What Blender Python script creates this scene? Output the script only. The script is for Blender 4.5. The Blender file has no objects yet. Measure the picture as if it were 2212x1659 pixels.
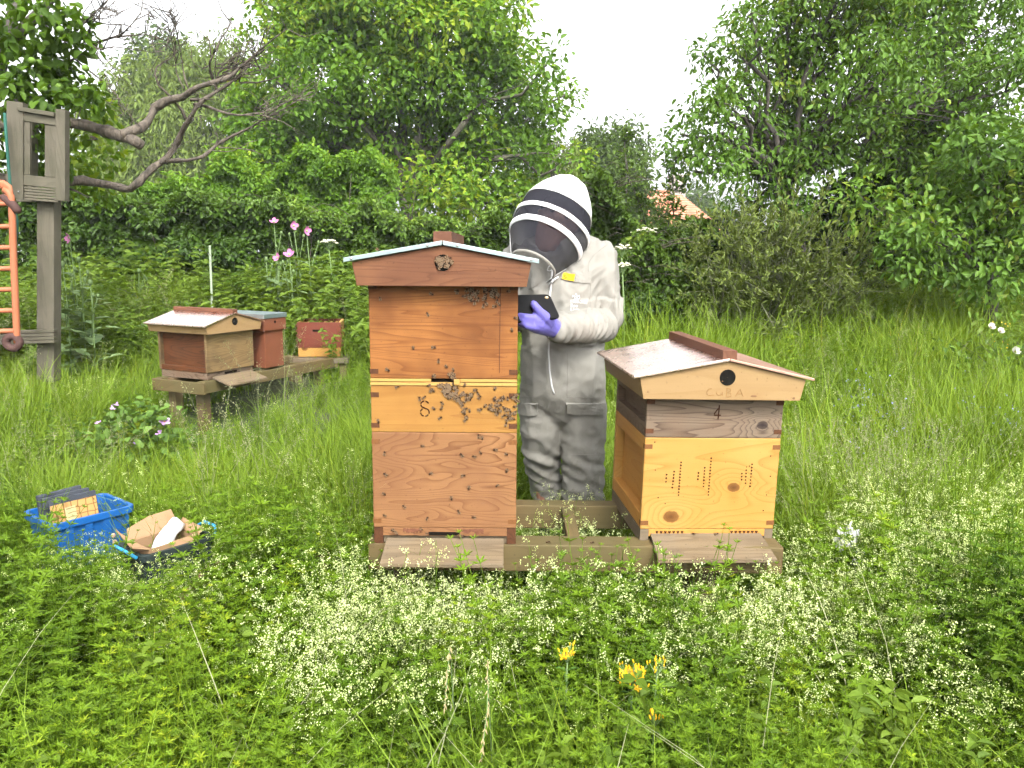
import bpy, bmesh, math, random
import numpy as np
from mathutils import Vector, Matrix, noise as mnoise
from mathutils.bvhtree import BVHTree
R = math.radians
rng = np.random.default_rng(7)
random.seed(7)
scene = bpy.context.scene
COL = scene.collection

# ------------------------------------------------------------------ camera
CAM_H, PITCH, ROLL, FPX = 1.40, 9.5, 0.6, 1670.0      # picture measured on a 2212 x 1659 grid
cam_data = bpy.data.cameras.new('camera')
cam_data.sensor_width = 36.0
cam_data.lens = 36.0 * FPX / 2212.0
cam_data.clip_start, cam_data.clip_end = 0.05, 2000.0
cam = bpy.data.objects.new('camera', cam_data)
CAM_ROT = Matrix.Rotation(R(90.0 - PITCH), 4, 'X') @ Matrix.Rotation(R(ROLL), 4, 'Z')
cam.matrix_world = Matrix.Translation((0, 0, CAM_H)) @ CAM_ROT
COL.objects.link(cam)
scene.camera = cam

# ------------------------------------------------------------------ sky, sun, exposure
SUN_EL, SUN_AZ = 48.0, 165.0          # soft sun behind thin cloud, high, behind the camera and to the right
world = bpy.data.worlds.new('World'); scene.world = world; world.use_nodes = True
wn = world.node_tree.nodes; wl = world.node_tree.links
for n_ in list(wn): wn.remove(n_)
sky = wn.new('ShaderNodeTexSky'); sky.sky_type = 'NISHITA'; sky.sun_disc = False
sky.sun_elevation = R(SUN_EL); sky.sun_rotation = R(SUN_AZ)
sky.air_density = 1.0; sky.dust_density = 6.0; sky.ozone_density = 0.6
hsv = wn.new('ShaderNodeHueSaturation'); hsv.inputs['Saturation'].default_value = 0.10   # overcast: white cloud, hardly any blue
bg = wn.new('ShaderNodeBackground'); bg.inputs['Strength'].default_value = 0.15
wo = wn.new('ShaderNodeOutputWorld')
wl.new(sky.outputs[0], hsv.inputs['Color']); wl.new(hsv.outputs[0], bg.inputs[0]); wl.new(bg.outputs[0], wo.inputs[0])
sun_data = bpy.data.lights.new('sun', 'SUN'); sun_data.energy = 1.1; sun_data.angle = R(14); sun_data.color = (1.0, 0.95, 0.84)
sun = bpy.data.objects.new('sun', sun_data); COL.objects.link(sun)
_az, _el = R(SUN_AZ), R(SUN_EL)
sun_dir = Vector((math.sin(_az) * math.cos(_el), math.cos(_az) * math.cos(_el), math.sin(_el)))
sun.rotation_euler = sun_dir.to_track_quat('Z', 'Y').to_euler()
vs = scene.view_settings
vs.view_transform = 'Standard'; vs.look = 'None'; vs.exposure = 2.08; vs.gamma = 1.0; vs.use_curve_mapping = False
cy = scene.cycles
cy.use_denoising = True
cy.max_bounces = 5; cy.diffuse_bounces = 2; cy.glossy_bounces = 2; cy.transmission_bounces = 3
cy.transparent_max_bounces = 8; cy.volume_bounces = 1
cy.sample_clamp_indirect = 6.0
cy.use_adaptive_sampling = True; cy.adaptive_threshold = 0.04; cy.adaptive_min_samples = 16

# ------------------------------------------------------------------ measuring helpers
def ray(px, py):
    d = CAM_ROT.to_3x3() @ Vector(((px - 1106.0) / FPX, -(py - 829.5) / FPX, -1.0))
    return d
CAM_P = Vector((0, 0, CAM_H))
def at_y(px, py, Y):
    d = ray(px, py); return CAM_P + d * (Y / d.y)
def at_z(px, py, Z):
    d = ray(px, py); return CAM_P + d * ((Z - CAM_H) / d.z)
def at_d(px, py, depth):
    return CAM_P + ray(px, py) * depth
def sstep(a, b, x):
    t = np.clip((np.asarray(x, float) - a) / (b - a), 0, 1); return t * t * (3 - 2 * t)
def gz(x, y):
    """height of the ground: level round the front hives, rising into a low bank behind"""
    x = np.asarray(x, float); y = np.asarray(y, float)
    return 0.42 * sstep(3.6, 8.5, y) + 0.025 * np.sin(x * 2.3 + 1) * np.sin(y * 1.9) * sstep(60, 20, np.abs(y)) \
        + 0.12 * sstep(3.0, 7.0, x) * sstep(2.5, 6, y)
def G(x, y): return float(gz(x, y))

# ------------------------------------------------------------------ object helpers
def tag(o, label=None, cat=None, group=None, kind=None):
    if label: o['label'] = label
    if cat: o['category'] = cat
    if group: o['group'] = group
    if kind: o['kind'] = kind
    return o
def thing(name, label, cat, loc=(0, 0, 0), rot=(0, 0, 0), group=None):
    o = bpy.data.objects.new(name, None); COL.objects.link(o)
    o.empty_display_size = 0.05
    o.location = loc; o.rotation_euler = rot
    return tag(o, label, cat, group)

class MB:
    def __init__(self): self.v = []; self.f = []; self.m = []
    def add(self, verts, faces, mi=0, M=None):
        b = len(self.v)
        self.v += [tuple(M @ Vector(p)) for p in verts] if M is not None else [tuple(p) for p in verts]
        self.f += [tuple(b + i for i in f) for f in faces]; self.m += [mi] * len(faces)
        return self
    def box(self, x0, x1, y0, y1, z0, z1, mi=0, M=None):
        v = [(x0,y0,z0),(x1,y0,z0),(x1,y1,z0),(x0,y1,z0),(x0,y0,z1),(x1,y0,z1),(x1,y1,z1),(x0,y1,z1)]
        return self.add(v, [(0,3,2,1),(4,5,6,7),(0,1,5,4),(1,2,6,5),(2,3,7,6),(3,0,4,7)], mi, M)
    def loft(self, rings, cap0=True, cap1=True, mi=0):
        n = len(rings[0]); b = len(self.v)
        for r in rings: self.v += [tuple(p) for p in r]
        for k in range(len(rings) - 1):
            for i in range(n):
                j = (i + 1) % n
                self.f.append((b + k*n + i, b + k*n + j, b + (k+1)*n + j, b + (k+1)*n + i)); self.m.append(mi)
        if cap0: self.f.append(tuple(b + i for i in reversed(range(n)))); self.m.append(mi)
        if cap1: self.f.append(tuple(b + (len(rings)-1)*n + i for i in range(n))); self.m.append(mi)
        return self
    def tube(self, pts, rad, n=8, cap=True, mi=0, flat=None):
        pts = [Vector(p) for p in pts]
        if not hasattr(rad, '__len__'): rad = [rad] * len(pts)
        rings = []; ref = None
        for k, p in enumerate(pts):
            t = (pts[min(k+1, len(pts)-1)] - pts[max(k-1, 0)])
            if t.length < 1e-9: t = Vector((0, 0, 1))
            t.normalize()
            if ref is None:
                ref = Vector((0, 0, 1)) if abs(t.z) < 0.9 else Vector((1, 0, 0))
            a = (ref - t * ref.dot(t)); a.normalize(); ref = a; c = t.cross(a)
            r = rad[k]
            rings.append([p + a * (math.cos(2*math.pi*i/n) * r) + c * (math.sin(2*math.pi*i/n) * r * (flat or 1)) for i in range(n)])
        return self.loft(rings, cap, cap, mi)
    def prism(self, poly, y0, y1, mi=0, M=None):
        """poly: (x, z) outline, counter-clockwise seen from -y; extruded from y0 to y1"""
        n = len(poly)
        v = [(p[0], y0, p[1]) for p in poly] + [(p[0], y1, p[1]) for p in poly]
        f = [tuple(range(n)), tuple(reversed(range(n, 2*n)))] + [(i, i + n, (i+1) % n + n, (i+1) % n) for i in range(n)]
        return self.add(v, f, mi, M)
    def ellipsoid(self, c, r, M=None, nu=10, nv=7, mi=0):
        v = [(c[0], c[1], c[2] + r[2])]; f = []
        for i in range(1, nv):
            t = math.pi * i / nv
            for j in range(nu):
                u = 2 * math.pi * j / nu
                v.append((c[0] + r[0]*math.sin(t)*math.cos(u), c[1] + r[1]*math.sin(t)*math.sin(u), c[2] + r[2]*math.cos(t)))
        v.append((c[0], c[1], c[2] - r[2]))
        for j in range(nu): f.append((0, 1 + j, 1 + (j+1) % nu))
        for i in range(nv - 2):
            for j in range(nu):
                a = 1 + i*nu + j; b = 1 + i*nu + (j+1) % nu
                f.append((a, a + nu, b + nu, b))
        last = len(v) - 1; o = 1 + (nv-2)*nu
        for j in range(nu): f.append((o + j, last, o + (j+1) % nu))
        return self.add(v, f, mi, M)
    def mesh(self, name, mats, smooth=False):
        me = bpy.data.meshes.new(name); me.from_pydata(self.v, [], self.f)
        for mt in (mats if isinstance(mats, (list, tuple)) else [mats]): me.materials.append(mt)
        me.polygons.foreach_set('material_index', self.m)
        if smooth: me.polygons.foreach_set('use_smooth', [True] * len(self.f))
        me.update(); return me
    def build(self, name, mats, parent=None, smooth=False, bevel=0, seg=2, loc=None, rot=None):
        o = bpy.data.objects.new(name, self.mesh(name, mats, smooth)); COL.objects.link(o)
        if parent: o.parent = parent
        if loc is not None: o.location = loc
        if rot is not None: o.rotation_euler = rot
        if bevel:
            b = o.modifiers.new('bevel', 'BEVEL'); b.width = bevel; b.segments = seg; b.limit_method = 'ANGLE'; b.angle_limit = R(40)
        return o
def link_mesh(name, me, parent=None, loc=None, rot=None, scale=None):
    o = bpy.data.objects.new(name, me); COL.objects.link(o)
    if parent: o.parent = parent
    if loc is not None: o.location = loc
    if rot is not None: o.rotation_euler = rot
    if scale is not None: o.scale = scale
    return o

# ------------------------------------------------------------------ materials
ALB = 0.60       # all measured colours were read from the exposed picture; this brings them to real reflectances
def alb(c, k=1.0): return tuple(x * ALB * k for x in c)
def new_mat(name):
    m = bpy.data.materials.new(name); m.use_nodes = True
    nt = m.node_tree; b = nt.nodes['Principled BSDF']
    return m, nt, b
class NT:
    """little wrapper to wire nodes quickly"""
    def __init__(self, nt): self.nt = nt
    def n(self, typ, **kw):
        x = self.nt.nodes.new(typ)
        for k, v in kw.items(): setattr(x, k, v)
        return x
    def set(self, sock, v):
        if isinstance(v, bpy.types.NodeSocket): self.nt.links.new(v, sock)
        elif v is not None: sock.default_value = v
    def math(self, op, a, b=None, clamp=False):
        x = self.n('ShaderNodeMath', operation=op, use_clamp=clamp); self.set(x.inputs[0], a)
        if b is not None: self.set(x.inputs[1], b)
        return x.outputs[0]
    def vmath(self, op, a, b=None):
        x = self.n('ShaderNodeVectorMath', operation=op); self.set(x.inputs[0], a)
        if b is not None: self.set(x.inputs[1], b)
        return x
    def noise(self, vec, scale, detail=2, rough=0.5, dist=0.0):
        x = self.n('ShaderNodeTexNoise'); self.set(x.inputs['Vector'], vec)
        x.inputs['Scale'].default_value = scale; x.inputs['Detail'].default_value = detail
        x.inputs['Roughness'].default_value = rough; x.inputs['Distortion'].default_value = dist
        return x.outputs['Fac']
    def ramp(self, fac, stops, interp='LINEAR'):
        x = self.n('ShaderNodeValToRGB'); x.color_ramp.interpolation = interp
        e = x.color_ramp.elements
        while len(e) < len(stops): e.new(0.5)
        for k, (p, c) in enumerate(stops):
            e[k].position = p; e[k].color = (c, c, c, 1) if not hasattr(c, '__len__') else (*c, 1)
        self.set(x.inputs[0], fac); return x.outputs[0]
    def mix(self, fac, a, b, blend='MIX'):
        x = self.n('ShaderNodeMix', data_type='RGBA', blend_type=blend)
        self.set(x.inputs[0], fac)
        for s, v in ((x.inputs[6], a), (x.inputs[7], b)):
            self.set(s, v if isinstance(v, bpy.types.NodeSocket) else (*v, 1))
        return x.outputs[2]
    def bump(self, h, strength, dist=0.01):
        x = self.n('ShaderNodeBump'); x.inputs['Strength'].default_value = strength; x.inputs['Distance'].default_value = dist
        self.set(x.inputs['Height'], h); return x.outputs[0]
    def objco(self): return self.n('ShaderNodeTexCoord').outputs['Object']
    def mapv(self, vec, scale, loc=(0, 0, 0), rot=(0, 0, 0)):
        x = self.n('ShaderNodeMapping'); self.set(x.inputs['Vector'], vec)
        x.inputs['Scale'].default_value = scale; x.inputs['Location'].default_value = loc; x.inputs['Rotation'].default_value = rot
        return x.outputs[0]

def wood(name, light, dark, rings=9.0, stretch=(1.3, 9.0, 9.0), line=0.8, knots=(), seed=0.0, rough=0.62,
         stain=None, stain_amt=0.4, stain_scale=3.0, fibre=0.35, fine=True, bumpy=0.25, spec=0.14):
    """grain runs along the axis with the smallest stretch; knots: (x, z, r) on a face seen from the front"""
    light, dark = alb(light, 0.70), alb(dark, 0.66); stain = alb(stain, 0.66) if stain is not None else None
    m, nt, b = new_mat(name); t = NT(nt)
    co = t.objco()
    v = t.mapv(co, stretch, (seed * 3.7, seed * 1.3, seed * 2.1))
    fld = t.math('MULTIPLY', t.noise(v, 1.0, 2.2, 0.42, 0.35), rings * 1.7)
    kmask = None
    for (kx, kz, kr) in knots:
        s = t.vmath('SUBTRACT', co, (kx, 0, kz)).outputs[0]
        s = t.vmath('MULTIPLY', s, (0.75 / kr, 0.0, 1.0 / kr)).outputs[0]
        d = t.vmath('LENGTH', s).outputs['Value']
        g = t.math('POWER', 2.718, t.math('MULTIPLY', t.math('MULTIPLY', d, d), -0.10))
        fld = t.math('ADD', fld, t.math('MULTIPLY', g, 5.0))
        wob = t.math('ADD', d, t.math('MULTIPLY', t.noise(co, 60, 2), 0.35))
        k = t.ramp(t.math('SUBTRACT', wob, 0.17), [(0.0, 1.0), (0.80, 0.75), (0.98, 0.0)])
        kmask = k if kmask is None else t.math('MAXIMUM', kmask, k)
    fr = t.math('FRACT', fld)
    ln = t.ramp(fr, [(0.0, 0.10), (0.55, 0.16), (0.86, 0.70), (0.95, 1.0), (1.0, 0.10)])
    fib = t.noise(t.mapv(co, tuple(4.0 if s == min(stretch) else 170.0 for s in stretch)), 1.0, 2, 0.6)
    big = t.noise(t.mapv(co, tuple(max(0.6, s * 0.25) for s in stretch), (seed, 0, seed)), 1.5, 2, 0.5)
    fac = t.math('MULTIPLY', ln, t.math('MULTIPLY', t.math('ADD', big, 0.25), line), clamp=True)
    c = t.mix(fac, light, dark)
    c = t.mix(t.math('MULTIPLY', fib, fibre), c, tuple(x * 0.45 for x in dark), 'MIX')
    c = t.mix(t.math('MULTIPLY', t.math('SUBTRACT', big, 0.35, clamp=True), 0.9), c, dark)
    if stain is not None:
        sm = t.ramp(t.noise(t.mapv(co, (1, 1, 1), (seed * 5, 2, 1)), stain_scale, 3, 0.6), [(0.38, 0.0), (0.66, 1.0)])
        c = t.mix(t.math('MULTIPLY', sm, stain_amt), c, stain)
    speck = t.ramp(t.noise(co, 95.0, 1, 0.5), [(0.70, 0.0), (0.76, 1.0)])
    c = t.mix(t.math('MULTIPLY', speck, 0.35), c, tuple(x * 0.3 for x in dark))
    if kmask is not None: c = t.mix(t.math('MULTIPLY', kmask, 0.95), c, (dark[0] * 0.30, dark[1] * 0.22, dark[2] * 0.35))
    nt.links.new(c, b.inputs['Base Color'])
    b.inputs['Roughness'].default_value = rough; b.inputs['Specular IOR Level'].default_value = spec
    nt.links.new(t.bump(t.math('ADD', t.math('MULTIPLY', fib, 0.6), t.math('MULTIPLY', ln, 0.4)), bumpy, 0.002), b.inputs['Normal'])
    return m

def plain(name, col, rough=0.6, metal=0.0, spec=0.16, var=0.15, scale=20.0, bumpy=0.0, bscale=200.0):
    if metal < 0.5: col = alb(col)
    m, nt, b = new_mat(name); t = NT(nt); co = t.objco()
    c = t.mix(t.math('MULTIPLY', t.noise(co, scale, 3, 0.6), 1.0), tuple(min(1, x * (1 + var)) for x in col), tuple(x * (1 - var) for x in col))
    nt.links.new(c, b.inputs['Base Color'])
    b.inputs['Roughness'].default_value = rough; b.inputs['Metallic'].default_value = metal
    b.inputs['Specular IOR Level'].default_value = spec
    if bumpy: nt.links.new(t.bump(t.noise(co, bscale, 2), bumpy, 0.002), b.inputs['Normal'])
    return m

def leaf_mat(name, c1, c2, c3=None, trans=0.35, rough=0.55, spec=0.16, use='tone', warm=None):
    """leaf colour between c1 and c2 by each leaf's own tone (face attribute) or each plant's random number"""
    lf = (lambda c: alb(c)) if warm is False else lambda c: (c[0] * ALB * (1.30 if use == 'rand' else 1.10), c[1] * ALB * 1.02, c[2] * ALB * 0.58)
    c1, c2 = lf(c1), lf(c2); c3 = lf(c3) if c3 else None
    m, nt, b = new_mat(name); t = NT(nt)
    if use == 'tone':
        a = t.n('ShaderNodeAttribute'); a.attribute_name = 'tone'; tone = a.outputs['Fac']
    else:
        tone = t.n('ShaderNodeObjectInfo').outputs['Random']
        a = t.n('ShaderNodeAttribute'); a.attribute_name = 'tone'
        oi = t.n('ShaderNodeObjectInfo')     # plants of one patch share a tint
        pn = t.math('MULTIPLY', t.math('SUBTRACT', t.noise(oi.outputs['Location'], 1.7, 3, 0.6), 0.5), 1.5)
        tone = t.math('ADD', t.math('ADD', t.math('MULTIPLY', tone, 0.45), pn), t.math('ADD', t.math('MULTIPLY', a.outputs['Fac'], 0.4), 0.05))
    stops = [(0.0, c1), (0.8, c2)] + ([(1.0, c3)] if c3 else [])
    c = t.ramp(tone, stops)
    geo = t.n('ShaderNodeNewGeometry')
    c2_ = t.mix(t.math('MULTIPLY', geo.outputs['Backfacing'], 0.30), c, tuple(min(1, x * 1.25 + 0.015) for x in c2))
    nt.links.new(c2_, b.inputs['Base Color'])
    b.inputs['Roughness'].default_value = rough; b.inputs['Specular IOR Level'].default_value = spec
    tr = t.n('ShaderNodeBsdfTranslucent')
    tc = t.mix(1.0, c, (1.25, 1.15, 0.45), 'MULTIPLY'); nt.links.new(tc, tr.inputs[0])
    ms = t.n('ShaderNodeMixShader'); ms.inputs[0].default_value = trans
    nt.links.new(b.outputs[0], ms.inputs[1]); nt.links.new(tr.outputs[0], ms.inputs[2])
    nt.links.new(ms.outputs[0], nt.nodes['Material Output'].inputs[0])
    return m

def bark_mat(name, c1, c2, scale=18.0, moss=None):
    c1, c2 = alb(c1), alb(c2); moss = alb(moss) if moss else None
    m, nt, b = new_mat(name); t = NT(nt); co = t.objco()
    n1 = t.noise(t.mapv(co, (1, 1, 0.3)), scale, 4, 0.65, 0.5)
    c = t.ramp(n1, [(0.30, c1), (0.70, c2)])
    if moss: c = t.mix(t.ramp(t.noise(co, 5, 3), [(0.45, 0.0), (0.65, 0.7)]), c, moss)
    nt.links.new(c, b.inputs['Base Color']); b.inputs['Roughness'].default_value = 0.85
    nt.links.new(t.bump(n1, 0.7, 0.02), b.inputs['Normal'])
    return m

# ------------------------------------------------------------------ ground
def make_ground():
    m, nt, b = new_mat('soil'); t = NT(nt); co = t.objco()
    n1 = t.noise(co, 14, 5, 0.65); n2 = t.noise(co, 1.3, 3, 0.6)
    soil = t.ramp(n1, [(0.3, (0.018, 0.013, 0.008)), (0.7, (0.050, 0.036, 0.022))])
    moss = t.ramp(n1, [(0.3, (0.018, 0.033, 0.006)), (0.7, (0.045, 0.072, 0.015))])
    c = t.mix(t.ramp(n2, [(0.35, 0.25), (0.6, 0.9)]), soil, moss)
    nt.links.new(c, b.inputs['Base Color']); b.inputs['Roughness'].default_value = 0.95
    nt.links.new(t.bump(n1, 0.8, 0.03), b.inputs['Normal'])
    xs = np.unique(np.concatenate([np.linspace(-12, 12, 97), np.array([-600, -200, -80, -40, -22, -16, 16, 22, 40, 80, 200, 600.])]))
    ys = np.unique(np.concatenate([np.linspace(-4, 16, 81), np.array([-600, -200, -60, -20, -9, 20, 28, 40, 60, 100, 200, 600.])]))
    X, Y = np.meshgrid(xs, ys); Z = gz(X, Y)
    v = np.stack([X.ravel(), Y.ravel(), Z.ravel()], 1).tolist(); nx = len(xs)
    f = [(j*nx + i, j*nx + i + 1, (j+1)*nx + i + 1, (j+1)*nx + i) for j in range(len(ys)-1) for i in range(nx-1)]
    mb = MB(); mb.add(v, f); o = mb.build('ground', m, smooth=True)
    tag(o, 'dark earth and moss under the long meadow plants', 'ground', kind='structure')
make_ground()

# ------------------------------------------------------------------ leaves and trees
def unit(a): return a / np.maximum(np.linalg.norm(a, axis=-1, keepdims=True), 1e-9)
def leaf_arrays(P, D, N, L, W, fold=0.22, curl=0.18, shape='oval'):
    D = unit(D); S = unit(np.cross(N, D)); N = np.cross(D, S)
    L = np.asarray(L, float).reshape(-1, 1) * np.ones((len(P), 1)); W = np.asarray(W, float).reshape(-1, 1) * np.ones((len(P), 1))
    if shape == 'oval':
        lift = N * W * fold
        V = np.stack([P, P + D*L*0.33 + S*W*0.5 + lift, P + D*L*0.70 + S*W*0.40 + lift - N*L*curl*0.4, P + D*L - N*L*curl,
                      P + D*L*0.70 - S*W*0.40 + lift - N*L*curl*0.4, P + D*L*0.33 - S*W*0.5 + lift], 1)
        F = np.array([[0, 3, 2, 1], [0, 5, 4, 3]])
    else:
        lift = N * W * fold
        V = np.stack([P, P + D*L*0.5 + S*W*0.5 + lift, P + D*L - N*L*curl, P + D*L*0.5 - S*W*0.5 + lift], 1)
        F = np.array([[0, 2, 1, 1], [0, 3, 2, 2]])
    return V, F
def quads_mesh(name, V, F, tone, mat, tri=False):
    """V: (n, k, 3) points per leaf, F: (q, 4) local faces, tone: per leaf"""
    n, k, _ = V.shape; q = len(F)
    me = bpy.data.meshes.new(name)
    me.vertices.add(n * k); me.vertices.foreach_set('co', V.reshape(-1).astype(np.float32))
    nv = 3 if tri else 4
    idx = (np.arange(n)[:, None, None] * k + F[None, :, :nv]).reshape(-1)
    me.loops.add(len(idx)); me.loops.foreach_set('vertex_index', idx.astype(np.int32))
    me.polygons.add(n * q); me.polygons.foreach_set('loop_start', (np.arange(n * q) * nv).astype(np.int32))
    me.update(calc_edges=True)
    at = me.attributes.new('tone', 'FLOAT', 'FACE'); at.data.foreach_set('value', np.repeat(np.clip(tone, 0, 1), q).astype(np.float32))
    me.materials.append(mat)
    return me
def leaf_object(name, P, D, N, L, W, tone, mat, parent=None, shape='oval', fold=0.22, curl=0.18):
    V, F = leaf_arrays(P, D, N, L, W, fold, curl, shape)
    return link_mesh(name, quads_mesh(name, V, F, tone, mat, tri=(shape != 'oval')), parent)
def rnd_dir(n): return unit(rng.normal(size=(n, 3)))
def clusters_to_leaves(C, rad, per, Lm, droop=0.25, up=0.75, lw=0.5, star=False):
    K = len(C); n = K * per
    c = np.repeat(C, per, 0); r = np.repeat(np.asarray(rad, float) * np.ones(K), per)[:, None]
    o = rnd_dir(n) * (rng.random((n, 1)) ** 0.45)
    P = c + o * r
    D = unit(o * 0.8 + rng.normal(size=(n, 3)) * 0.5 + np.array([0, 0, -droop]))
    N = unit(np.array([0, -0.15, up]) + rng.normal(size=(n, 3)) * 0.45 + o * 0.35)
    L = Lm * (0.65 + 0.6 * rng.random(n)); W = L * lw * (0.8 + 0.4 * rng.random(n))
    return P, D, N, L, W
def lobes_from_px(lst, Y, yj=1.0):
    out = []
    for l in lst:
        px, py, r = l[:3]; yy = Y + (l[3] if len(l) > 3 else rng.uniform(-yj, yj))
        p = at_y(px, py, yy); s = r / FPX * yy
        out.append((p.x, p.y, p.z, s))
    return out
def lobe_clusters(lobes, dens, inner=0.35):
    C, own = [], []
    for i, (x, y, z, r) in enumerate(lobes):
        k = max(3, int(dens * r * r))
        d = rnd_dir(k); rr = r * (inner + (1 - inner) * rng.random((k, 1)) ** 0.5)
        C.append(np.array([x, y, z]) + d * rr * np.array([1, 1, 0.85])); own += [i] * k
    return np.concatenate(C), np.array(own)
def wander(a, b, n, amp):
    a = Vector(a); b = Vector(b); pts = [a]
    for k in range(1, n):
        t = k / n
        pts.append(a.lerp(b, t) + Vector(rng.normal(size=3) * amp * math.sin(math.pi * t)))
    return pts + [b]
def branch(mb, pts, r0, r1, n=6):
    k = len(pts); mb.tube(pts, [r0 + (r1 - r0) * i / (k - 1) for i in range(k)], n)
def make_tree(name, label, base, fork, lobes, dens, per, crad, leaf, bark, leafm, r0=0.16, cat='tree', group=None, lw=0.5,
              droop=0.25, up=0.75, shape='oval', twigs=0.35, tone=(0.0, 0.9), lobe_tone=0.35, inner=0.35, limb_r=0.4):
    t = thing(name, label, cat, tuple(base), group=group); B = Vector(base)
    C, own = lobe_clusters(lobes, dens, inner)
    mb = MB(); F = Vector(fork)
    branch(mb, [v - B for v in wander(B - Vector((0, 0, 0.15)), F, 5, r0 * 0.5)], r0 * 1.25, r0 * 0.8, 10)
    ends = []
    for (x, y, z, r) in lobes:
        e = Vector((x, y, z)); mid = F.lerp(e, 0.5) + Vector((0, 0, 0.12 * (e - F).length))
        p = [F - B] + [v - B for v in wander(F.lerp(mid, 0.5), mid, 2, 0.05 * (e - F).length)] + [v - B for v in wander(mid, e, 3, 0.04 * (e - F).length)][1:]
        branch(mb, p, r0 * limb_r, r0 * 0.08, 6); ends.append([q + B for q in p])
    for i in np.nonzero(rng.random(len(C)) < twigs)[0]:
        lim = ends[own[i]]; c = Vector(C[i]); s = lim[int(rng.integers(len(lim) // 2, len(lim)))]
        branch(mb, [v - B for v in wander(s, c, 3, 0.05 * (c - s).length)], r0 * 0.07, r0 * 0.02, 3)
    mb.build('trunk', bark, t, smooth=True)
    P, D, N, L, W = clusters_to_leaves(C, crad, per, leaf, droop, up, lw)
    lt = rng.random(len(lobes)) * lobe_tone; ct = rng.random(len(C)) * 0.35
    tn = tone[0] + (tone[1] - tone[0]) * (np.repeat(lt[own] + ct, per) + 0.45 * rng.random(len(P)))
    o = leaf_object('crown', P - np.array(B), D, N, L, W, tn, leafm, t, shape); o['kind'] = 'stuff'
    return t, mb

BARK_OAK = bark_mat('oak_bark', (0.045, 0.038, 0.030), (0.15, 0.13, 0.10), 14, (0.07, 0.085, 0.03))
BARK_DARK = bark_mat('dark_bark', (0.025, 0.020, 0.016), (0.09, 0.075, 0.06), 16)
BARK_DEAD = bark_mat('weathered_dead_bark', (0.030, 0.022, 0.016), (0.175, 0.140, 0.105), 30)
L_OAK = leaf_mat('oak_leaf', (0.062, 0.160, 0.028), (0.165, 0.345, 0.052), (0.33, 0.48, 0.066), trans=0.45)
L_WILLOW = leaf_mat('willow_leaf', (0.10, 0.17, 0.060), (0.19, 0.29, 0.095), trans=0.35)
L_FAR = leaf_mat('far_tree_leaf', (0.035, 0.075, 0.022), (0.09, 0.165, 0.040), trans=0.3)
L_APPLE = leaf_mat('apple_leaf', (0.045, 0.105, 0.018), (0.12, 0.25, 0.028), (0.26, 0.40, 0.04), trans=0.45)
L_PEAR = leaf_mat('pear_leaf', (0.055, 0.140, 0.034), (0.140, 0.285, 0.062), (0.26, 0.36, 0.08), trans=0.38, rough=0.45)
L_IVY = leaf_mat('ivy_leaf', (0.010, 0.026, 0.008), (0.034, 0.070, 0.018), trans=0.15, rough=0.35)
L_HEDGE = leaf_mat('hedge_leaf', (0.038, 0.090, 0.022), (0.125, 0.240, 0.050), (0.24, 0.37, 0.075), trans=0.3, rough=0.42)
L_BRAMBLE = leaf_mat('bramble_leaf', (0.030, 0.070, 0.016), (0.085, 0.165, 0.030), (0.17, 0.26, 0.05), trans=0.32, rough=0.45)

def pxy(px, Y): return (px - 1106.0) / FPX * Y * 1.014
# oak in the middle of the picture
oak_lobes = lobes_from_px([(600,40,70),(690,60,100),(800,40,120),(930,40,130),(1050,70,95),(1090,150,75),(1180,140,34),(1222,205,24),(1150,250,62),
    (1040,210,110),(930,170,105),(800,190,85),(690,190,110),(590,170,75),(570,270,75),(650,300,100),(770,330,95),(880,320,110),(1000,320,110),(1100,330,85),
    (1160,330,32),(540,380,75),(640,400,85),(770,420,85),(960,420,90),(1060,430,80),(840,-60,160),(660,-60,120),(1010,-60,120),(580,450,70),(1120,450,55),(1235,350,26)], 15.5, 1.0)
make_tree('oak_tree', 'large spreading oak with fresh green leaves behind the hedge', (pxy(880, 15.5), 15.5, G(-2, 15.5)), at_y(882, 425, 15.5), oak_lobes,
          56, 36, 0.32, 0.130, BARK_OAK, L_OAK, r0=0.22, lw=0.55, tone=(0.0, 1.0), limb_r=0.34, twigs=0.5, lobe_tone=0.5)
# hazy willow far behind on the left, with a taller crown beyond it
wl_ = lobes_from_px([(240,260,70),(300,200,70),(370,190,80),(450,180,80),(520,220,80),(600,260,70),(220,340,80),(320,300,100),(430,290,110),(540,320,100),
    (260,420,90),(380,400,110),(500,410,110),(620,400,90),(180,420,70),(660,330,70),(480,130,50)], 30, 1.5)
make_tree('willow_tree', 'pale misty willow behind the bare branches', (pxy(400, 30), 30, 0.42), at_y(400, 430, 30), wl_, 17, 52, 0.75, 0.26, BARK_OAK, L_WILLOW,
          r0=0.35, lw=0.28, droop=0.9, up=0.3, twigs=0.1, lobe_tone=0.4)
wl2 = lobes_from_px([(340,120,45),(380,140,50),(310,160,50),(360,190,60),(420,170,50)], 44, 1.5)
make_tree('poplar_tree', 'tall blue-grey far crown rising over the misty willow', (pxy(360, 44), 44, 0.42), at_y(360, 330, 44), wl2, 12, 50, 0.9, 0.30, BARK_OAK, L_FAR,
          r0=0.35, lw=0.5, twigs=0.1)
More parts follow.
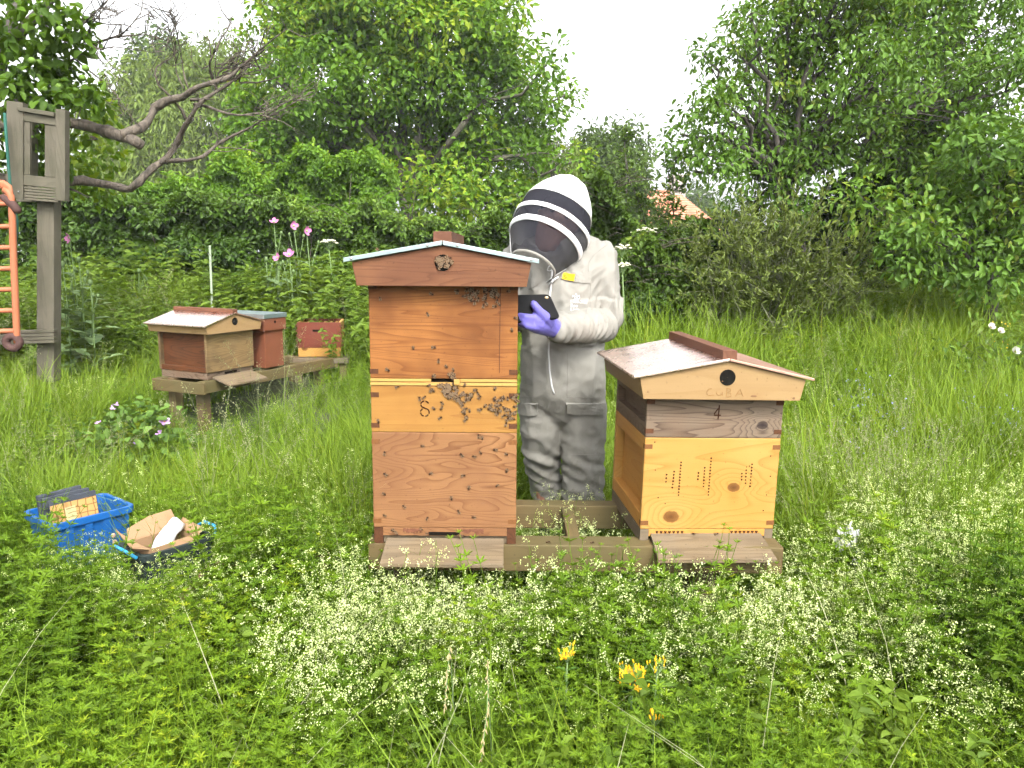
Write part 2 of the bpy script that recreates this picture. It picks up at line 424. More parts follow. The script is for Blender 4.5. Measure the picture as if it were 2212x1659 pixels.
# round tree right of the beekeeper's head
mt = lobes_from_px([(1290,320,50),(1345,310,45),(1375,350,38),(1260,360,50),(1320,380,65),(1370,410,45),(1270,430,60),(1340,450,60),(1230,400,40),(1230,470,60),(1400,470,40)], 27, 1.2)
make_tree('round_tree', 'dark round leafy tree just right of the white hood', (pxy(1320, 27), 27, 0.42), at_y(1320, 440, 27), mt, 34, 40, 0.5, 0.19, BARK_DARK, L_FAR, r0=0.25, twigs=0.2)
ft = lobes_from_px([(1500,420,32),(1530,445,32),(1475,455,30),(1555,470,30),(1510,480,40)], 58, 1.5)
make_tree('distant_tree', 'blue distant tree beside the red roof', (pxy(1510, 58), 58, 0.42), at_y(1510, 480, 58), ft, 7, 60, 1.0, 0.36, BARK_DARK, L_FAR, r0=0.3, twigs=0.1)

# weeping tree: hanging strands behind the hood
def weeping_tree():
    Y = 20.0; base = Vector((pxy(1190, Y), Y, 0.42))
    t = thing('weeping_tree', 'weeping tree with pale hanging strands behind the white hood', 'tree', tuple(base))
    mb = MB(); top = at_y(1175, 275, Y)
    branch(mb, [v - base for v in wander(base, top, 6, 0.12)], 0.16, 0.03, 8)
    Ps, Ds = [], []
    for k in range(120):
        px = rng.uniform(1120, 1270); py = rng.uniform(285, 430) if px < 1245 else rng.uniform(395, 440)
        a = at_y(px, py, Y + rng.uniform(-0.8, 0.8)); ln = rng.uniform(0.7, 1.7)
        s = base.lerp(top, rng.uniform(0.5, 1.0))
        p = wander(s, a, 3, 0.1) + [a + Vector((rng.normal() * 0.05, 0, -ln * q)) for q in (0.5, 1.0)]
        branch(mb, [v - base for v in p], 0.018, 0.004, 3)
        u = rng.random(46)
        pp = np.array(a)[None] + np.stack([rng.normal(size=46) * 0.05, rng.normal(size=46) * 0.05, -ln * u], 1)
        Ps.append(pp); Ds.append(np.stack([rng.normal(size=46) * 0.35, rng.normal(size=46) * 0.35, -np.ones(46)], 1))
    mb.build('trunk', BARK_OAK, t, smooth=True)
    P = np.concatenate(Ps); D = np.concatenate(Ds)
    o = leaf_object('crown', P - np.array(base), D, rnd_dir(len(P)), 0.12, 0.035, 0.4 + 0.6 * rng.random(len(P)), L_WILLOW, t); o['kind'] = 'stuff'
weeping_tree()

# pear tree, ivy clad tree and shrub on the right
pear = lobes_from_px([(1700,60,110),(1820,40,130),(1960,60,130),(2100,60,130),(1690,170,95),(1590,110,50),(1600,200,60),(1545,215,45),(1500,230,32),(1540,300,60),(1470,290,38),
    (1460,340,32),(1600,290,70),(1690,290,90),(1790,190,120),(1900,180,120),(2040,190,140),(2170,200,130),(1580,360,65),(1660,370,70),(1760,330,85),(1850,300,80),(1520,120,26),
    (1620,30,40),(1500,370,30),(1720,420,70),(1630,440,50),(1830,-80,170),(2060,-80,180),(1930,330,80)], 8.2, 0.6)
make_tree('pear_tree', 'tall pear tree with loose olive leaves against the white sky', (pxy(1700, 8.4), 8.4, G(3, 8.4)), at_y(1690, 400, 8.3), pear,
          125, 36, 0.20, 0.069, BARK_DARK, L_PEAR, r0=0.13, lw=0.48, droop=0.5, up=0.6, limb_r=0.28, twigs=0.6, lobe_tone=0.45, tone=(0.0, 0.95))
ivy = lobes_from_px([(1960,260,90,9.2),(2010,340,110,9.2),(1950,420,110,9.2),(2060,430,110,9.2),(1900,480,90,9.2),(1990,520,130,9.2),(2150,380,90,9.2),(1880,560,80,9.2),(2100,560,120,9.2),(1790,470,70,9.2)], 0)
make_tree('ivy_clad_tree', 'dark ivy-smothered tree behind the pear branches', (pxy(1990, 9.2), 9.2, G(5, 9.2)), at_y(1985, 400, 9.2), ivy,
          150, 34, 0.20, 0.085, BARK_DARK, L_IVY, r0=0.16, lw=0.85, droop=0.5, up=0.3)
shr = lobes_from_px([(2060,390,60),(2140,340,90),(2200,440,110),(2100,470,90),(2010,480,70),(1940,470,60),(2180,550,90),(2060,540,80),(1960,540,60),(2240,330,90),(2150,610,60),(1880,440,55)], 6.9, 0.4)
make_tree('leaning_shrub', 'olive green shrub leaning over the dark hollow', (pxy(2150, 7.2), 7.2, G(4.5, 7.2)), at_y(2140, 600, 7.1), shr,
          210, 22, 0.20, 0.075, BARK_DARK, L_PEAR, r0=0.06, lw=0.5, droop=0.35, cat='shrub', twigs=0.7, tone=(0.05, 1.0))
# young sapling stems in front of the house
def sapling(px0, py0, px1, py1, Y, n, label, lf=0.05):
    a = at_y(px0, py0, Y); a.z = G(a.x, Y); b = at_y(px1, py1, Y + 0.2)
    t = thing('sapling', label, 'sapling', tuple(a)); mb = MB(); Ps, Ds = [], []
    st = wander(a, b, 7, 0.06); branch(mb, [v - a for v in st], 0.02, 0.004, 6)
    for k in range(n):
        u = rng.uniform(0.25, 1.0); s = st[min(6, int(u * 7))].lerp(st[min(7, int(u * 7) + 1)], (u * 7) % 1)
        d = Vector(rnd_dir(1)[0]); d.z = abs(d.z) * 0.6; e = s + d * rng.uniform(0.12, 0.35) * (1.25 - u * 0.7)
        branch(mb, [v - a for v in wander(s, e, 2, 0.02)], 0.005, 0.002, 3)
        q = rng.random(16)[:, None]; Ps.append(np.array(s) * (1 - q) + np.array(e) * q + rng.normal(size=(16, 3)) * 0.012)
        Ds.append(unit(np.array(d)[None] + rng.normal(size=(16, 3)) * 0.7))
    mb.build('stem', BARK_DARK, t, smooth=True)
    P = np.concatenate(Ps); D = np.concatenate(Ds)
    o = leaf_object('foliage', P - np.array(a), D, unit(rng.normal(size=P.shape) * 0.5 + np.array([0, 0, 0.8])), lf * (0.7 + 0.6 * rng.random(len(P))), lf * 0.5,
                    rng.random(len(P)), L_HEDGE, t); o['kind'] = 'stuff'
sapling(1455, 600, 1462, 330, 8.6, 60, 'thin sapling standing upright in front of the red roof')
sapling(1470, 560, 1350, 330, 9.2, 60, 'slanting hawthorn shoot crossing left of the red roof', 0.045)
sapling(1390, 560, 1345, 275, 10.5, 55, 'feathery shoot rising above the round tree', 0.05)

# hedges and bushes: leafy banks
STEM = bark_mat('hedge_stem', (0.03, 0.024, 0.016), (0.10, 0.08, 0.05), 20)
def bank(name, label, cat, x0, x1, Y, depth, top, nleaf, leaf, mat, lw=0.55, tone=(0, 1), zbot=None, bumps=0.16, seed=0, arch=0, wall=None):
    """leaf bank between x0 and x1 (metres) whose front stands at Y; top: function x -> z"""
    cx = 0.5 * (x0 + x1); base = (cx, Y + depth * 0.5, G(cx, Y + depth * 0.5))
    t = thing(name, label, cat, base); B = np.array(base)
    n = nleaf; x = rng.uniform(x0, x1, n); tp = top(x)
    zb = gz(x, np.full(n, Y)) if zbot is None else zbot
    u = rng.random(n); w = rng.random(n)
    lump = bumps * np.array([2.6 * mnoise.noise(Vector((a * 1.5 + seed * 7, c * 2.6, seed))) + 1.6 * mnoise.noise(Vector((a * 4.2, c * 6.0 + seed * 3, seed * 2))) for a, c in zip(x.tolist(), u.tolist())])
    ontop = rng.random(n) < 0.28
    z = np.where(ontop, tp + lump * 0.6 - 0.12 * w ** 2, zb + (tp - zb) * u + 0.02)
    yf = Y + lump * 0.9 + 0.35 * (u ** 2) * (1 - ontop)
    y = np.where(ontop, Y + depth * rng.random(n), yf + 0.30 * w ** 2)
    P = np.stack([x, y, z], 1)
    outw = np.where(ontop[:, None], np.array([0, -0.15, 0.8]), np.array([0, -0.55, 0.55]))
    N = unit(outw + rng.normal(size=(n, 3)) * 0.42)
    D = unit(rng.normal(size=(n, 3)) * 0.8 + np.array([0, -0.35, -0.25]))
    L = leaf * (0.6 + 0.7 * rng.random(n))
    patch = 0.5 + 2.2 * lump / max(bumps, 0.01) * 0.2
    tn = tone[0] + (tone[1] - tone[0]) * (0.40 * patch + 0.55 * rng.random(n) ** 1.3)
    o = leaf_object('foliage', P - B, D, N, L, L * lw, tn, mat, t); o['kind'] = 'stuff'
    mb = MB()
    for k in range(int((x1 - x0) * 7)):
        xx = rng.uniform(x0, x1); yy = Y + rng.uniform(0.15, depth); g = G(xx, yy); tt = float(top(np.array([xx]))[0])
        branch(mb, [v - Vector(base) for v in wander((xx, yy, g - 0.05), (xx + rng.normal() * 0.3, yy + rng.normal() * 0.15, g + (tt - g) * rng.uniform(0.6, 0.97)), 4, 0.08)], 0.016, 0.004, 4)
    for k in range(arch):
        xx = rng.uniform(x0, x1); tt = float(top(np.array([xx]))[0]); d = rng.choice([-1, 1]) * rng.uniform(0.2, 0.6); h = rng.uniform(0.08, 0.30)
        branch(mb, [Vector((xx + d * q, Y + 0.2 - 0.25 * q, tt - 0.1 + h * math.sin(q * 2.2))) - Vector(base) for q in (0, 0.25, 0.5, 0.75, 1.0)], 0.006, 0.002, 4)
    mb.build('stem', STEM, t, smooth=True)['kind'] = 'stuff'
    return t
def pxtop(pts, Y):
    xs = [at_y(p[0], p[1], Y).x for p in pts]; zs = [at_y(p[0], p[1], Y).z for p in pts]
    return lambda x: np.interp(x, xs, zs) + np.array([0.34 * mnoise.noise(Vector((a * 1.3, Y, 0))) + 0.22 * mnoise.noise(Vector((a * 3.7, Y, 4))) for a in np.atleast_1d(x).tolist()])
bank('dark_hedge', 'dense dark hedge behind the poppies and copper-roofed hive', 'hedge', pxy(-160, 10.4), pxy(600, 10.4), 10.4, 1.0,
     pxtop([(-200, 430), (120, 440), (250, 425), (330, 440), (450, 440), (600, 430)], 10.4), 52000, 0.085, L_HEDGE, tone=(0.0, 0.62), arch=20)
bank('clipped_hedge', 'bright leafy hedge behind the tall hive roof', 'hedge', pxy(590, 10.8), pxy(1140, 10.8), 10.8, 1.0,
     pxtop([(580, 440), (680, 455), (800, 470), (900, 490), (1000, 480), (1140, 470)], 10.8), 48000, 0.075, L_HEDGE, tone=(0.12, 0.95), seed=2, arch=16)
bank('elder_bush', 'light green bush between the dark hedge and oak trunk', 'bush', pxy(300, 12.0), pxy(840, 12.0), 12.2, 1.2,
     pxtop([(290, 430), (380, 395), (480, 360), (560, 380), (640, 330), (720, 360), (790, 340), (850, 440)], 12.2), 42000, 0.085, L_OAK, tone=(0.25, 0.95), seed=4, zbot=1.5, bumps=0.2)
bank('bramble_bush', 'green bramble bank beside the right arm of the beekeeper suit', 'bush', pxy(1270, 7.6), pxy(1530, 7.6), 7.6, 1.2,
     pxtop([(1260, 470), (1310, 450), (1350, 490), (1390, 540), (1450, 545), (1530, 520)], 7.6), 30000, 0.060, L_BRAMBLE, tone=(0.05, 0.9), seed=6, arch=24)
bank('far_bush', 'pale yellow-green bush under the red roof', 'bush', pxy(1190, 13), pxy(1640, 13), 13.0, 1.2,
     pxtop([(1180, 440), (1260, 455), (1340, 460), (1390, 515), (1470, 520), (1560, 510), (1640, 490)], 13), 26000, 0.075, L_OAK, tone=(0.2, 0.9), seed=8)
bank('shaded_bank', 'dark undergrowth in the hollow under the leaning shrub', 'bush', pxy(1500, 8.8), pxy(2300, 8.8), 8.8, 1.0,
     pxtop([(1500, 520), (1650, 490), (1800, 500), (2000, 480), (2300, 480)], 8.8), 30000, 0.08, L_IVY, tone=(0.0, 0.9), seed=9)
bank('nettle_bank', 'fresh green nettles crowding behind the beekeeper sleeve', 'bush', pxy(1300, 6.9), pxy(1520, 6.9), 6.9, 0.8,
     pxtop([(1290, 560), (1340, 548), (1390, 560), (1440, 575), (1520, 600)], 6.9), 15000, 0.055, L_BRAMBLE, tone=(0.1, 0.95), seed=11, arch=10)
# twiggy grey bush
def twig_bush():
    Y = 7.0; base = Vector((pxy(1640, Y), Y, G(2.3, Y)))
    t = thing('twiggy_bush', 'half-bare bush of thin grey-green twigs in front of the pear tree', 'bush', tuple(base)); mb = MB()
    mt = bark_mat('grey_twig', (0.07, 0.080, 0.035), (0.20, 0.21, 0.11), 12)
    Ps, Ds = [], []
    for k in range(95):
        px = rng.uniform(1490, 1880); py = rng.uniform(465, 620) + abs(px - 1690) * 0.12
        e = at_y(px, py, Y + rng.uniform(-0.5, 0.5)); s = base + Vector((rng.normal() * 0.35, rng.normal() * 0.2, 0.1))
        st = wander(s, e, 6, 0.10); branch(mb, [v - base for v in st], 0.009, 0.002, 4)
        for q in range(7):
            i = int(rng.integers(2, 7)); a = st[i]; d = (e - s).normalized() * 0.7 + Vector(rnd_dir(1)[0]) * 0.75; b2 = a + d * rng.uniform(0.12, 0.42)
            branch(mb, [v - base for v in wander(a, b2, 3, 0.025)], 0.0035, 0.0012, 3)
            m = 30; w = rng.random(m)[:, None]; Ps.append(np.array(a) * (1 - w) + np.array(b2) * w + rng.normal(size=(m, 3)) * 0.01)
            Ds.append(unit(np.array(d)[None] + rng.normal(size=(m, 3)) * 0.6))
    mb.build('twig', mt, t, smooth=True)
    P = np.concatenate(Ps); D = np.concatenate(Ds)
    o = leaf_object('foliage', P - np.array(base), D, rnd_dir(len(P)), 0.046 * (0.5 + rng.random(len(P))), 0.019, rng.random(len(P)) * 0.7,
                    leaf_mat('grey_twig_leaf', (0.07, 0.115, 0.035), (0.18, 0.25, 0.085), trans=0.3), t); o['kind'] = 'stuff'
twig_bush()

# apple tree on the left with dead limbs
def apple_tree():
    Y = 6.2; base = Vector((pxy(-75, Y), Y, G(-4, Y)))
    t = thing('apple_tree', 'old apple tree with two long dead limbs reaching over the hives', 'tree', tuple(base))
    z = lambda zx, zy, dy=0.0: at_y(zx * 0.304, zy * 0.304, Y + dy)
    live = MB(); fork = at_y(-45, 330, Y)
    branch(live, [v - base for v in wander(base, fork, 5, 0.04)], 0.15, 0.10, 10)
    for path, r in (([(-148,1085),(-80,700),(20,330),(60,200),(110,60),(160,-60)], 0.085), ([(20,330),(140,230),(290,80),(370,-10),(420,-80)], 0.055), ([(30,330),(130,360),(260,430),(420,470),(560,500)], 0.03),
                    ([(300,60),(320,230),(360,310)], 0.035), ([(10,800),(120,720),(330,690),(480,620)], 0.035)):
        p = [z(a, b, 0.05 * k) - base for k, (a, b) in enumerate(path)]; branch(live, p, r, r * 0.35, 7)
    live.build('trunk', BARK_DARK, t, smooth=True)
    dead = MB(); twl = []
    limbs = [([(-160,900),(200,870),(440,890),(600,902),(800,945),(900,975),(960,1015),(990,1040)], 0.062, 0.050, 0.0),
             ([(880,960),(960,905),(1020,850),(1090,760),(1180,725),(1300,705),(1380,655),(1480,600),(1560,555),(1640,520),(1700,480),(1780,420),(1860,350),(1960,270)], 0.050, 0.006, 0.0),
             ([(-170,1250),(200,1295),(470,1290),(600,1270),(700,1283),(850,1322),(930,1352),(1000,1320),(1040,1270),(1100,1195),(1190,1120),(1240,1040),(1285,960),(1335,870),(1400,770),(1470,705),(1540,650),(1620,610),(1700,560),(1740,480),(1800,410),(1900,350)], 0.050, 0.006, 0.15),
             ([(1180,1150),(1260,1150),(1335,1145),(1450,1112),(1510,1060),(1560,1010),(1700,940),(1790,900),(1860,860),(2000,790),(2150,700),(2230,640)], 0.024, 0.003, 0.15),
             ([(1315,860),(1290,790),(1230,700),(1140,620),(1112,550),(1115,495),(1180,430),(1260,360),(1380,260)], 0.016, 0.003, 0.1),
             ([(1540,650),(1520,590),(1500,500),(1500,430),(1545,340),(1580,260),(1640,165)], 0.017, 0.004, 0.12),
             ([(1350,640),(1300,470),(1260,300),(1240,180),(1200,80)], 0.008, 0.002, 0.0), ([(1320,640),(1260,520),(1230,380),(1200,230),(1185,130)], 0.007, 0.002, 0.0),
             ([(1380,750),(1480,760),(1600,790),(1700,812),(1850,805),(1960,770),(2110,700)], 0.017, 0.003, 0.05),
             ([(1360,720),(1450,712),(1530,705)], 0.016, 0.004, 0.0),
             ([(480,300),(560,320),(640,335),(690,345),(740,350)], 0.016, 0.008, 0.1), ([(640,335),(760,290),(860,240),(900,210),(960,150),(1070,95)], 0.014, 0.003, 0.1),
             ([(650,340),(640,250),(650,180),(700,110),(760,20)], 0.013, 0.004, 0.1), ([(420,480),(530,410),(640,350)], 0.013, 0.010, 0.1),
             ([(780,270),(920,240),(1030,250),(1120,290),(1200,300)], 0.009, 0.002, 0.05), ([(560,250),(470,290),(400,300)], 0.011, 0.006, 0.05),
             ([(420,340),(520,250),(620,150),(700,60),(770,-10)], 0.012, 0.006, 0.05), ([(520,410),(620,490),(720,560),(800,640),(860,720),(930,830)], 0.010, 0.002, 0.0),
             ([(500,860),(480,780),(460,690)], 0.005, 0.002, 0), ([(520,860),(535,760),(560,680)], 0.005, 0.002, 0), ([(540,860),(570,780),(575,690)], 0.005, 0.002, 0), ([(480,860),(470,760),(500,680)], 0.004, 0.002, 0),
             ([(640,975),(690,990),(620,1000)], 0.012, 0.004, -0.05), ([(480,1340),(560,1360),(640,1390)], 0.014, 0.005, 0.1),
             ([(1560,1040),(1640,1050),(1780,1070),(1860,1100)], 0.008, 0.003, 0.1), ([(1700,600),(1830,605),(1930,580),(2010,550)], 0.009, 0.003, 0.1)]
    for path, r0_, r1_, dy in limbs:
        p = [z(a, b, dy + 0.10 * math.sin(k * 0.9 + r0_ * 90)) for k, (a, b) in enumerate(path)]
        k = len(p); p = [Vector(v) for v in np.stack([np.interp(np.linspace(0, k - 1, (k - 1) * 5 + 1), range(k), [v[j] for v in p]) for j in range(3)], 1)]; k = len(p)
        p = [v + Vector((mnoise.noise(v * 3.1), mnoise.noise(v * 3.1 + Vector((9, 0, 0))), mnoise.noise(v * 3.1 + Vector((0, 9, 0))))) * min(0.045, 0.02 + r0_ * 0.5) for v in p]
        rad = [0.80 * (r0_ + (r1_ - r0_) * i / (k - 1)) * (1 + 0.35 * mnoise.noise(p[i] * 9.0)) for i in range(k)]
        dead.tube([v - base for v in p], rad, 9 if r0_ > 0.02 else 5)
        if r0_ < 0.06 and len(path) > 4:
            nt_ = int(10 if r0_ > 0.02 else 7)
            for q in range(nt_):
                u = rng.uniform(0.35, 1.0) * (k - 1); i = min(int(u), k - 2); s = p[i].lerp(p[i+1], u - i)
                d = (p[i+1] - p[i]).normalized() + Vector(rnd_dir(1)[0]) * 0.9 + Vector((0, 0, 0.15)); e = s + d.normalized() * rng.uniform(0.12, 0.5)
                st = wander(s, e, 4, 0.03); dead.tube([v - base for v in st], [0.005, 0.004, 0.003, 0.0025, 0.0015], 4)
                for w in range(3):
                    a = st[int(rng.integers(1, 4))]; dead.tube([v - base for v in wander(a, a + Vector(rnd_dir(1)[0]) * rng.uniform(0.05, 0.16), 2, 0.015)], [0.003, 0.002, 0.001], 3)
    # fan of fine twigs at the end of the upper limb
    for q in range(20):
        s = z(rng.uniform(1500, 1760), rng.uniform(430, 590), 0.1); e = z(rng.uniform(1760, 2080), rng.uniform(230, 470), rng.uniform(-0.2, 0.4))
        dead.tube([v - base for v in wander(s, e, 5, 0.05)], [0.006, 0.005, 0.004, 0.003, 0.002, 0.001], 4)
    for q in range(15):
        s = z(rng.uniform(1800, 2000), rng.uniform(760, 880), 0.1); e = z(rng.uniform(1960, 2220), rng.uniform(480, 720), rng.uniform(-0.2, 0.4))
        dead.tube([v - base for v in wander(s, e, 5, 0.05)], [0.004, 0.004, 0.003, 0.002, 0.002, 0.001], 4)
    dead.build('dead_limb', BARK_DEAD, t, smooth=True)
    lob = lobes_from_px([(20,30,60),(90,40,60),(150,50,45),(60,110,60),(120,120,55),(30,170,55),(100,180,55),(150,185,38),(185,215,20),(60,215,40),(175,60,25),(10,90,50),(130,220,25),(15,250,50),(5,330,45),(20,400,40),(10,470,35),(85,300,38),(95,360,36),(60,330,30)], Y, 0.35)
    C, own = lobe_clusters(lob, 125, 0.2)
    P, D, N, L, W = clusters_to_leaves(C, 0.13, 22, 0.085, 0.4, 0.6, 0.62)
    o = leaf_object('crown', P - np.array(base), D, N, L, W, 0.75 * rng.random(len(P)), L_APPLE, t); o['kind'] = 'stuff'
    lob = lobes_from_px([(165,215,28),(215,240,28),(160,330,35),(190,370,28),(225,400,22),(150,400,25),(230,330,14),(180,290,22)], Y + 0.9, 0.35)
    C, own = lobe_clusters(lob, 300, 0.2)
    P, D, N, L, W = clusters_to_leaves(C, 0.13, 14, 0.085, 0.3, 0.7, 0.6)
    o = leaf_object('yellow_green_sprays', P - np.array(base), D, N, L, W, 0.6 + 0.4 * rng.random(len(P)), L_APPLE, t); o['kind'] = 'stuff'; o.name = 'low_foliage'  # low sprays get lighter, yellow-green leaf tones than the crown
    ap = plain('green_apple', (0.15, 0.26, 0.04), 0.5, var=0.25, scale=9)
    am = MB().ellipsoid((0, 0, 0), (0.026, 0.026, 0.024), nu=10, nv=8).mesh('apple', ap, True)
    for k in range(9):
        q = at_y(rng.uniform(60, 195), rng.uniform(30, 200), Y - rng.uniform(0.1, 0.45)); link_mesh('apple', am, t, q - base)
apple_tree()

# house behind the garden
def house():
    Y = 40.0; a = at_y(1375, 405, Y); b = at_y(1480, 405, Y); base = Vector((0.5 * (a.x + b.x), Y, 0.42))
    t = thing('house', 'brick house with steep red tiled roof and chimney beyond the bushes', 'house', tuple(base), (0, 0, 0))
    zr = a.z - base.z; ze = at_y(1430, 498, Y).z - base.z; w = 4.2
    brick = plain('pale_brick', (0.42, 0.38, 0.34), 0.85, var=0.2, scale=3)
    MB().box(-1.2 - w * 0.55, 2.05, 0.0, 7.0, 0, ze + 0.1).build('wall', brick, t)
    mt_, nt, bb = new_mat('red_roof_tile'); q = NT(nt); co = q.objco()
    n1 = q.noise(co, 3.0, 4, 0.7); nt.links.new(q.ramp(n1, [(0.3, (0.26, 0.085, 0.045)), (0.7, (0.42, 0.17, 0.10))]), bb.inputs['Base Color']); bb.inputs['Roughness'].default_value = 0.85
    rm = MB(); xr = 2.35; yr = 2.6; n = 16
    rm.add([(-3.6, -0.3, ze), (xr + 0.9, -0.3, ze), (xr - 0.95, yr, zr), (-3.6, yr, zr), (-3.6, 6.4, ze), (xr + 0.9, 6.4, ze)], [(0, 1, 2, 3), (3, 2, 5, 4), (1, 5, 2)])
    roof = rm.build('roof', mt_, t)
    L = math.hypot(yr + 0.3, zr - ze); tm = None
    for k in range(n):
        u0, u1 = k / n, (k + 1.25) / n
        x1a = (xr + 0.9) + (-1.85) * u0; x1b = (xr + 0.9) + (-1.85) * min(1, u1)
        m = MB(); y0 = -0.3 + (yr + 0.3) * u0; y1 = -0.3 + (yr + 0.3) * min(1, u1); z0 = ze + (zr - ze) * u0 + 0.07; z1 = ze + (zr - ze) * min(1, u1) + 0.02
        m.add([(-3.6, y0 - 0.02, z0), (x1a, y0 - 0.02, z0), (x1b, y1, z1), (-3.6, y1, z1), (-3.6, y0 - 0.02, z0 - 0.06), (x1a, y0 - 0.02, z0 - 0.06)], [(0, 1, 2, 3), (4, 5, 1, 0)])
        m.build('tile_course', mt_, roof)
    MB().box(-3.6, xr - 0.9, yr - 0.12, yr + 0.12, zr - 0.02, zr + 0.10).build('ridge_tile', mt_, roof, bevel=0.04)
    MB().box(0.95, 1.75, yr - 0.3, yr + 0.3, zr - 0.4, zr + 0.75).box(0.88, 1.82, yr - 0.37, yr + 0.37, zr + 0.75, zr + 0.9).build('chimney', brick, roof)
    gl = plain('dark_window_glass', (0.03, 0.035, 0.04), 0.1, var=0.0); wf = plain('white_window_frame', (0.7, 0.7, 0.68), 0.5)
    for x in (-2.2, 0.2):
        f = MB().box(x - 0.65, x + 0.65, -0.06, 0.02, 0.9, 2.1).build('window', wf, t)
        for s in (-0.31, 0.31): MB().box(x + s - 0.27, x + s + 0.27, -0.075, -0.062, 0.98, 2.02).build('pane', gl, f)
house()

# ------------------------------------------------------------------ moist air over the garden
def make_haze():
    m = bpy.data.materials.new('moist_air'); m.use_nodes = True; nt = m.node_tree
    for n in list(nt.nodes): nt.nodes.remove(n)
    out = nt.nodes.new('ShaderNodeOutputMaterial'); pv = nt.nodes.new('ShaderNodeVolumePrincipled')
    pv.inputs['Color'].default_value = (0.90, 0.95, 1.0, 1); pv.inputs['Density'].default_value = 0.0011; pv.inputs['Anisotropy'].default_value = 0.2
    nt.links.new(pv.outputs[0], out.inputs['Volume'])
    o = MB().box(-620, 620, -620, 620, -1.2, 14.0).build('haze', m); tag(o, 'thin pale haze that veils the far trees', 'haze', kind='stuff')
make_haze()

# ------------------------------------------------------------------ hives
W_CEDAR = wood('cedar_top_box', (0.54, 0.225, 0.062), (0.235, 0.072, 0.018), rings=13, stretch=(1.0, 3.0, 11.0), seed=1.3, line=1.0, stain=(0.17, 0.055, 0.018), stain_amt=0.75, stain_scale=4)
W_SUPER = wood('honey_super', (0.63, 0.345, 0.090), (0.36, 0.150, 0.034), rings=6, stretch=(0.8, 3, 9), seed=2.7, line=0.7, stain=(0.40, 0.15, 0.035), stain_amt=0.5)
W_BROOD = wood('pale_cedar_brood', (0.58, 0.305, 0.130), (0.225, 0.086, 0.030), rings=15, stretch=(1.5, 3, 8.5), seed=4.4, line=1.05, stain=(0.27, 0.12, 0.055), stain_amt=0.65, stain_scale=3.2)
W_ROOF = wood('reddish_roof_board', (0.38, 0.170, 0.078), (0.135, 0.048, 0.026), rings=9, stretch=(1.0, 3, 12), seed=5.1, line=0.9, stain=(0.14, 0.05, 0.03), stain_amt=0.5)
W_PINE = wood('yellow_pine', (0.76, 0.450, 0.135), (0.52, 0.240, 0.048), rings=7, stretch=(0.8, 3, 8), seed=6.2, line=0.8, fibre=0.15, rough=0.45, stain=(0.62, 0.30, 0.05), stain_amt=0.5,
              knots=[(0.081, 0.181, 0.018), (-0.127, 0.078, 0.023)])
W_PINE2 = wood('orange_pine_side', (0.84, 0.42, 0.105), (0.56, 0.22, 0.042), rings=5, stretch=(3, 0.9, 8), seed=7.2, line=0.5, fibre=0.15, rough=0.5)
W_GREY = wood('weathered_grey_super', (0.42, 0.325, 0.235), (0.075, 0.052, 0.040), rings=12, stretch=(0.9, 3, 13), seed=8.3, line=1.15, fibre=0.5, stain=(0.30, 0.16, 0.085), stain_amt=0.45,
              knots=[(0.163, 0.395, 0.016)], bumpy=0.5)
W_GABLE = wood('pale_gable_board', (0.52, 0.345, 0.165), (0.42, 0.25, 0.105), rings=4, stretch=(0.8, 3, 9), seed=9.1, line=0.5, fibre=0.12, rough=0.5)
W_RIDGE = wood('brown_ridge', (0.30, 0.135, 0.080), (0.14, 0.055, 0.035), rings=5, stretch=(9, 1, 9), seed=9.9, line=0.6)
W_BOARD = wood('weathered_landing_board', (0.36, 0.27, 0.165), (0.150, 0.102, 0.056), rings=7, stretch=(0.8, 8, 9), seed=10.5, line=0.8, stain=(0.20, 0.175, 0.145), stain_amt=0.6, bumpy=0.5)
W_STAND = wood('treated_stand_timber', (0.28, 0.195, 0.088), (0.135, 0.088, 0.036), rings=6, stretch=(0.6, 8, 9), seed=11.5, line=0.7, stain=(0.165, 0.150, 0.065), stain_amt=0.7, stain_scale=2.2)
W_STAND2 = wood('treated_stand_timber_depth', (0.28, 0.195, 0.088), (0.135, 0.088, 0.036), rings=6, stretch=(9, 0.6, 9), seed=12.5, line=0.7, stain=(0.165, 0.150, 0.065), stain_amt=0.7)
W_STANDV = wood('treated_stand_leg', (0.24, 0.155, 0.085), (0.12, 0.072, 0.036), rings=5, stretch=(9, 9, 0.6), seed=13.5, line=0.7, stain=(0.25, 0.24, 0.13), stain_amt=0.6)
W_EKE = wood('fresh_pine_slat', (0.78, 0.48, 0.150), (0.60, 0.30, 0.070), rings=4, stretch=(0.8, 6, 9), seed=14.5, line=0.5, fibre=0.15)
W_JOINT = wood('dark_end_grain', (0.19, 0.075, 0.032), (0.085, 0.034, 0.016), rings=9, stretch=(12, 12, 9), seed=15.5, line=0.9)
W_JOINT2 = wood('end_grain_light', (0.36, 0.155, 0.050), (0.19, 0.075, 0.025), rings=16, stretch=(40, 9, 9), seed=15.9, line=0.9)
DARKGAP = plain('dark_gap', (0.012, 0.009, 0.007), 0.95, spec=0.02, var=0.1)
BURNT = plain('burnt_mark', (0.050, 0.018, 0.008), 0.9, spec=0.03, var=0.3, scale=150)
FAINT = plain('faint_scorched_letter', (0.27, 0.15, 0.055), 0.8, var=0.25, scale=220)
BLACKDISC = plain('vent_mesh_disc', (0.013, 0.012, 0.010), 0.9, spec=0.03, var=0.4, scale=300, bumpy=0.6, bscale=900)
STEEL = plain('screw_steel', (0.30, 0.30, 0.30), 0.4, 0.8, var=0.1)
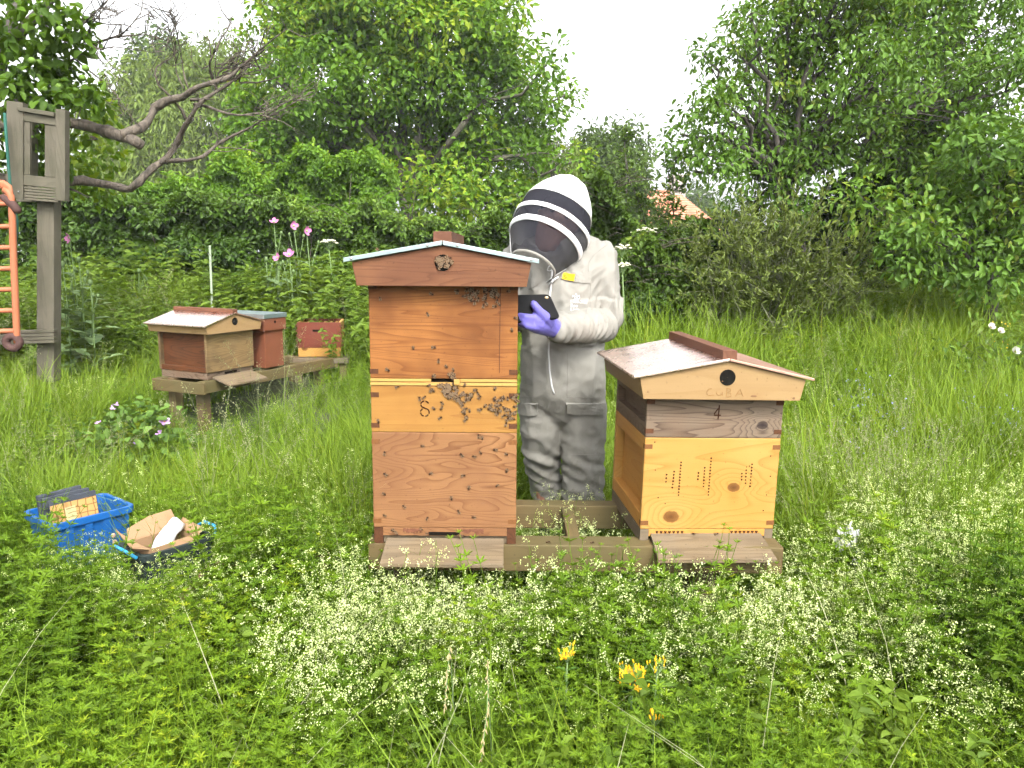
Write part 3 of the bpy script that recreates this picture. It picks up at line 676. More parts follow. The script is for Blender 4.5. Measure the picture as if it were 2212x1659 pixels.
def copper(name, col, r):
    m, nt, b = new_mat(name); t = NT(nt); co = t.objco()
    n1 = t.noise(co, 6, 4, 0.6)
    nt.links.new(t.ramp(n1, [(0.3, tuple(x * 0.82 for x in col)), (0.7, col)]), b.inputs['Base Color'])
    b.inputs['Metallic'].default_value = 1.0
    nt.links.new(t.ramp(t.noise(co, 15, 4, 0.7), [(0.3, r * 0.8), (0.7, r * 1.35)]), b.inputs['Roughness'])
    nt.links.new(t.bump(t.noise(co, 7, 2), 0.06, 0.02), b.inputs['Normal'])
    return m
COPPER = copper('bright_copper_sheet', (0.98, 0.76, 0.68), 0.26)
COPPER2 = copper('dull_copper_sheet', (0.60, 0.36, 0.28), 0.42)
ZINC = copper('galvanised_sheet', (0.27, 0.33, 0.335), 0.5)

def hive_box(parent, z0, h, mf, mside, name='brood_box', mj=W_JOINT, w=0.46, d=0.46, rail=0.040, joints=True, inset=0.030, jh=0.0155):
    """a hive box: front and back boards, recessed side boards, top and bottom rails on the sides"""
    x = w / 2
    o = MB().box(-x, x, 0.0, 0.019, z0, z0 + h).build(name, mf, parent, bevel=0.003)
    MB().box(-x, x, d - 0.019, d, z0, z0 + h).build('back_board', mf, o, bevel=0.0015)
    for s in (-1, 1):
        a, b = sorted((s * (x - inset), s * (x - inset - 0.014)))
        MB().box(a, b, 0.019, d - 0.019, z0 + 0.002, z0 + h - 0.002).build('side_board', mside, o)
        for (r0, r1) in ((z0 + h - rail, z0 + h - 0.0008), (z0 + 0.0008, z0 + rail)):
            a, b = sorted((s * (x - 0.001), s * (x - inset)))
            MB().box(a, b, 0.0192, d - 0.0192, r0, r1).build('side_rail', mside, o, bevel=0.002)
        if joints:
            for zz in (z0 + h - 0.030, z0 + 0.022):
                a, b = sorted((s * (x + 0.0006), s * (x - 0.026)))
                MB().box(a, b, -0.0009, 0.018, zz - jh / 2, zz + jh / 2).build('joint', mj, o)
    return o
def hive_roof(parent, z, mboard, msheet, mridge, eave=0.064, rise=0.070, wb=0.2575, wt=0.272, ws=0.295, d=0.56, y0=-0.05, sheet_t=0.007, sheet_t2=None, apex=0.0, vent_r=0.0245, vx=None,
              ridge_w=0.046, ridge_h=0.024, lip=0.012, screws=False, msheet2=None):
    roof = MB().prism([(-wb, z), (wb, z), (wt, z + eave), (apex, z + eave + rise * 0.96), (-wt, z + eave)], y0, y0 + 0.016).build('roof', mboard, parent, bevel=0.001)
    MB().prism([(-wb, z), (wb, z), (wt, z + eave), (apex, z + eave + rise * 0.96), (-wt, z + eave)], y0 + d - 0.016, y0 + d).build('gable_board', mboard, roof)
    for s in (-1, 1):
        q = [(s * (wb - 0.002), z), (s * (wt - 0.002), z + eave - 0.002), (s * (wt - 0.018), z + eave - 0.002), (s * (wb - 0.018), z)]
        if s < 0: q = q[::-1]
        MB().prism(q[::-1], y0 + 0.0165, y0 + d - 0.0165).build('side_board', mboard, roof)
        # sloping sheet with a folded edge
        za, zb = z + eave + rise, z + eave + rise * (1 - (ws) / wt) + 0.004
        t = sheet_t
        p = [(apex + s * 0.001, za), (s * ws, zb), (s * ws, zb + t), (apex + s * 0.001, za + t)]
        if s > 0: p = p[::-1]
        MB().prism(p[::-1], y0 - lip, y0 + d + lip).build('roof_panel', msheet if (s < 0 or msheet2 is None) else msheet2, roof, bevel=0.001)
        if screws:
            for u in (0.15, 0.92):
                c = Vector((apex + s * 0.001, y0 - lip, za)).lerp(Vector((s * ws, y0 - lip, zb)), u)
                MB().ellipsoid((c.x, c.y, c.z + t * 0.5), (0.0045, 0.002, 0.0045), nu=8, nv=4).build('screw', STEEL, roof, smooth=True)
    MB().box(apex - ridge_w / 2, apex + ridge_w / 2, y0 - lip + 0.004, y0 + d + lip - 0.004, z + eave + rise + sheet_t * 0.4, z + eave + rise + sheet_t + ridge_h).build('ridge_cap', mridge, roof, bevel=0.0015)
    vx = apex if vx is None else vx; zv = z + eave + rise * 0.96 - vent_r - 0.028
    ring = MB()
    n = 20; r = [[(vx + rr * math.cos(2*math.pi*i/n), yy, zv + rr * math.sin(2*math.pi*i/n)) for i in range(n)] for rr, yy in ((vent_r * 1.12, y0 - 0.0005), (vent_r * 1.10, y0 - 0.002), (vent_r, y0 - 0.002), (vent_r * 0.98, y0 - 0.0006), (0.0005, y0 - 0.0006))]
    v = MB().loft(r, False, False).build('vent', BLACKDISC, roof)
    return roof, zv
def marks(name, polys, y, r, mat, parent):
    mb = MB()
    for p in polys: mb.tube([(x, y, z) for x, z in p], r, 6)
    return mb.build(name, mat, parent)
def stamp_outline(kind, cx, cz, s, y=-0.0007):
    if kind == 'heart': pts = [(0,-1),(0.55,-0.35),(0.95,0.25),(0.8,0.75),(0.4,0.85),(0,0.45),(-0.4,0.85),(-0.8,0.75),(-0.95,0.25),(-0.55,-0.35)]
    else: pts = [(1.0,0.0),(0.4,0.6),(-0.2,0.95),(-0.7,0.7),(-0.6,0.15),(-1.0,0.1),(-1.0,-0.1),(-0.6,-0.15),(-0.7,-0.7),(-0.2,-0.95),(0.4,-0.6)]
    return [(cx + a * s, cz + b * s) for a, b in pts]
def arc(cx, cz, rx, rz, a0, a1, n=8): return [(cx + rx * math.cos(R(a0 + (a1-a0) * i / n)), cz + rz * math.sin(R(a0 + (a1-a0) * i / n))) for i in range(n + 1)]

RAIL_Z = 0.472
# --- tall hive
TX = at_y(960, 900, 2.387).x
tall = thing('beehive', 'tall hive of stacked cedar boxes with grey metal gable roof and many bees', 'beehive', (TX, 2.387, RAIL_Z), (0, R(-0.15), 0))
fl = MB().box(-0.20, 0.20, 0.0, 0.44, 0.028, 0.0545).build('floor', W_BROOD, tall, bevel=0.001)
for s in (-1, 1):
    a, b = sorted((s * 0.2295, s * 0.2005)); MB().box(a, b, 0.004, 0.455, 0.0, 0.0545).build('floor_runner', W_JOINT, fl)
MB().box(-0.20, 0.20, 0.012, 0.05, 0.0, 0.0275).build('front_batten', W_BOARD, fl)
MB().box(-0.052, 0.048, -0.0012, 0.01, 0.030, 0.041).build('entrance_slot', DARKGAP, fl)
lb = [(-0.004, 0.022), (-0.135, -0.012), (-0.135, -0.024), (-0.004, 0.010)]
def landing_board(parent, x0, x1, flare=0.0, drop=0.0):
    mb = MB(); a, b, c, d = lb
    v = [(x0, a[0], a[1]), (x1, a[0], a[1]), (x1 + flare, b[0], b[1] - drop), (x0 - flare, b[0], b[1] - drop), (x0, d[0], d[1]), (x1, d[0], d[1]), (x1 + flare, c[0], c[1] - drop), (x0 - flare, c[0], c[1] - drop)]
    mb.add(v, [(0, 3, 2, 1), (4, 5, 6, 7), (3, 7, 6, 2), (0, 1, 5, 4), (1, 2, 6, 5), (0, 4, 7, 3)])
    return mb.build('landing_board', W_BOARD, parent, bevel=0.001)
landing_board(fl, -0.187, 0.190, 0.002)
wax = plain('brown_propolis', (0.16, 0.065, 0.035), 0.8, var=0.5, scale=120, bumpy=0.5)
for xa, xb in ((-0.135, -0.075), (0.055, 0.125)):
    n = 16; top = [(xa + (xb - xa) * i / n, 0.0535 - 0.004 * rng.random()) for i in range(n + 1)]; bot = [(x, 0.034 + 0.010 * rng.random()) for x, _ in top][::-1]
    MB().prism((bot[::-1] + top[::-1]), -0.0016, 0.001).build('propolis_patch', wax, fl)
Z1 = 0.055
b1 = hive_box(tall, Z1, 0.315, W_BROOD, W_BROOD, 'brood_box', W_JOINT2)
Z2 = Z1 + 0.3155
b2 = hive_box(tall, Z2, 0.150, W_SUPER, W_SUPER, 'super', W_JOINT)
# stencilled 8 (burnt, in broken strokes)
cx8, cz8 = -0.0605, Z2 + 0.078
eight = [arc(cx8, cz8 + 0.012, 0.0125, 0.0105, 100, 175, 5), arc(cx8, cz8 + 0.012, 0.0125, 0.0105, 20, 80, 5), arc(cx8, cz8 + 0.012, 0.0125, 0.0105, 190, 265, 5),
         [(cx8 - 0.006, cz8 + 0.003), (cx8 + 0.004, cz8 - 0.002)], arc(cx8, cz8 - 0.013, 0.0135, 0.0125, 75, -20, 6), arc(cx8, cz8 - 0.013, 0.0135, 0.0125, -35, -85, 4),
         arc(cx8, cz8 - 0.013, 0.0135, 0.0125, 185, 255, 5), arc(cx8, cz8 - 0.013, 0.0135, 0.0125, 165, 120, 4)]
marks('number_eight', eight, 0.0, 0.0021, BURNT, b2)
Z3 = Z2 + 0.1505
eke = MB().box(-0.2285, 0.2285, 0.010, 0.45, Z3, Z3 + 0.0215).build('entrance_eke', DARKGAP, tall)
for (xa, xb) in ((-0.2295, -0.040), (0.052, 0.2295)):
    MB().box(xa, xb, -0.0015, 0.012, Z3 + 0.012, Z3 + 0.0212).build('slat', W_EKE, eke, bevel=0.001)
for (xa, xb) in ((-0.2295, 0.2295),):
    MB().box(xa, xb, -0.0035, 0.012, Z3 + 0.0004, Z3 + 0.0098).build('slat', W_EKE, eke, bevel=0.001)
MB().box(0.032, 0.051, -0.009, 0.010, Z3 + 0.0045, Z3 + 0.0208).build('entrance_block', W_EKE, eke, bevel=0.001)
Z4 = Z3 + 0.022
b3 = hive_box(tall, Z4, 0.315, W_CEDAR, W_CEDAR, 'brood_box', W_JOINT)
Zr = Z4 + 0.315 - 0.026
roofT, zvT = hive_roof(tall, Zr, W_ROOF, ZINC, W_RIDGE, eave=0.070, rise=0.052, wb=0.255, wt=0.268, ws=0.291, sheet_t=0.013, ridge_w=0.055, ridge_h=0.027, screws=True, vent_r=0.022, apex=0.004)
crack = plain('drying_crack', (0.10, 0.035, 0.018), 0.9, var=0.3)
marks('board_crack', [[(0.175, Z4 + 0.31), (0.1755, Z4 + 0.24), (0.1745, Z4 + 0.15), (0.1735, Z4 + 0.06), (0.174, Z4 + 0.02)]], 0.0, 0.0011, crack, b3)
marks('board_crack', [[(-0.01, Zr + 0.048), (0.02, Zr + 0.043), (0.07, Zr + 0.047), (0.16, Zr + 0.046)]], -0.05, 0.0007, crack, roofT)

# --- CUBA hive
S2 = 0.985
q = at_d(1542, 945, 2.52); yaw = R(4.6)
cuba = thing('beehive', 'short yellow pine hive with copper gable roof and grey upper box', 'beehive', (q.x - 0.006, q.y, RAIL_Z), (0, R(0.9), yaw)); cuba.scale = (S2,) * 3
fl2 = MB().box(-0.2, 0.2, 0.0, 0.44, 0.010, 0.0345).build('floor', W_PINE2, cuba, bevel=0.001)
for s in (-1, 1):
    a, b = sorted((s * 0.2295, s * 0.2005)); MB().box(a, b, 0.001, 0.455, -0.012, 0.0345).build('floor_runner', W_BOARD, fl2)
MB().box(-0.055, 0.058, -0.0012, 0.01, 0.011, 0.020).build('entrance_slot', DARKGAP, fl2)
landing_board(fl2, -0.195, 0.185, 0.006, 0.006)
c1 = hive_box(cuba, 0.035, 0.315, W_PINE, W_PINE2, 'brood_box', W_JOINT2, rail=0.050, inset=0.034)
c2 = hive_box(cuba, 0.3505, 0.150, W_GREY, W_GREY, 'super', W_JOINT, rail=0.045, inset=0.030)
def mz(zx, zy):      # marks on the yellow box, measured in an enlargement
    f = (zy - 70) / 872.0
    return (-0.23 + 0.46 * (zx - 530 + 30 * f) / (1325 - 45 * f), 0.350 - 0.315 * f)
cols = [(742,737,417,485,3),(815,800,388,540,6),(880,860,300,612,12),(1050,1045,400,460,3),(1110,1100,350,530,7),(1172,1148,260,610,13),(1472,1470,405,463,3),(1515,1508,372,497,5),(1572,1553,316,527,8)]
sm = MB()
for xa, xb, ya, yb, k in cols:
    for i in range(k):
        u = i / (k - 1); x, z = mz(xa + (xb - xa) * u, ya + (yb - ya) * u)
        sm.prism(stamp_outline('spade', x, z, 0.0036 * rng.uniform(0.8, 1.1)), -0.0008, 0.001)
o = sm.build('stamped_spades', BURNT, c1); o['kind'] = 'stuff'
hm = MB()
for x0, x1 in ((660, 900), (1378, 1618)):
    for i in range(7):
        x, z = mz(x0 + (x1 - x0) * i / 6, 940); hm.prism(stamp_outline('heart', x, 0.0245, 0.0052), -0.001, 0.001); hm.prism(stamp_outline('heart', x, 0.0145, 0.0040), -0.001, 0.001)
o = hm.build('heart_vents', BURNT, fl2); o['kind'] = 'stuff'
x4, z4 = 0.0085, 0.3505 + 0.086
marks('number_four', [[(x4 + 0.001, z4 + 0.014), (x4 - 0.012, z4 - 0.004), (x4 - 0.013, z4 - 0.009), (x4 + 0.010, z4 - 0.009)], [(x4 + 0.0035, z4 + 0.025), (x4 + 0.003, z4 + 0.003), (x4 + 0.002, z4 - 0.023)]], 0.0, 0.0021, BURNT, c2)
nails = MB()
for (x, z) in ((-0.197, 0.335), (-0.19, 0.24), (0.20, 0.29), (0.197, 0.155), (0.19, 0.10), (0.205, 0.22), (-0.175, 0.145), (-0.15, 0.125), (0.12, 0.252), (0.13, 0.255)):
    nails.ellipsoid((x, 0, z), (0.0028 * rng.uniform(0.6, 1.2), 0.001, 0.0022), nu=8, nv=4)
nails.build('nail_marks', BURNT, c1)['kind'] = 'stuff'
Zc = 0.489
roofC, zvC = hive_roof(cuba, Zc, W_GABLE, COPPER, W_RIDGE, eave=0.068, rise=0.059, apex=0.012, sheet_t=0.008, d=0.60, y0=-0.055, ridge_w=0.047, ridge_h=0.026, msheet2=COPPER2, vent_r=0.0235)
X = lambda zx: (zx - 1262) / 2990.0
Zt = lambda zy: Zc + (762 - zy) / 2990.0
letters = [[(X(1150), Zt(655)), (X(1122), Zt(660)), (X(1105), Zt(685)), (X(1110), Zt(712)), (X(1130), Zt(722)), (X(1180), Zt(715))],
           [(X(1205), Zt(682)), (X(1202), Zt(705)), (X(1215), Zt(718)), (X(1240), Zt(716)), (X(1258), Zt(700))], [(X(1256), Zt(682)), (X(1260), Zt(720))],
           [(X(1300), Zt(645)), (X(1298), Zt(735))], [(X(1300), Zt(645)), (X(1335), Zt(655)), (X(1338), Zt(675)), (X(1305), Zt(688)), (X(1345), Zt(700)), (X(1345), Zt(728)), (X(1298), Zt(735))],
           [(X(1385), Zt(728)), (X(1408), Zt(690)), (X(1430), Zt(655)), (X(1448), Zt(690)), (X(1466), Zt(728))], [(X(1400), Zt(700)), (X(1455), Zt(700))]]
marks('scorched_lettering', letters, -0.055, 0.0012, FAINT, roofC)
kn = MB()
for (zx, zy, rx, rz) in ((1570, 722, 0.011, 0.0035), (1970, 738, 0.005, 0.004), (1250, 580, 0.006, 0.003), (530, 690, 0.003, 0.003)):
    kn.ellipsoid((X(zx), -0.055, Zt(zy)), (rx, 0.0008, rz), Matrix.Identity(4), 10, 4)
kn.build('knot_marks', plain('board_knot', (0.20, 0.105, 0.05), 0.7, var=0.4, scale=120), roofC)['kind'] = 'stuff'

# --- stand under the two front hives
xl = at_y(795, 1195, 2.39).x; xr = at_y(1692, 1200, 2.39).x
stand = thing('hive_stand', 'low weathered timber stand carrying the two front hives', 'stand', (0.5 * (xl + xr), 2.6, 0.0)); sx = 0.5 * (xl + xr)
for (ya, yb) in ((2.388, 2.478), (2.792, 2.862)):
    MB().box(xl - sx, xr - sx, ya - 2.6, yb - 2.6, 0.380, RAIL_Z - 0.001).build('rail', W_STAND, stand, bevel=0.004)
for xx in (xl + 0.04, sx, xr - 0.16):
    MB().box(xx - sx - 0.022, xx - sx + 0.022, 2.480 - 2.6, 2.790 - 2.6, 0.384, RAIL_Z - 0.006).build('cross_rail', W_STAND2, stand, bevel=0.003)
for xx in (xl + 0.10, xr - 0.22):
    for yy in (2.52, 2.75): MB().box(xx - sx - 0.035, xx - sx + 0.035, yy - 2.6 - 0.035, yy - 2.6 + 0.035, -0.05, 0.3795).build('leg', W_STANDV, stand, bevel=0.004)

# --- bees
BEE = None
def bee_mesh():
    m, nt, b = new_mat('bee_body'); t = NT(nt); co = t.objco()
    sx_ = t.n('ShaderNodeSeparateXYZ'); nt.links.new(co, sx_.inputs[0])
    st = t.math('FRACT', t.math('MULTIPLY', sx_.outputs[1], 520.0))
    back = t.math('GREATER_THAN', sx_.outputs[1], 0.0005)
    c = t.mix(t.math('MULTIPLY', t.math('GREATER_THAN', st, 0.5), back), (0.026, 0.014, 0.008), (0.105, 0.050, 0.018))
    nt.links.new(c, b.inputs['Base Color']); b.inputs['Roughness'].default_value = 0.6; b.inputs['Specular IOR Level'].default_value = 0.1
    w = plain('bee_wing', (0.17, 0.115, 0.07), 0.5, spec=0.1, var=0.1)
    mb = MB()
    mb.ellipsoid((0, 0.0040, 0.0020), (0.0021, 0.0042, 0.0020), nu=8, nv=6); mb.ellipsoid((0, -0.0016, 0.0023), (0.0020, 0.0022, 0.0019), nu=8, nv=6)
    mb.ellipsoid((0, -0.0045, 0.0020), (0.0015, 0.0012, 0.0013), nu=6, nv=5)
    for s in (-1, 1):
        mb.add([(s*0.0008, -0.001, 0.0042), (s*0.0042, 0.003, 0.0045), (s*0.0040, 0.0074, 0.0044), (s*0.0016, 0.0070, 0.0045)], [(0, 1, 2, 3)], 1)
        for k in (-1, 0, 1): mb.tube([(s*0.0012, -0.0015 + k*0.001, 0.0015), (s*0.0034, -0.0015 + k*0.0022, 0.0020), (s*0.0046, -0.0013 + k*0.0034, 0.0)], 0.0003, 3)
    return mb.mesh('bee', [m, w], True)
BEE = bee_mesh()
def bee_at(px, py, Y, label, group, ang=None, rx=90.0, sc=None, lift=0.0):
    p = at_y(px, py, Y)
    o = link_mesh('honey_bee', BEE, None, (p.x, Y - lift, p.z))
    a = rng.uniform(0, 2 * math.pi) if ang is None else ang
    o.rotation_mode = 'QUATERNION'
    o.rotation_quaternion = (Matrix.Rotation(R(rx), 3, 'X') @ Matrix.Rotation(a, 3, 'Z')).to_quaternion()
    s = (rng.uniform(0.98, 1.25) if sc is None else sc); o.scale = (s, s, s)
    tag(o, label, 'bee', group); return o
YF = 2.387
za = lambda x, y: ((820 + x / 3.6058) * 0.8848, (540 + y / 3.6058) * 0.8848)
zb = lambda x, y: ((820 + x / 3.19) * 0.8848, (900 + y / 3.19) * 0.8848)
def bee_group(pts, label, group, Y=YF - 0.0005, f=za, sc=None, lift=0.0):
    for (x, y) in pts:
        p = f(x, y); bee_at(p[0], p[1], Y, label, group, sc=sc, lift=lift)
def fill(poly_boxes):
    out = []
    for (x0, x1, y0, y1, k) in poly_boxes: out += [(rng.uniform(x0, x1), rng.uniform(y0, y1)) for _ in range(k)]
    return out
bee_group(fill([(1050,1520,600,625,15),(1110,1460,620,665,16),(1170,1450,665,705,9)]) + [(1220,712),(1300,742),(1320,720),(1400,748),(1440,735),(1420,700)], 'honey bee in the cluster hanging under the tall roof edge', 'bees under the tall hive roof')
bee_group(fill([(850,920,40,95,7),(790,905,115,160,14),(830,950,150,205,16),(870,960,195,250,16),(840,930,120,190,14),(970,1060,190,250,13),(930,1010,250,300,5),(990,1030,300,400,6)]) + [(720,130),(740,165),(760,170),(1000,130),(760,60)],
          'honey bee in the dense crowd round the upper slot of the tall hive', 'bees at the upper slot', f=zb)
bee_group(fill([(1190,1290,270,350,13),(1300,1400,290,400,14),(1240,1340,225,250,5),(1370,1425,190,260,6)]) + [(1232,232),(1325,430),(1400,250),(1130,318),(1160,292)], 'honey bee in the crowd on the right corner of the numbered box', 'bees on the numbered box corner', f=zb)
bee_group([(845,640),(390,678),(808,815),(683,1117),(865,1108),(460,1308),(905,1225),(975,1280),(1035,1310),(860,1362),(1580,850),(1550,960),(500,340),(820,352),(872,298),(676,465),(375,255),(1675,432)], 'lone honey bee on the upper boards of the tall hive', 'lone bees on the upper boards')
bee_group([(652,230),(690,220),(765,310),(825,265),(820,310),(815,382),(1090,165),(1105,190),(1122,220),(1237,158),(332,410),(480,140),(1042,330),(1120,318)], 'lone honey bee on the numbered box beside the burnt 8', 'lone bees on the numbered box', f=zb)
bee_group([(672,600),(980,670),(1075,682),(1128,655),(385,820),(378,975),(738,815),(995,830),(900,1010),(1035,930),(1255,910),(530,1070),(955,1110),(712,1163),(1072,1155),(378,1140),(380,655),(1140,540),(1112,522),(1240,630),(1330,665),(1330,795)],
          'lone honey bee on the lowest box of the tall hive', 'lone bees on the lowest box', f=zb)
for (x, y) in [(455,1265),(478,1285),(715,1283),(960,1308),(990,1300),(670,1250),(440,1255)]:
    p = zb(x, y); bee_at(p[0], p[1], YF - 0.012, 'honey bee beside the bottom entrance of the tall hive', 'bees at the bottom entrance')
for k in range(34):
    a = rng.uniform(0, 6.28); r = 0.024 * math.sqrt(rng.random()); p = tall.matrix_world
    o = link_mesh('honey_bee', BEE, None, (TX + 0.004 + r * math.cos(a), 2.387 - 0.0535, RAIL_Z + zvT + r * math.sin(a) * 0.95 + 0.003))
    o.rotation_mode = 'QUATERNION'; o.rotation_quaternion = (Matrix.Rotation(R(90), 3, 'X') @ Matrix.Rotation(rng.uniform(0, 6.28), 3, 'Z')).to_quaternion(); o.scale = (1.15,) * 3
    tag(o, 'honey bee in the knot of bees on the tall roof vent', 'bee', 'bees on the tall roof vent')
for (zx, zy) in ((685, 1015), (1430, 1015)):
    p = at_y((1240 + zx / 6.9125) * 0.8848, (1180 + zy / 6.9125) * 0.8848, 2.40); o = link_mesh('honey_bee', BEE, None, (p.x, 2.41, RAIL_Z)); o.rotation_euler = (0, 0, rng.uniform(0, 6)); o.scale = (1.2,) * 3
    tag(o, 'honey bee resting on the front stand rail between the hives', 'bee', 'bees on the stand rail')
for lx in (-0.05, 0.03):
    o = link_mesh('honey_bee', BEE, None, cuba.matrix_basis @ Vector((lx, -0.012, 0.020))); o.rotation_euler = (R(-14), 0, rng.uniform(0, 6)); o.scale = (1.3,) * 3
    tag(o, 'honey bee at the entrance slot of the yellow hive', 'bee', 'bees at the yellow hive entrance')

# --- hives behind on the left
W_AGED = wood('aged_hive_front', (0.52, 0.36, 0.165), (0.21, 0.115, 0.045), rings=9, stretch=(1.2, 3, 8), seed=20.2, line=0.8, stain=(0.055, 0.042, 0.032), stain_amt=0.75, stain_scale=2.6)
W_AGEDS = wood('dark_red_side_board', (0.26, 0.095, 0.035), (0.075, 0.026, 0.012), rings=10, stretch=(3, 1.4, 8), seed=21.2, line=1.0, stain=(0.035, 0.018, 0.012), stain_amt=0.5)
W_NUC = plain('brown_painted_board', (0.19, 0.066, 0.034), 0.6, var=0.18, scale=9, bumpy=0.1)
W_MAHOG = wood('red_brown_box', (0.27, 0.072, 0.042), (0.16, 0.040, 0.024), rings=4, stretch=(1, 3, 8), seed=23.2, line=0.4)
th = R(66); C0 = at_d(448.7, 806.8, 5.42)
e1 = Vector((math.cos(th), math.sin(th), 0)); e2 = Vector((-math.sin(th), math.cos(th), 0))
BZ = C0.z
bh = thing('beehive', 'squat aged hive with shining copper roof on the rear stand', 'beehive', tuple(C0 + e1 * 0.23), (0, 0, th))
flb = MB().box(-0.225, 0.225, 0.012, 0.45, -0.050, -0.001).build('floor', W_GREY, bh, bevel=0.002)
lbm = MB(); lbm.add([(-0.19, -0.002, -0.030), (0.19, -0.002, -0.030), (0.19, -0.16, -0.075), (-0.19, -0.16, -0.075), (-0.19, -0.002, -0.042), (0.19, -0.002, -0.042), (0.19, -0.16, -0.087), (-0.19, -0.16, -0.087)],
        [(0, 3, 2, 1), (4, 5, 6, 7), (3, 7, 6, 2), (0, 1, 5, 4), (1, 2, 6, 5), (0, 4, 7, 3)]); lbm.build('landing_board', W_BOARD, flb)
MB().box(-0.06, 0.06, 0.009, 0.02, -0.026, -0.012).build('entrance_slot', DARKGAP, flb)
hive_box(bh, 0.0, 0.300, W_AGED, W_AGEDS, 'brood_box', W_JOINT, rail=0.036, joints=False)
hive_roof(bh, 0.277, W_GABLE, COPPER, W_RIDGE, eave=0.055, rise=0.075, d=0.56, y0=-0.05, msheet2=COPPER2, sheet_t=0.008)
# narrow brown box hive next to it
N0 = C0 + e1 * 0.563 - e2 * 0.02
nu = thing('nucleus_hive', 'narrow brown painted hive with flat grey lid behind the copper roof', 'beehive', (N0 + e1 * 0.103)[:], (0, 0, th))
MB().box(-0.103, 0.103, 0, 0.46, -0.035, 0.275).build('body', W_NUC, nu, bevel=0.003)
lid = MB().box(-0.125, 0.125, -0.016, 0.476, 0.250, 0.362).build('lid', W_NUC, nu, bevel=0.003)
MB().box(-0.130, 0.130, -0.022, 0.482, 0.345, 0.3795).build('lid_sheet', ZINC, lid, bevel=0.002)
MB().loft([[(0.0 + r * math.cos(2*math.pi*i/12), -0.0165, 0.315 + r * math.sin(2*math.pi*i/12)) for i in range(12)] for r in (0.012, 0.001)], False, False).build('vent', DARKGAP, lid)
# stand of the rear hives
st2 = thing('hive_stand', 'long timber stand on posts under the copper-roofed rear hive', 'stand', (C0.x, C0.y, G(C0.x, C0.y)), (0, 0, th)); dz = BZ - 0.052 - st2.location.z
for y in (0.0, 0.40): MB().box(-0.06, 1.42, y - 0.03 + 0.01, y + 0.03 + 0.01, dz - 0.085, dz).build('rail', W_STAND, st2, bevel=0.004)
for x in (-0.0835, 1.42): MB().box(x, x + 0.022, -0.04, 0.45, dz - 0.088, dz - 0.004).build('end_rail', W_STAND2, st2, bevel=0.003)
for x in (0.60, 1.05): MB().box(x, x + 0.04, 0.041, 0.379, dz - 0.08, dz - 0.01).build('cross_rail', W_STAND2, st2, bevel=0.003)
for x in (0.02, 1.32):
    for y in (0.076, 0.34): MB().box(x - 0.035, x + 0.035, y - 0.035, y + 0.035, -0.1, dz - 0.086 if y < 0.2 else dz - 0.002).build('leg', W_STANDV, st2, bevel=0.004)
# open red-brown box on its own platform further back
q = at_d(691, 772, 6.75)
ob = thing('open_box', 'open-topped red-brown hive box at the far end of the stand', 'box', tuple(q), (0, 0, R(8)))
w = 0.185
bx = MB().box(-w, w, 0, 0.02, 0.085, 0.305).build('super', W_MAHOG, ob, bevel=0.002)
MB().box(-w, w, 0.38, 0.40, 0.085, 0.305).build('back_board', W_MAHOG, bx)
MB().box(-w, -w + 0.02, 0.0202, 0.3798, 0.085, 0.3048).build('side_board', W_EKE, bx)
MB().box(w - 0.02, w, 0.0202, 0.3798, 0.085, 0.3048).build('side_board', W_EKE, bx)
MB().box(-0.055, 0.055, -0.001, 0.004, 0.225, 0.243).build('handle_slot', DARKGAP, bx)
for s in (-1, 1):
    for k in range(5): MB().box(s * w - 0.011 - (0.001 if s < 0 else -0.001), s * w + 0.011 - (0.001 if s < 0 else -0.001), -0.001, 0.019, 0.095 + k * 0.043, 0.115 + k * 0.043).build('joint', W_JOINT, bx)
MB().box(-w + 0.003, w - 0.003, 0.003, 0.397, 0.006, 0.0845).build('base_box', W_PINE, ob, bevel=0.002)
for k in range(6): MB().box(-w + 0.05 + k * 0.05, -w + 0.07 + k * 0.05, 0.03, 0.37, 0.10, 0.285).build('comb_frame', W_EKE, bx)
pf = thing('hive_platform', 'grey plank platform under the open red-brown box', 'stand', (q.x, q.y, G(q.x, q.y)), (0, 0, R(8))); dz = q.z - pf.location.z
for k in range(3): MB().box(-0.22, 0.25, -0.08 + k * 0.19, 0.10 + k * 0.19, dz - 0.045, dz - 0.001).build('plank', W_BOARD, pf, bevel=0.003)
for x in (-0.18, 0.2):
    for y in (-0.02, 0.40): MB().box(x - 0.03, x + 0.03, y - 0.03, y + 0.03, -0.05, dz - 0.046).build('leg', W_STANDV, pf)

# ------------------------------------------------------------------ beekeeper
def fabric(name, col, var=0.08, weave=0.25, dirt=None):
    col = alb(col); dirt = alb(dirt) if dirt else None
    m, nt, b = new_mat(name); t = NT(nt); co = t.objco()
    c = t.mix(t.noise(co, 9, 4, 0.6), tuple(x * (1 + var) for x in col), tuple(x * (1 - var) for x in col))
    if dirt:
        sx_ = t.n('ShaderNodeSeparateXYZ'); nt.links.new(co, sx_.inputs[0])
        lo = t.ramp(sx_.outputs[2], [(0.30, 1.0), (0.75, 0.0)])
        c = t.mix(t.math('MULTIPLY', t.math('MULTIPLY', t.ramp(t.noise(co, 14, 4, 0.7), [(0.52, 0.0), (0.68, 1.0)]), lo), 0.75), c, dirt)
    nt.links.new(c, b.inputs['Base Color']); b.inputs['Roughness'].default_value = 0.9; b.inputs['Specular IOR Level'].default_value = 0.15
    h = t.math('ADD', t.noise(co, 900, 1), t.math('MULTIPLY', t.noise(co, 22, 3, 0.55, 0.6), 3.0))
    nt.links.new(t.bump(h, weave, 0.004), b.inputs['Normal']); return m
SUIT = fabric('stone_grey_cotton', (0.275, 0.266, 0.238), dirt=(0.10, 0.09, 0.06))
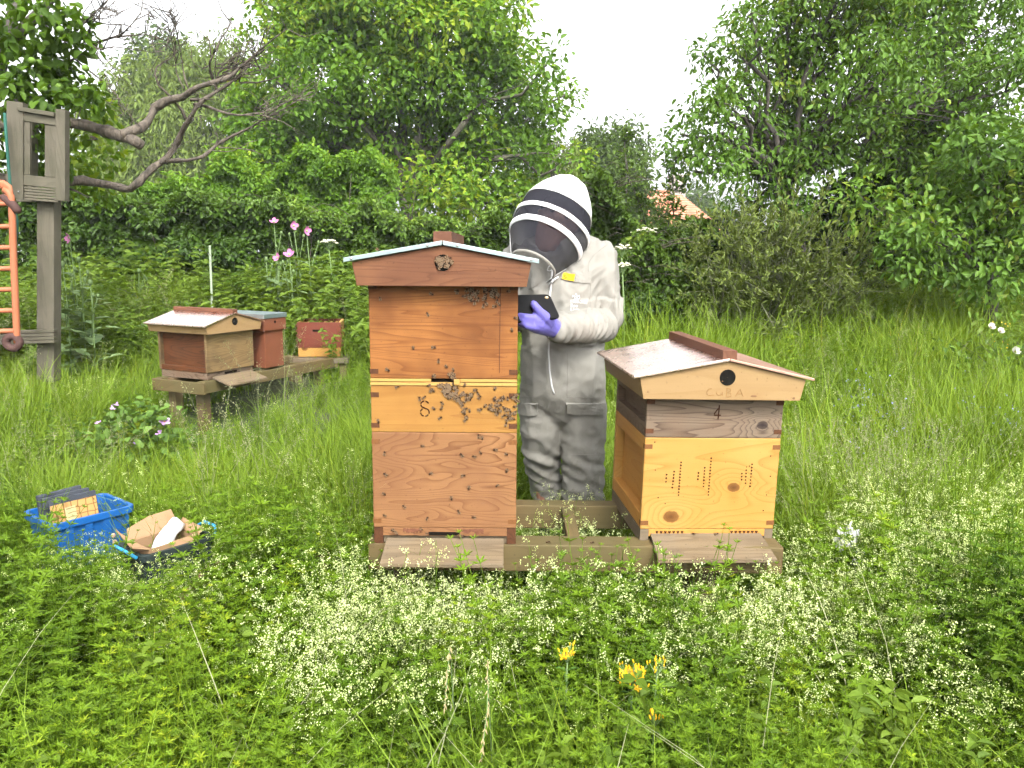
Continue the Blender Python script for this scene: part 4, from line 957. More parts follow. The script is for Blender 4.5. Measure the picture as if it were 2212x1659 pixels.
HOODM = fabric('white_cotton_hood', (0.72, 0.725, 0.71), 0.03)
TRIM = fabric('white_trim', (0.80, 0.80, 0.80), 0.02, 0.1)
SEAM = plain('grey_seam', (0.22, 0.21, 0.19), 0.9, var=0.1)
ZIPM = plain('white_zip', (0.72, 0.72, 0.72), 0.6, var=0.05)
GLOVE = plain('violet_nitrile', (0.165, 0.150, 0.520), 0.42, var=0.10, scale=30, bumpy=0.25, bscale=120)
SKIN = plain('skin', (0.40, 0.20, 0.14), 0.5, var=0.08)
HAIR = plain('dark_hair', (0.05, 0.03, 0.02), 0.6)
BOOT = plain('dark_boot', (0.03, 0.028, 0.026), 0.6)
def veil_mat():
    m, nt, b = new_mat('black_veil_mesh'); t = NT(nt)
    b.inputs['Base Color'].default_value = (0.020, 0.020, 0.026, 1); b.inputs['Roughness'].default_value = 0.9; b.inputs['Specular IOR Level'].default_value = 0.05
    tr = t.n('ShaderNodeBsdfTransparent'); ms = t.n('ShaderNodeMixShader'); ms.inputs[0].default_value = 0.30
    nt.links.new(b.outputs[0], ms.inputs[1]); nt.links.new(tr.outputs[0], ms.inputs[2]); nt.links.new(ms.outputs[0], nt.nodes['Material Output'].inputs[0])
    return m
VEIL = veil_mat()
PY = 3.28
PB = Vector((at_y(1216, 800, PY).x, PY, 0.0))
person = thing('person', 'person in stone grey bee suit and black-veiled white hood bending over a tablet', 'person', tuple(PB))
def Q(px, py, dy=0.0): return at_y(px, py, PY + dy)
def ring(c, a, b, ax=(1, 0, 0), ay=(0, 1, 0), n=20, p=2.3):
    ax = Vector(ax).normalized(); ay = Vector(ay).normalized(); out = []
    for i in range(n):
        u = 2 * math.pi * i / n; cu, su = math.cos(u), math.sin(u)
        out.append(Vector(c) + ax * (a * math.copysign(abs(cu) ** (2 / p), cu)) + ay * (b * math.copysign(abs(su) ** (2 / p), su)))
    return out
def limb_rings(pts, rads, n=14, flat=1.0):
    rings = []; pts = [Vector(p) for p in pts]; ref = Vector((0, 1, 0))
    for k, p in enumerate(pts):
        t = (pts[min(k+1, len(pts)-1)] - pts[max(k-1, 0)]).normalized()
        a = (ref - t * ref.dot(t)).normalized(); c = t.cross(a); r = rads[k]
        rings.append([p + c * (math.cos(2*math.pi*i/n) * r) + a * (math.sin(2*math.pi*i/n) * r * flat) for i in range(n)])
    return rings
# joints measured from the picture
sL = Q(1296, 552, 0.02); eL = Q(1312, 690, -0.04); wL = Q(1197, 712, -0.30)          # arm on the picture's right, carrying the tablet
sR = Q(1128, 556, 0.0); eR = Q(1092, 690, -0.02); wR = Q(1112, 690, -0.28)           # other arm, mostly behind the tall hive
def suit_mesh():
    mb = MB()
    torso = []
    for (py, xl_, xr_, b, dy) in [(505,1150,1265,0.080,0.02),(522,1130,1298,0.105,0.02),(545,1112,1316,0.120,0.02),(575,1108,1312,0.132,0.0),(615,1116,1300,0.142,-0.01),(660,1122,1296,0.150,-0.01),(710,1122,1298,0.152,0.0),
                           (760,1120,1306,0.155,0.0),(810,1120,1312,0.155,0.0),(845,1124,1311,0.148,0.0),(870,1134,1302,0.125,0.0),(900,1160,1275,0.085,0.0),(920,1190,1240,0.04,0.0)]:
        c = Q(0.5 * (xl_ + xr_), py, dy); w_ = 0.5 * (Q(xr_, py, dy).x - Q(xl_, py, dy).x)
        torso.append(ring(c, w_, b))
    mb.loft(torso[::-1])
    for s, path in ((1, [(1250,770,0.110,0.0),(1256,830,0.110,0.0),(1260,880,0.105,0.0),(1259,930,0.098,0.0),(1259,980,0.094,-0.01),(1260,1020,0.092,-0.01),(1259,1060,0.094,0.0),(1258,1100,0.092,0.0),(1258,1140,0.085,0.0)]),
                    (-1, [(1178,770,0.110,0.0),(1172,830,0.104,0.0),(1166,880,0.092,0.0),(1167,930,0.086,0.0),(1170,980,0.082,0.04),(1175,1020,0.078,0.08),(1182,1055,0.075,0.10),(1186,1085,0.070,0.11),(1188,1115,0.066,0.11)])):
        mb.loft(limb_rings([Q(a, b, d) for a, b, r, d in path], [r for a, b, r, d in path], 16, 1.02))
    def arm(s_, e_, w__, r):
        d = (w__ - e_)
        pts = [s_ + Vector((-0.02 if s_.x > PB.x else 0.02, 0, 0.02)), s_, s_.lerp(e_, 0.35), s_.lerp(e_, 0.7), e_ + Vector((0.004, 0.01, 0.006)), e_.lerp(w__, 0.12) + Vector((0.01, 0, -0.02)), e_.lerp(w__, 0.35) + Vector((0, 0, -0.012)), e_.lerp(w__, 0.65), e_.lerp(w__, 0.88), w__]
        mb.loft(limb_rings(pts, r, 14))
    arm(sL, eL, wL, [0.064, 0.076, 0.073, 0.068, 0.064, 0.063, 0.061, 0.055, 0.047, 0.037])
    arm(sR, eR, wR, [0.070, 0.082, 0.078, 0.072, 0.068, 0.066, 0.062, 0.056, 0.050, 0.038])
    me = mb.mesh('suit_base', SUIT)
    o = bpy.data.objects.new('suit_base', me); COL.objects.link(o)
    r = o.modifiers.new('r', 'REMESH'); r.mode = 'VOXEL'; r.voxel_size = 0.0065
    sm = o.modifiers.new('s', 'SMOOTH'); sm.factor = 0.6; sm.iterations = 18
    dg = bpy.context.evaluated_depsgraph_get(); ev = o.evaluated_get(dg)
    me2 = bpy.data.meshes.new_from_object(ev); bpy.data.objects.remove(o)
    n = len(me2.vertices); co = np.empty(n * 3, np.float32); no = np.empty(n * 3, np.float32)
    me2.vertices.foreach_get('co', co); me2.vertex_normals.foreach_get('vector', no)
    co = co.reshape(-1, 3).astype(float); no = no.reshape(-1, 3).astype(float)
    axL = np.array((wL - eL).normalized()); eLa = np.array(eL); wLa = np.array(wL); sLa = np.array(sL)
    out = np.zeros(n)
    fold_z = lambda x, z, f, ph, sl: np.sin((z + sl * x) * f + ph)
    for i in range(n):
        p = co[i]
        v = p - eLa; ta = float(v @ axL); da = np.linalg.norm(v - ta * axL); la = np.linalg.norm(wLa - eLa)
        inarm = da < 0.095 and -0.06 < ta < la + 0.02 and p[1] < PY - 0.01 + 0.1 and p[0] > wLa[0] - 0.02
        if inarm and abs(p[2] - eLa[2]) < 0.14:
            t_ = ta / la; q_ = Vector((p[0] * 5, p[1] * 5, p[2] * 5))
            w1 = mnoise.noise(Vector((ta * 26 + 2.0 * mnoise.noise(q_), p[2] * 7, 3.1)))
            amp = 0.013 + 0.012 * max(0, t_ - 0.15)
            out[i] = amp * (1 - 2.2 * abs(w1)) + (0.004 * math.sin(ta * 210) if t_ > 0.86 else 0)
        elif p[2] > 1.02:                                   # chest and upper arm: long soft folds from the shoulder
            a = mnoise.noise(Vector((p[0] * 13 + p[2] * 5, p[1] * 4, p[2] * 3.2 - p[0] * 3)))
            b = mnoise.noise(Vector((p[0] * 30, p[1] * 8, p[2] * 9)))
            c = mnoise.noise(Vector((p[0] * 19 - p[2] * 16, p[1] * 6, p[2] * 11 + p[0] * 8)))
            out[i] = 0.016 * (0.42 - 2 * abs(a)) + 0.006 * (0.4 - 2 * abs(c)) + 0.002 * b
        else:                                               # trousers: vertical drape above, bunched folds at knee and shin
            low = float(sstep(0.72, 0.42, p[2]))
            a = mnoise.noise(Vector((p[0] * 11, p[1] * 4, p[2] * 2.2 + 7)))
            b = mnoise.noise(Vector((p[0] * 5 + 2, p[1] * 4, p[2] * 15 + p[0] * 9)))
            c = mnoise.noise(Vector((p[0] * 18 + p[2] * 9, p[1] * 7, p[2] * 17 - p[0] * 10))); c = (0.4 - 2.0 * abs(c)) * (1.2 + 0.8 * low)
            out[i] = (1 - low) * 0.012 * (0.5 - 2 * abs(a)) + (0.25 + low) * 0.011 * (0.5 - 2.0 * abs(b)) + 0.0025 * c
            kn = math.exp(-((p[2] - 0.52) / 0.035) ** 2); out[i] += 0.006 * kn * math.sin(p[0] * 40 + p[2] * 90)
    co += no * out[:, None]
    me2.vertices.foreach_set('co', (co - np.array(PB)).astype(np.float32).reshape(-1)); me2.update()
    me2.polygons.foreach_set('use_smooth', [True] * len(me2.polygons)); me2.name = 'bee_suit'
    return me2
suit = link_mesh('bee_suit', suit_mesh(), person)
_sv = [v.co + PB for v in suit.data.vertices]
SUIT_BVH = BVHTree.FromPolygons(_sv, [tuple(p.vertices) for p in suit.data.polygons])
def on_suit(px, py):
    d = ray(px, py).normalized(); h = SUIT_BVH.ray_cast(CAM_P, d, 12)
    if h[0] is None: return at_y(px, py, PY - 0.12), Vector((0, -1, 0))
    nn = h[1] if h[1].dot(d) < 0 else -h[1]
    return h[0], nn
def patch(name, rows, mat, parent, off=0.004, thick=0.003, smooth=True):
    """a cloth piece sewn on the suit; rows: grid of picture points that are laid on the suit's surface"""
    mb = MB(); nr, nc = len(rows), len(rows[0]); top = []
    for r_ in rows:
        for (a, b) in r_:
            h, nn = on_suit(a, b); top.append(h + nn * off - PB)
    bot = []
    for r_ in rows:
        for (a, b) in r_:
            h, nn = on_suit(a, b); bot.append(h - nn * 0.004 - PB)
    k = nr * nc; f = []
    for i in range(nr - 1):
        for j in range(nc - 1):
            q_ = (i*nc + j, (i+1)*nc + j, (i+1)*nc + j + 1, i*nc + j + 1); f.append(q_)
    def side(a, b): f.append((a, b, b + k, a + k))
    for j in range(nc - 1): side(j, j + 1); side((nr-1)*nc + j + 1, (nr-1)*nc + j)
    for i in range(nr - 1): side((i+1)*nc, i*nc); side(i*nc + nc - 1, (i+1)*nc + nc - 1)
    mb.add(top + bot, f); return mb.build(name, mat, parent, smooth=False)
def grid4(tl, tr, br, bl, nr=5, nc=9, sag=0.0):
    rows = []
    for i in range(nr):
        u = i / (nr - 1); r_ = []
        for j in range(nc):
            w_ = j / (nc - 1)
            x = (tl[0]*(1-w_) + tr[0]*w_)*(1-u) + (bl[0]*(1-w_) + br[0]*w_)*u; y = (tl[1]*(1-w_) + tr[1]*w_)*(1-u) + (bl[1]*(1-w_) + br[1]*w_)*u
            r_.append((x, y + sag * u * math.sin(math.pi * w_)))
        rows.append(r_)
    return rows
def seam(name, pts, mat, r=0.0016, n=24, off=0.001, parent=None, flat=None):
    P_ = []
    for k in range(len(pts) - 1):
        m_ = max(2, int(math.hypot(pts[k+1][0] - pts[k][0], pts[k+1][1] - pts[k][1]) / 6))
        for i in range(m_): P_.append((pts[k][0] + (pts[k+1][0] - pts[k][0]) * i / m_, pts[k][1] + (pts[k+1][1] - pts[k][1]) * i / m_))
    P_.append(pts[-1]); out = []
    for a, b in P_:
        h, nn = on_suit(a, b); out.append(h + nn * off - PB)
    return MB().tube(out, r, 6).build(name, mat, parent or suit, smooth=True)
patch('thigh_pocket_flap', grid4((1222,870),(1304,871),(1303,893),(1224,891), sag=3), SUIT, suit, 0.011)
patch('thigh_pocket_flap', grid4((1123,872),(1162,870),(1161,893),(1124,894), sag=4), SUIT, suit, 0.011)
patch('chest_pocket_flap', grid4((1212,584),(1276,588),(1274,612),(1212,604), sag=2), SUIT, suit, 0.005)
patch('chest_pocket_flap', grid4((1148,580),(1172,580),(1168,606),(1148,622), sag=2), SUIT, suit, 0.005)
tagm = plain('yellow_name_tag', (0.85, 0.52, 0.02), 0.5, var=0.05)
tg = patch('name_tag', grid4((1216,590),(1243,592),(1240,608),(1214,604), 3, 5), tagm, suit, 0.0085)
redm = plain('red_tag_print', (0.45, 0.10, 0.02), 0.6)
seam('tag_print', [(1217,595),(1223,596),(1217,599),(1223,600)], redm, 0.0011, off=0.009, parent=tg)
seam('tag_print', [(1218,603),(1224,601),(1229,604),(1233,602),(1237,605)], redm, 0.0010, off=0.009, parent=tg)
seam('zip', [(1193,576),(1192,600),(1190,622),(1187,645)], ZIPM, 0.0042)
seam('zip', [(1186,728),(1185,760),(1187,800),(1192,835),(1197,850)], ZIPM, 0.0040)
seam('zip_ring', [(1190,574),(1184,577),(1183,584),(1188,586),(1193,582),(1193,576)], ZIPM, 0.0016, off=0.004)
for pts in ([(1276,588),(1275,640),(1262,690)], [(1313,527),(1296,540),(1282,552),(1272,566),(1271,590)], [(1328,560),(1329,620),(1326,665),(1310,690),(1288,706)],
            [(1224,858),(1305,859)], [(1126,858),(1158,858)], [(1225,755),(1226,800),(1225,855)], [(1165,600),(1160,618),(1140,624)], [(1226,982),(1298,983)], [(1132,978),(1166,976)]):
    seam('stitched_seam', pts, SEAM, 0.0011, off=0.0002)
# white print on the chest: crest and three words
def chest_text(txt, px, py, size):
    cu = bpy.data.curves.new('chest_print', 'FONT'); cu.body = txt; cu.size = size; cu.extrude = 0.0004; cu.align_x = 'LEFT'
    tmp = bpy.data.objects.new('tmp', cu); COL.objects.link(tmp)
    dg = bpy.context.evaluated_depsgraph_get(); me = bpy.data.meshes.new_from_object(tmp.evaluated_get(dg)); bpy.data.objects.remove(tmp)
    h, nn = on_suit(px, py); nn = (nn + Vector((0, -1.2, 0.2))).normalized()
    X_ = Vector((1, 0, 0)); X_ = (X_ - nn * X_.dot(nn)).normalized(); Y_ = nn.cross(X_)
    M = Matrix((X_, Y_, nn)).transposed(); sc = []
    for v in me.vertices:
        w_ = h + M @ Vector((v.co.x, v.co.y, 0)); k = SUIT_BVH.ray_cast(w_ + nn * 0.06, -nn, 0.15)
        v.co = (k[0] if k[0] is not None else w_) + nn * (0.0015 + v.co.z) - PB
    me.materials.clear(); me.materials.append(TRIM); link_mesh('chest_print', me, suit)
chest_text('National', 1232, 655, 0.020); chest_text('Bee', 1232, 663.5, 0.020); chest_text('Unit', 1232, 672, 0.020)
cr = []
for pts in ([(1236,642),(1238,638),(1241,640),(1240,645)], [(1242,637),(1244,635),(1246,638),(1244,645)], [(1248,640),(1251,638),(1252,643),(1249,646)], [(1237,647),(1243,649),(1250,647)], [(1241,641),(1247,641),(1247,646),(1241,646)]):
    seam('crest_print', pts, TRIM, 0.0017, off=0.0012)
# collar gathers where hood meets suit
# hood: shell of revolution round a tilted axis
AX = Vector((0.389, 0.504, 0.770)).normalized()
HC = at_y(1173, 526, PY - 0.11)
HX = Vector((0.915, -0.09, -0.40)); HX = (HX - AX * HX.dot(AX)).normalized(); HY = AX.cross(HX)      # HX to the picture's right, HY away from the camera
prof_h = [-0.125, -0.10, -0.075, -0.045, -0.02, -0.004, 0.010, 0.024, 0.050, 0.074, 0.095, 0.13, 0.17, 0.20, 0.23, 0.26, 0.285, 0.305, 0.318, 0.325]
prof_r = [0.085, 0.098, 0.112, 0.128, 0.140, 0.1485, 0.152, 0.155, 0.160, 0.162, 0.162, 0.160, 0.152, 0.143, 0.128, 0.108, 0.086, 0.060, 0.034, 0.004]
def hood_pt(h, u, grow=0.0):
    h = h - 0.020 * max(0.0, -math.sin(u)) ** 1.5 * (max(0.0, h) / 0.166 if h < 0.166 else (0.325 - h) / 0.159)
    r = float(np.interp(h, prof_h, prof_r)) + grow
    wr = 0.004 * mnoise.noise(Vector((math.cos(u) * 3, math.sin(u) * 3, h * 14))) * (1.6 if h > 0.17 else 0.5)
    r += wr
    back = 0.025 * max(0.0, math.sin(u)) * float(sstep(0.25, 0.0, h)) + 0.012 * float(sstep(0.1, 0.30, h)) * math.sin(u)
    sx_ = 1.0 + 0.03 * math.cos(u) - 0.13 * max(0.0, math.cos(u)) * float(sstep(0.06, 0.2, h))
    return HC + AX * h + HX * (r * math.cos(u) * 1.0 * sx_) + HY * (r * math.sin(u) * 0.98 + back) + Vector((0.0, 0.0, 0.0))
def hood_part(name, h0, h1, u0, u1, mat, grow=0.0, nh=10, nu=48, solid=0.0):
    mb = MB(); v = []
    hs = [h0 + (h1 - h0) * i / nh for i in range(nh + 1)]
    for h in hs:
        for j in range(nu + 1): v.append(hood_pt(h, u0 + (u1 - u0) * j / nu, grow) - PB)
    f = [(i*(nu+1) + j, i*(nu+1) + j + 1, (i+1)*(nu+1) + j + 1, (i+1)*(nu+1) + j) for i in range(nh) for j in range(nu)]
    mb.add(v, f); o = mb.build(name, mat, person, smooth=True)
    if solid:
        s_ = o.modifiers.new('s', 'SOLIDIFY'); s_.thickness = solid; s_.offset = 0
    return o
U0, U1 = R(-186), R(8)                           # front half carries the veil
hood = hood_part('hood', 0.166, 0.325, 0, 2 * math.pi, HOODM, 0.0, 18, 64, 0.003)
bk = hood_part('hood_back', -0.125, 0.166, U1, U0 + 2 * math.pi, HOODM, 0.0, 22, 40, 0.003); bk.parent = person
hood_part('veil', -0.110, 0.166, U0, U1, VEIL, -0.001, 26, 56, 0.0)
hood_part('veil_band', -0.006, 0.018, U0, U1, TRIM, 0.004, 3, 56, 0.004)
hood_part('veil_band', 0.066, 0.087, U0, U1, TRIM, 0.0025, 3, 56, 0.003)
hood_part('veil_edging', 0.160, 0.169, U0, U1, HOODM, 0.002, 2, 56, 0.003)
hood_part('collar', -0.135, -0.098, U1, U0 + 2 * math.pi, HOODM, 0.012, 4, 40, 0.006)
hood_part('veil_hem', -0.118, -0.108, U0, U1, SUIT, 0.002, 2, 56, 0.003)
# loose collar roll lying on the shoulders
cr_ = MB(); cpts = []
for i in range(41):
    u = R(30) + R(125) * i / 40; p = HC + AX * (-0.135) + HX * (0.118 * math.cos(u)) + HY * (0.105 * math.sin(u) + 0.02) + Vector((0.01, 0, -0.012 + 0.006 * math.sin(5 * u)))
    cpts.append(p - PB)
cr_.tube(cpts, [(0.020 + 0.005 * math.sin(i * 1.7)) * min(1.0, 0.15 + 0.17 * min(i, 40 - i)) for i in range(41)], 10); cr_.build('collar_roll', SUIT, person, smooth=True)
# head inside the veil and the body under the suit, one mesh
def body():
    me = bpy.data.meshes.new('body'); pts = []; rad = []; ed = []
    def ad(p, r, par=None):
        pts.append(Vector(p) - PB); rad.append(r)
        if par is not None: ed.append((par, len(pts) - 1))
        return len(pts) - 1
    hc = HC + AX * 0.125 + Vector((0.015, 0.02, 0))
    pel = ad(Q(1216, 800), 0.11); ch = ad(Q(1212, 640), 0.10, pel); nk = ad(Q(1208, 545, 0.03), 0.055, ch); nk2 = ad(HC + AX * -0.01 + Vector((0.02, 0.05, 0)), 0.05, nk)
    h1 = ad(hc - AX * 0.05, 0.068, nk2); h2 = ad(hc, 0.086, h1); h3 = ad(hc + AX * 0.06, 0.082, h2); h4 = ad(hc + AX * 0.10, 0.052, h3)
    fdir = (-HY * 0.85 - AX * 0.35).normalized()
    n1 = ad(hc + fdir * 0.098 - AX * 0.005, 0.014, h2); j1 = ad(hc - AX * 0.070 + fdir * 0.045, 0.030, h1)
    for s in (-1, 1): ad(hc + HX * (0.085 * s) - AX * 0.01, 0.018, h2)
    for s_, e_, w_ in ((sL, eL, wL), (sR, eR, wR)):
        a = ad(s_, 0.05, ch); b = ad(e_, 0.040, a); ad(e_.lerp(w_, 1.02), 0.026, b)
    for a, b, c in ((Q(1258, 830), Q(1259, 985), Q(1258, 1130)), (Q(1170, 830), Q(1170, 985, 0.04), Q(1188, 1110, 0.11))):
        i = ad(a, 0.075, pel); j = ad(b, 0.055, i); k = ad((c.x, c.y, 0.09), 0.04, j); ad((c.x, c.y - 0.10, 0.05), 0.035, k)
    me.from_pydata([tuple(p) for p in pts], ed, []); me.update()
    o = link_mesh('body', me, person); me.materials.append(SKIN)
    sk = o.modifiers.new('skin', 'SKIN'); sk.use_smooth_shade = True
    for i, sv in enumerate(me.skin_vertices[0].data): sv.radius = (rad[i], rad[i]); sv.use_root = (i == pel)
    ss = o.modifiers.new('sub', 'SUBSURF'); ss.levels = 2; ss.render_levels = 2
    hr = MB(); M = Matrix((HX, HY, AX)).transposed().to_4x4(); M.translation = hc + AX * 0.055 + HY * 0.02 - PB
    hr.ellipsoid((0, 0, 0), (0.092, 0.098, 0.075), M, 18, 12); hr.build('hair', HAIR, person, smooth=True)
    for s in (-1, 1):
        e = hc + fdir * 0.082 + HX * (0.032 * s) + AX * 0.012 - PB
        MB().ellipsoid(tuple(e), (0.012, 0.012, 0.009), nu=10, nv=7).build('eye', HAIR, person, smooth=True)
    m_ = hc - AX * 0.062 + fdir * 0.088 - PB
    MB().tube([m_ - HX * 0.024, m_ - fdir * -0.004, m_ + HX * 0.024], [0.004, 0.007, 0.004], 6).build('mouth', plain('lips', (0.28, 0.10, 0.08), 0.5), person, smooth=True)
body()
for (c, sgn) in ((Q(1258, 1130), 1), (Q(1188, 1110, 0.11), -1)):
    b_ = MB(); x, y = c.x - PB.x, c.y - PB.y
    b_.loft([ring((x, y + 0.0, 0.30), 0.062, 0.066, n=14), ring((x, y, 0.14), 0.055, 0.06, n=14), ring((x, y - 0.02, 0.08), 0.055, 0.09, n=14), ring((x, y - 0.05, 0.045), 0.052, 0.125, n=14), ring((x, y - 0.05, 0.0), 0.052, 0.13, n=14)][::-1])
    b_.build('boot', BOOT, person, smooth=True)
# tablet
ta, tb_, tc, td = at_y(1080, 640, PY - 0.40), at_y(1186, 637, PY - 0.34), at_y(1209, 688, PY - 0.40), at_y(1096, 700, PY - 0.46)
tn = (tb_ - ta).cross(td - ta).normalized(); tn = tn if tn.y < 0 else -tn
def rounded(c4, k=0.12):
    out = []
    for i in range(4):
        p, a, b = c4[i], c4[i-1], c4[(i+1) % 4]
        for t_ in np.linspace(0, 1, 5):
            q0 = p.lerp(a, k); q1 = p.lerp(b, k); out.append(q0.lerp(p, t_).lerp(p.lerp(q1, t_), t_))
    return out
tab0 = (ta + tb_ + tc + td) / 4
tablet = thing('tablet', 'black tablet in a rubber case held against the tall hive', 'tablet', tuple(tab0))
TABM = plain('black_rubber', (0.006, 0.006, 0.007), 0.75, spec=0.12, var=0.2, bumpy=0.1)
out_ = rounded([ta, td, tc, tb_])
MB().loft([[p - tab0 + tn * 0.007 for p in out_], [p - tab0 + (p - tab0) * 0.015 for p in out_], [p - tab0 - tn * 0.007 for p in out_]]).build('case', TABM, tablet, bevel=0.002)
lens = tb_.lerp(tc, 0.18).lerp(ta, 0.10)
MB().ellipsoid(tuple(lens - tab0 + tn * 0.0075), (0.008, 0.003, 0.006), nu=12, nv=6).build('camera_lens', plain('lens_ring', (0.35, 0.27, 0.16), 0.25, 0.5), tablet, smooth=True)
scr = [p.lerp(tab0, 0.08) - tab0 - tn * 0.0075 for p in out_]
MB().add([p - tn * 0.0004 for p in scr], [tuple(range(len(scr)))]).build('screen', plain('dark_screen', (0.02, 0.022, 0.03), 0.1), tablet)
# gloved hand: palm under the tablet, thumb over its face, fingers behind it
def glove():
    mb = MB(); D = lambda px, py, dy: at_y(px, py, PY + dy) - PB
    palm = [(1203, 713, -0.30, 0.034), (1190, 706, -0.325, 0.040), (1175, 699, -0.365, 0.045), (1160, 696, -0.40, 0.043), (1148, 695, -0.42, 0.036)]
    mb.loft(limb_rings([D(a, b, c) for a, b, c, r in palm], [r for *_, r in palm], 14, 0.75))
    mb.loft(limb_rings([D(1186, 698, -0.36), D(1176, 685, -0.405), D(1165, 673, -0.42), D(1157, 663, -0.423), D(1152, 655, -0.420), D(1150, 650, -0.416)], [0.027, 0.023, 0.0175, 0.0155, 0.0135, 0.006], 12))
    for k, (a, b, ln) in enumerate(((1150, 688, 1.0), (1148, 694.5, 1.08), (1148, 701, 1.0), (1150, 706, 0.82))):
        x0, y0_ = a, b
        pts = [D(x0 + 12, y0_ + 1, -0.405), D(x0, y0_, -0.430), D(x0 - 17 * ln, y0_ - 3, -0.440), D(x0 - 30 * ln, y0_ - 6, -0.425), D(x0 - 38 * ln, y0_ - 9, -0.405), D(x0 - 41 * ln, y0_ - 11, -0.392)]
        mb.loft(limb_rings(pts, [0.018, 0.0165, 0.014, 0.0125, 0.011, 0.005], 10))
    me = mb.mesh('glove', GLOVE); o = link_mesh('glove', me, person)
    r = o.modifiers.new('r', 'REMESH'); r.mode = 'VOXEL'; r.voxel_size = 0.0028; r.use_smooth_shade = True
    s_ = o.modifiers.new('s', 'SMOOTH'); s_.factor = 0.5; s_.iterations = 4
    # other hand, behind the hive
    mb = MB(); mb.loft(limb_rings([D(1112, 690, -0.28), D(1108, 688, -0.32), D(1100, 686, -0.37), D(1094, 684, -0.40)], [0.032, 0.036, 0.038, 0.03], 12, 0.55))
    for k in range(4):
        y_ = 672 + k * 8; mb.loft(limb_rings([D(1096, y_ + 3, -0.39), D(1090, y_, -0.43), D(1094, y_, -0.46), D(1102, y_, -0.47)], [0.013, 0.012, 0.011, 0.006], 8))
    mb.loft(limb_rings([D(1108, 676, -0.33), D(1108, 664, -0.37), D(1106, 656, -0.40)], [0.016, 0.014, 0.008], 8))
    me = mb.mesh('glove', GLOVE); o = link_mesh('glove', me, person)
    r = o.modifiers.new('r', 'REMESH'); r.mode = 'VOXEL'; r.voxel_size = 0.003; r.use_smooth_shade = True
glove()

# ------------------------------------------------------------------ climbing frame, ladder, rope on the left
W_OLD = wood('silvered_timber', (0.27, 0.240, 0.18), (0.11, 0.098, 0.072), rings=7, stretch=(9, 9, 0.8), seed=31, line=0.6, stain=(0.10, 0.10, 0.06), stain_amt=0.6, bumpy=0.5)
W_OLDX = wood('silvered_timber_cross', (0.27, 0.240, 0.18), (0.11, 0.098, 0.072), rings=7, stretch=(0.8, 9, 9), seed=32, line=0.6, stain=(0.10, 0.10, 0.06), stain_amt=0.6, bumpy=0.5)
FY = 5.6
zf = lambda zx, zy, dy=0.0: at_y(zx * 0.3946, 177 + zy * 0.3946, FY + dy)
pb = zf(225, 1600); pb.z = G(pb.x, FY)
frame = thing('climbing_frame', 'weathered grey timber climbing frame with slatted guard panel on a post', 'climbing frame', tuple(pb))
def fbox(name, zx0, zx1, zy0, zy1, d0, d1, mat, parent=None, slant=0.0):
    a = zf(zx0, zy0); b = zf(zx1, zy1); c = zf(zx1, zy0); d = zf(zx0, zy1)
    m = MB(); v = []
    for dd in (d0, d1):
        for p in (d, b, c, a): v.append((p.x - pb.x, p.y - pb.y + dd, p.z - pb.z - (slant * (p.x - a.x) if True else 0)))
    m.add(v, [(0, 1, 2, 3), (7, 6, 5, 4), (0, 4, 5, 1), (1, 5, 6, 2), (2, 6, 7, 3), (3, 7, 4, 0)])
    return m.build(name, mat, parent or frame, bevel=0.003)
post = fbox('post', 200, 268, 640, 1650, 0.06, 0.155, W_OLD)
fbox('post_edge', 166, 199, 650, 1640, 0.075, 0.15, W_OLD, post)
fbox('stile', 45, 134, 105, 640, -0.02, 0.04, W_OLD, slant=0.12); fbox('stile', 312, 364, 150, 652, -0.02, 0.04, W_OLD, slant=0.1)
fbox('top_rail', 112, 308, 138, 162, -0.035, 0.05, W_OLDX, slant=0.16); fbox('panel_rail', 118, 310, 164, 212, -0.012, 0.018, W_OLDX, slant=0.15)
fbox('slat', 122, 166, 212, 508, -0.004, 0.016, W_OLD, slant=0.1); fbox('slat', 246, 312, 220, 520, -0.004, 0.016, W_OLD, slant=0.1)
fbox('slat', 178, 206, 214, 510, 0.16, 0.18, W_OLD, slant=0.1); fbox('slat', 214, 244, 218, 515, 0.16, 0.18, W_OLD, slant=0.1)
fbox('panel_rail', 132, 318, 508, 566, -0.012, 0.018, W_OLDX, slant=0.1)
for k in range(5): fbox('grooved_strip', 136, 322, 571 + k * 15.5, 584 + k * 15.5, -0.008, 0.02, W_OLDX, slant=0.08)
for k in range(4): fbox('grooved_beam_strip', -60, 296, 1366 + k * 19, 1383 + k * 19, 0.0, 0.05, W_OLDX, slant=-0.03)
fbox('back_post', -60, 30, 90, 640, 0.30, 0.38, W_OLD)
fbox('bolt', 110, 118, 598, 606, -0.03, -0.018, STEEL)
OR = plain('orange_plastic', (0.44, 0.150, 0.075), 0.5, var=0.15, scale=12); BRN = plain('brown_foam_tube', (0.085, 0.045, 0.040), 0.8, var=0.3, scale=60, bumpy=0.3)
lb0 = zf(90, 1400, -0.30)
lad = thing('rope_ladder', 'orange plastic ladder hanging beside the grey post', 'ladder', tuple(lb0))
L_ = lambda zx, zy, dy=-0.30: zf(zx, zy, dy) - lb0
MB().tube([L_(20, 592), L_(45, 600), L_(60, 625), L_(66, 680), L_(72, 900), L_(82, 1140), L_(92, 1380), L_(94, 1430)], 0.022, 10).build('side_rail', OR, lad, smooth=True)
MB().tube([L_(-160, 640), L_(-150, 1400)], 0.022, 10).build('side_rail', OR, lad, smooth=True)
for k, zy in enumerate((665, 790, 905, 1020, 1135, 1250, 1362)): MB().tube([L_(-160, zy + 8), L_(70 + k * 3.4, zy)], 0.017, 8).build('rung', OR, lad, smooth=True)
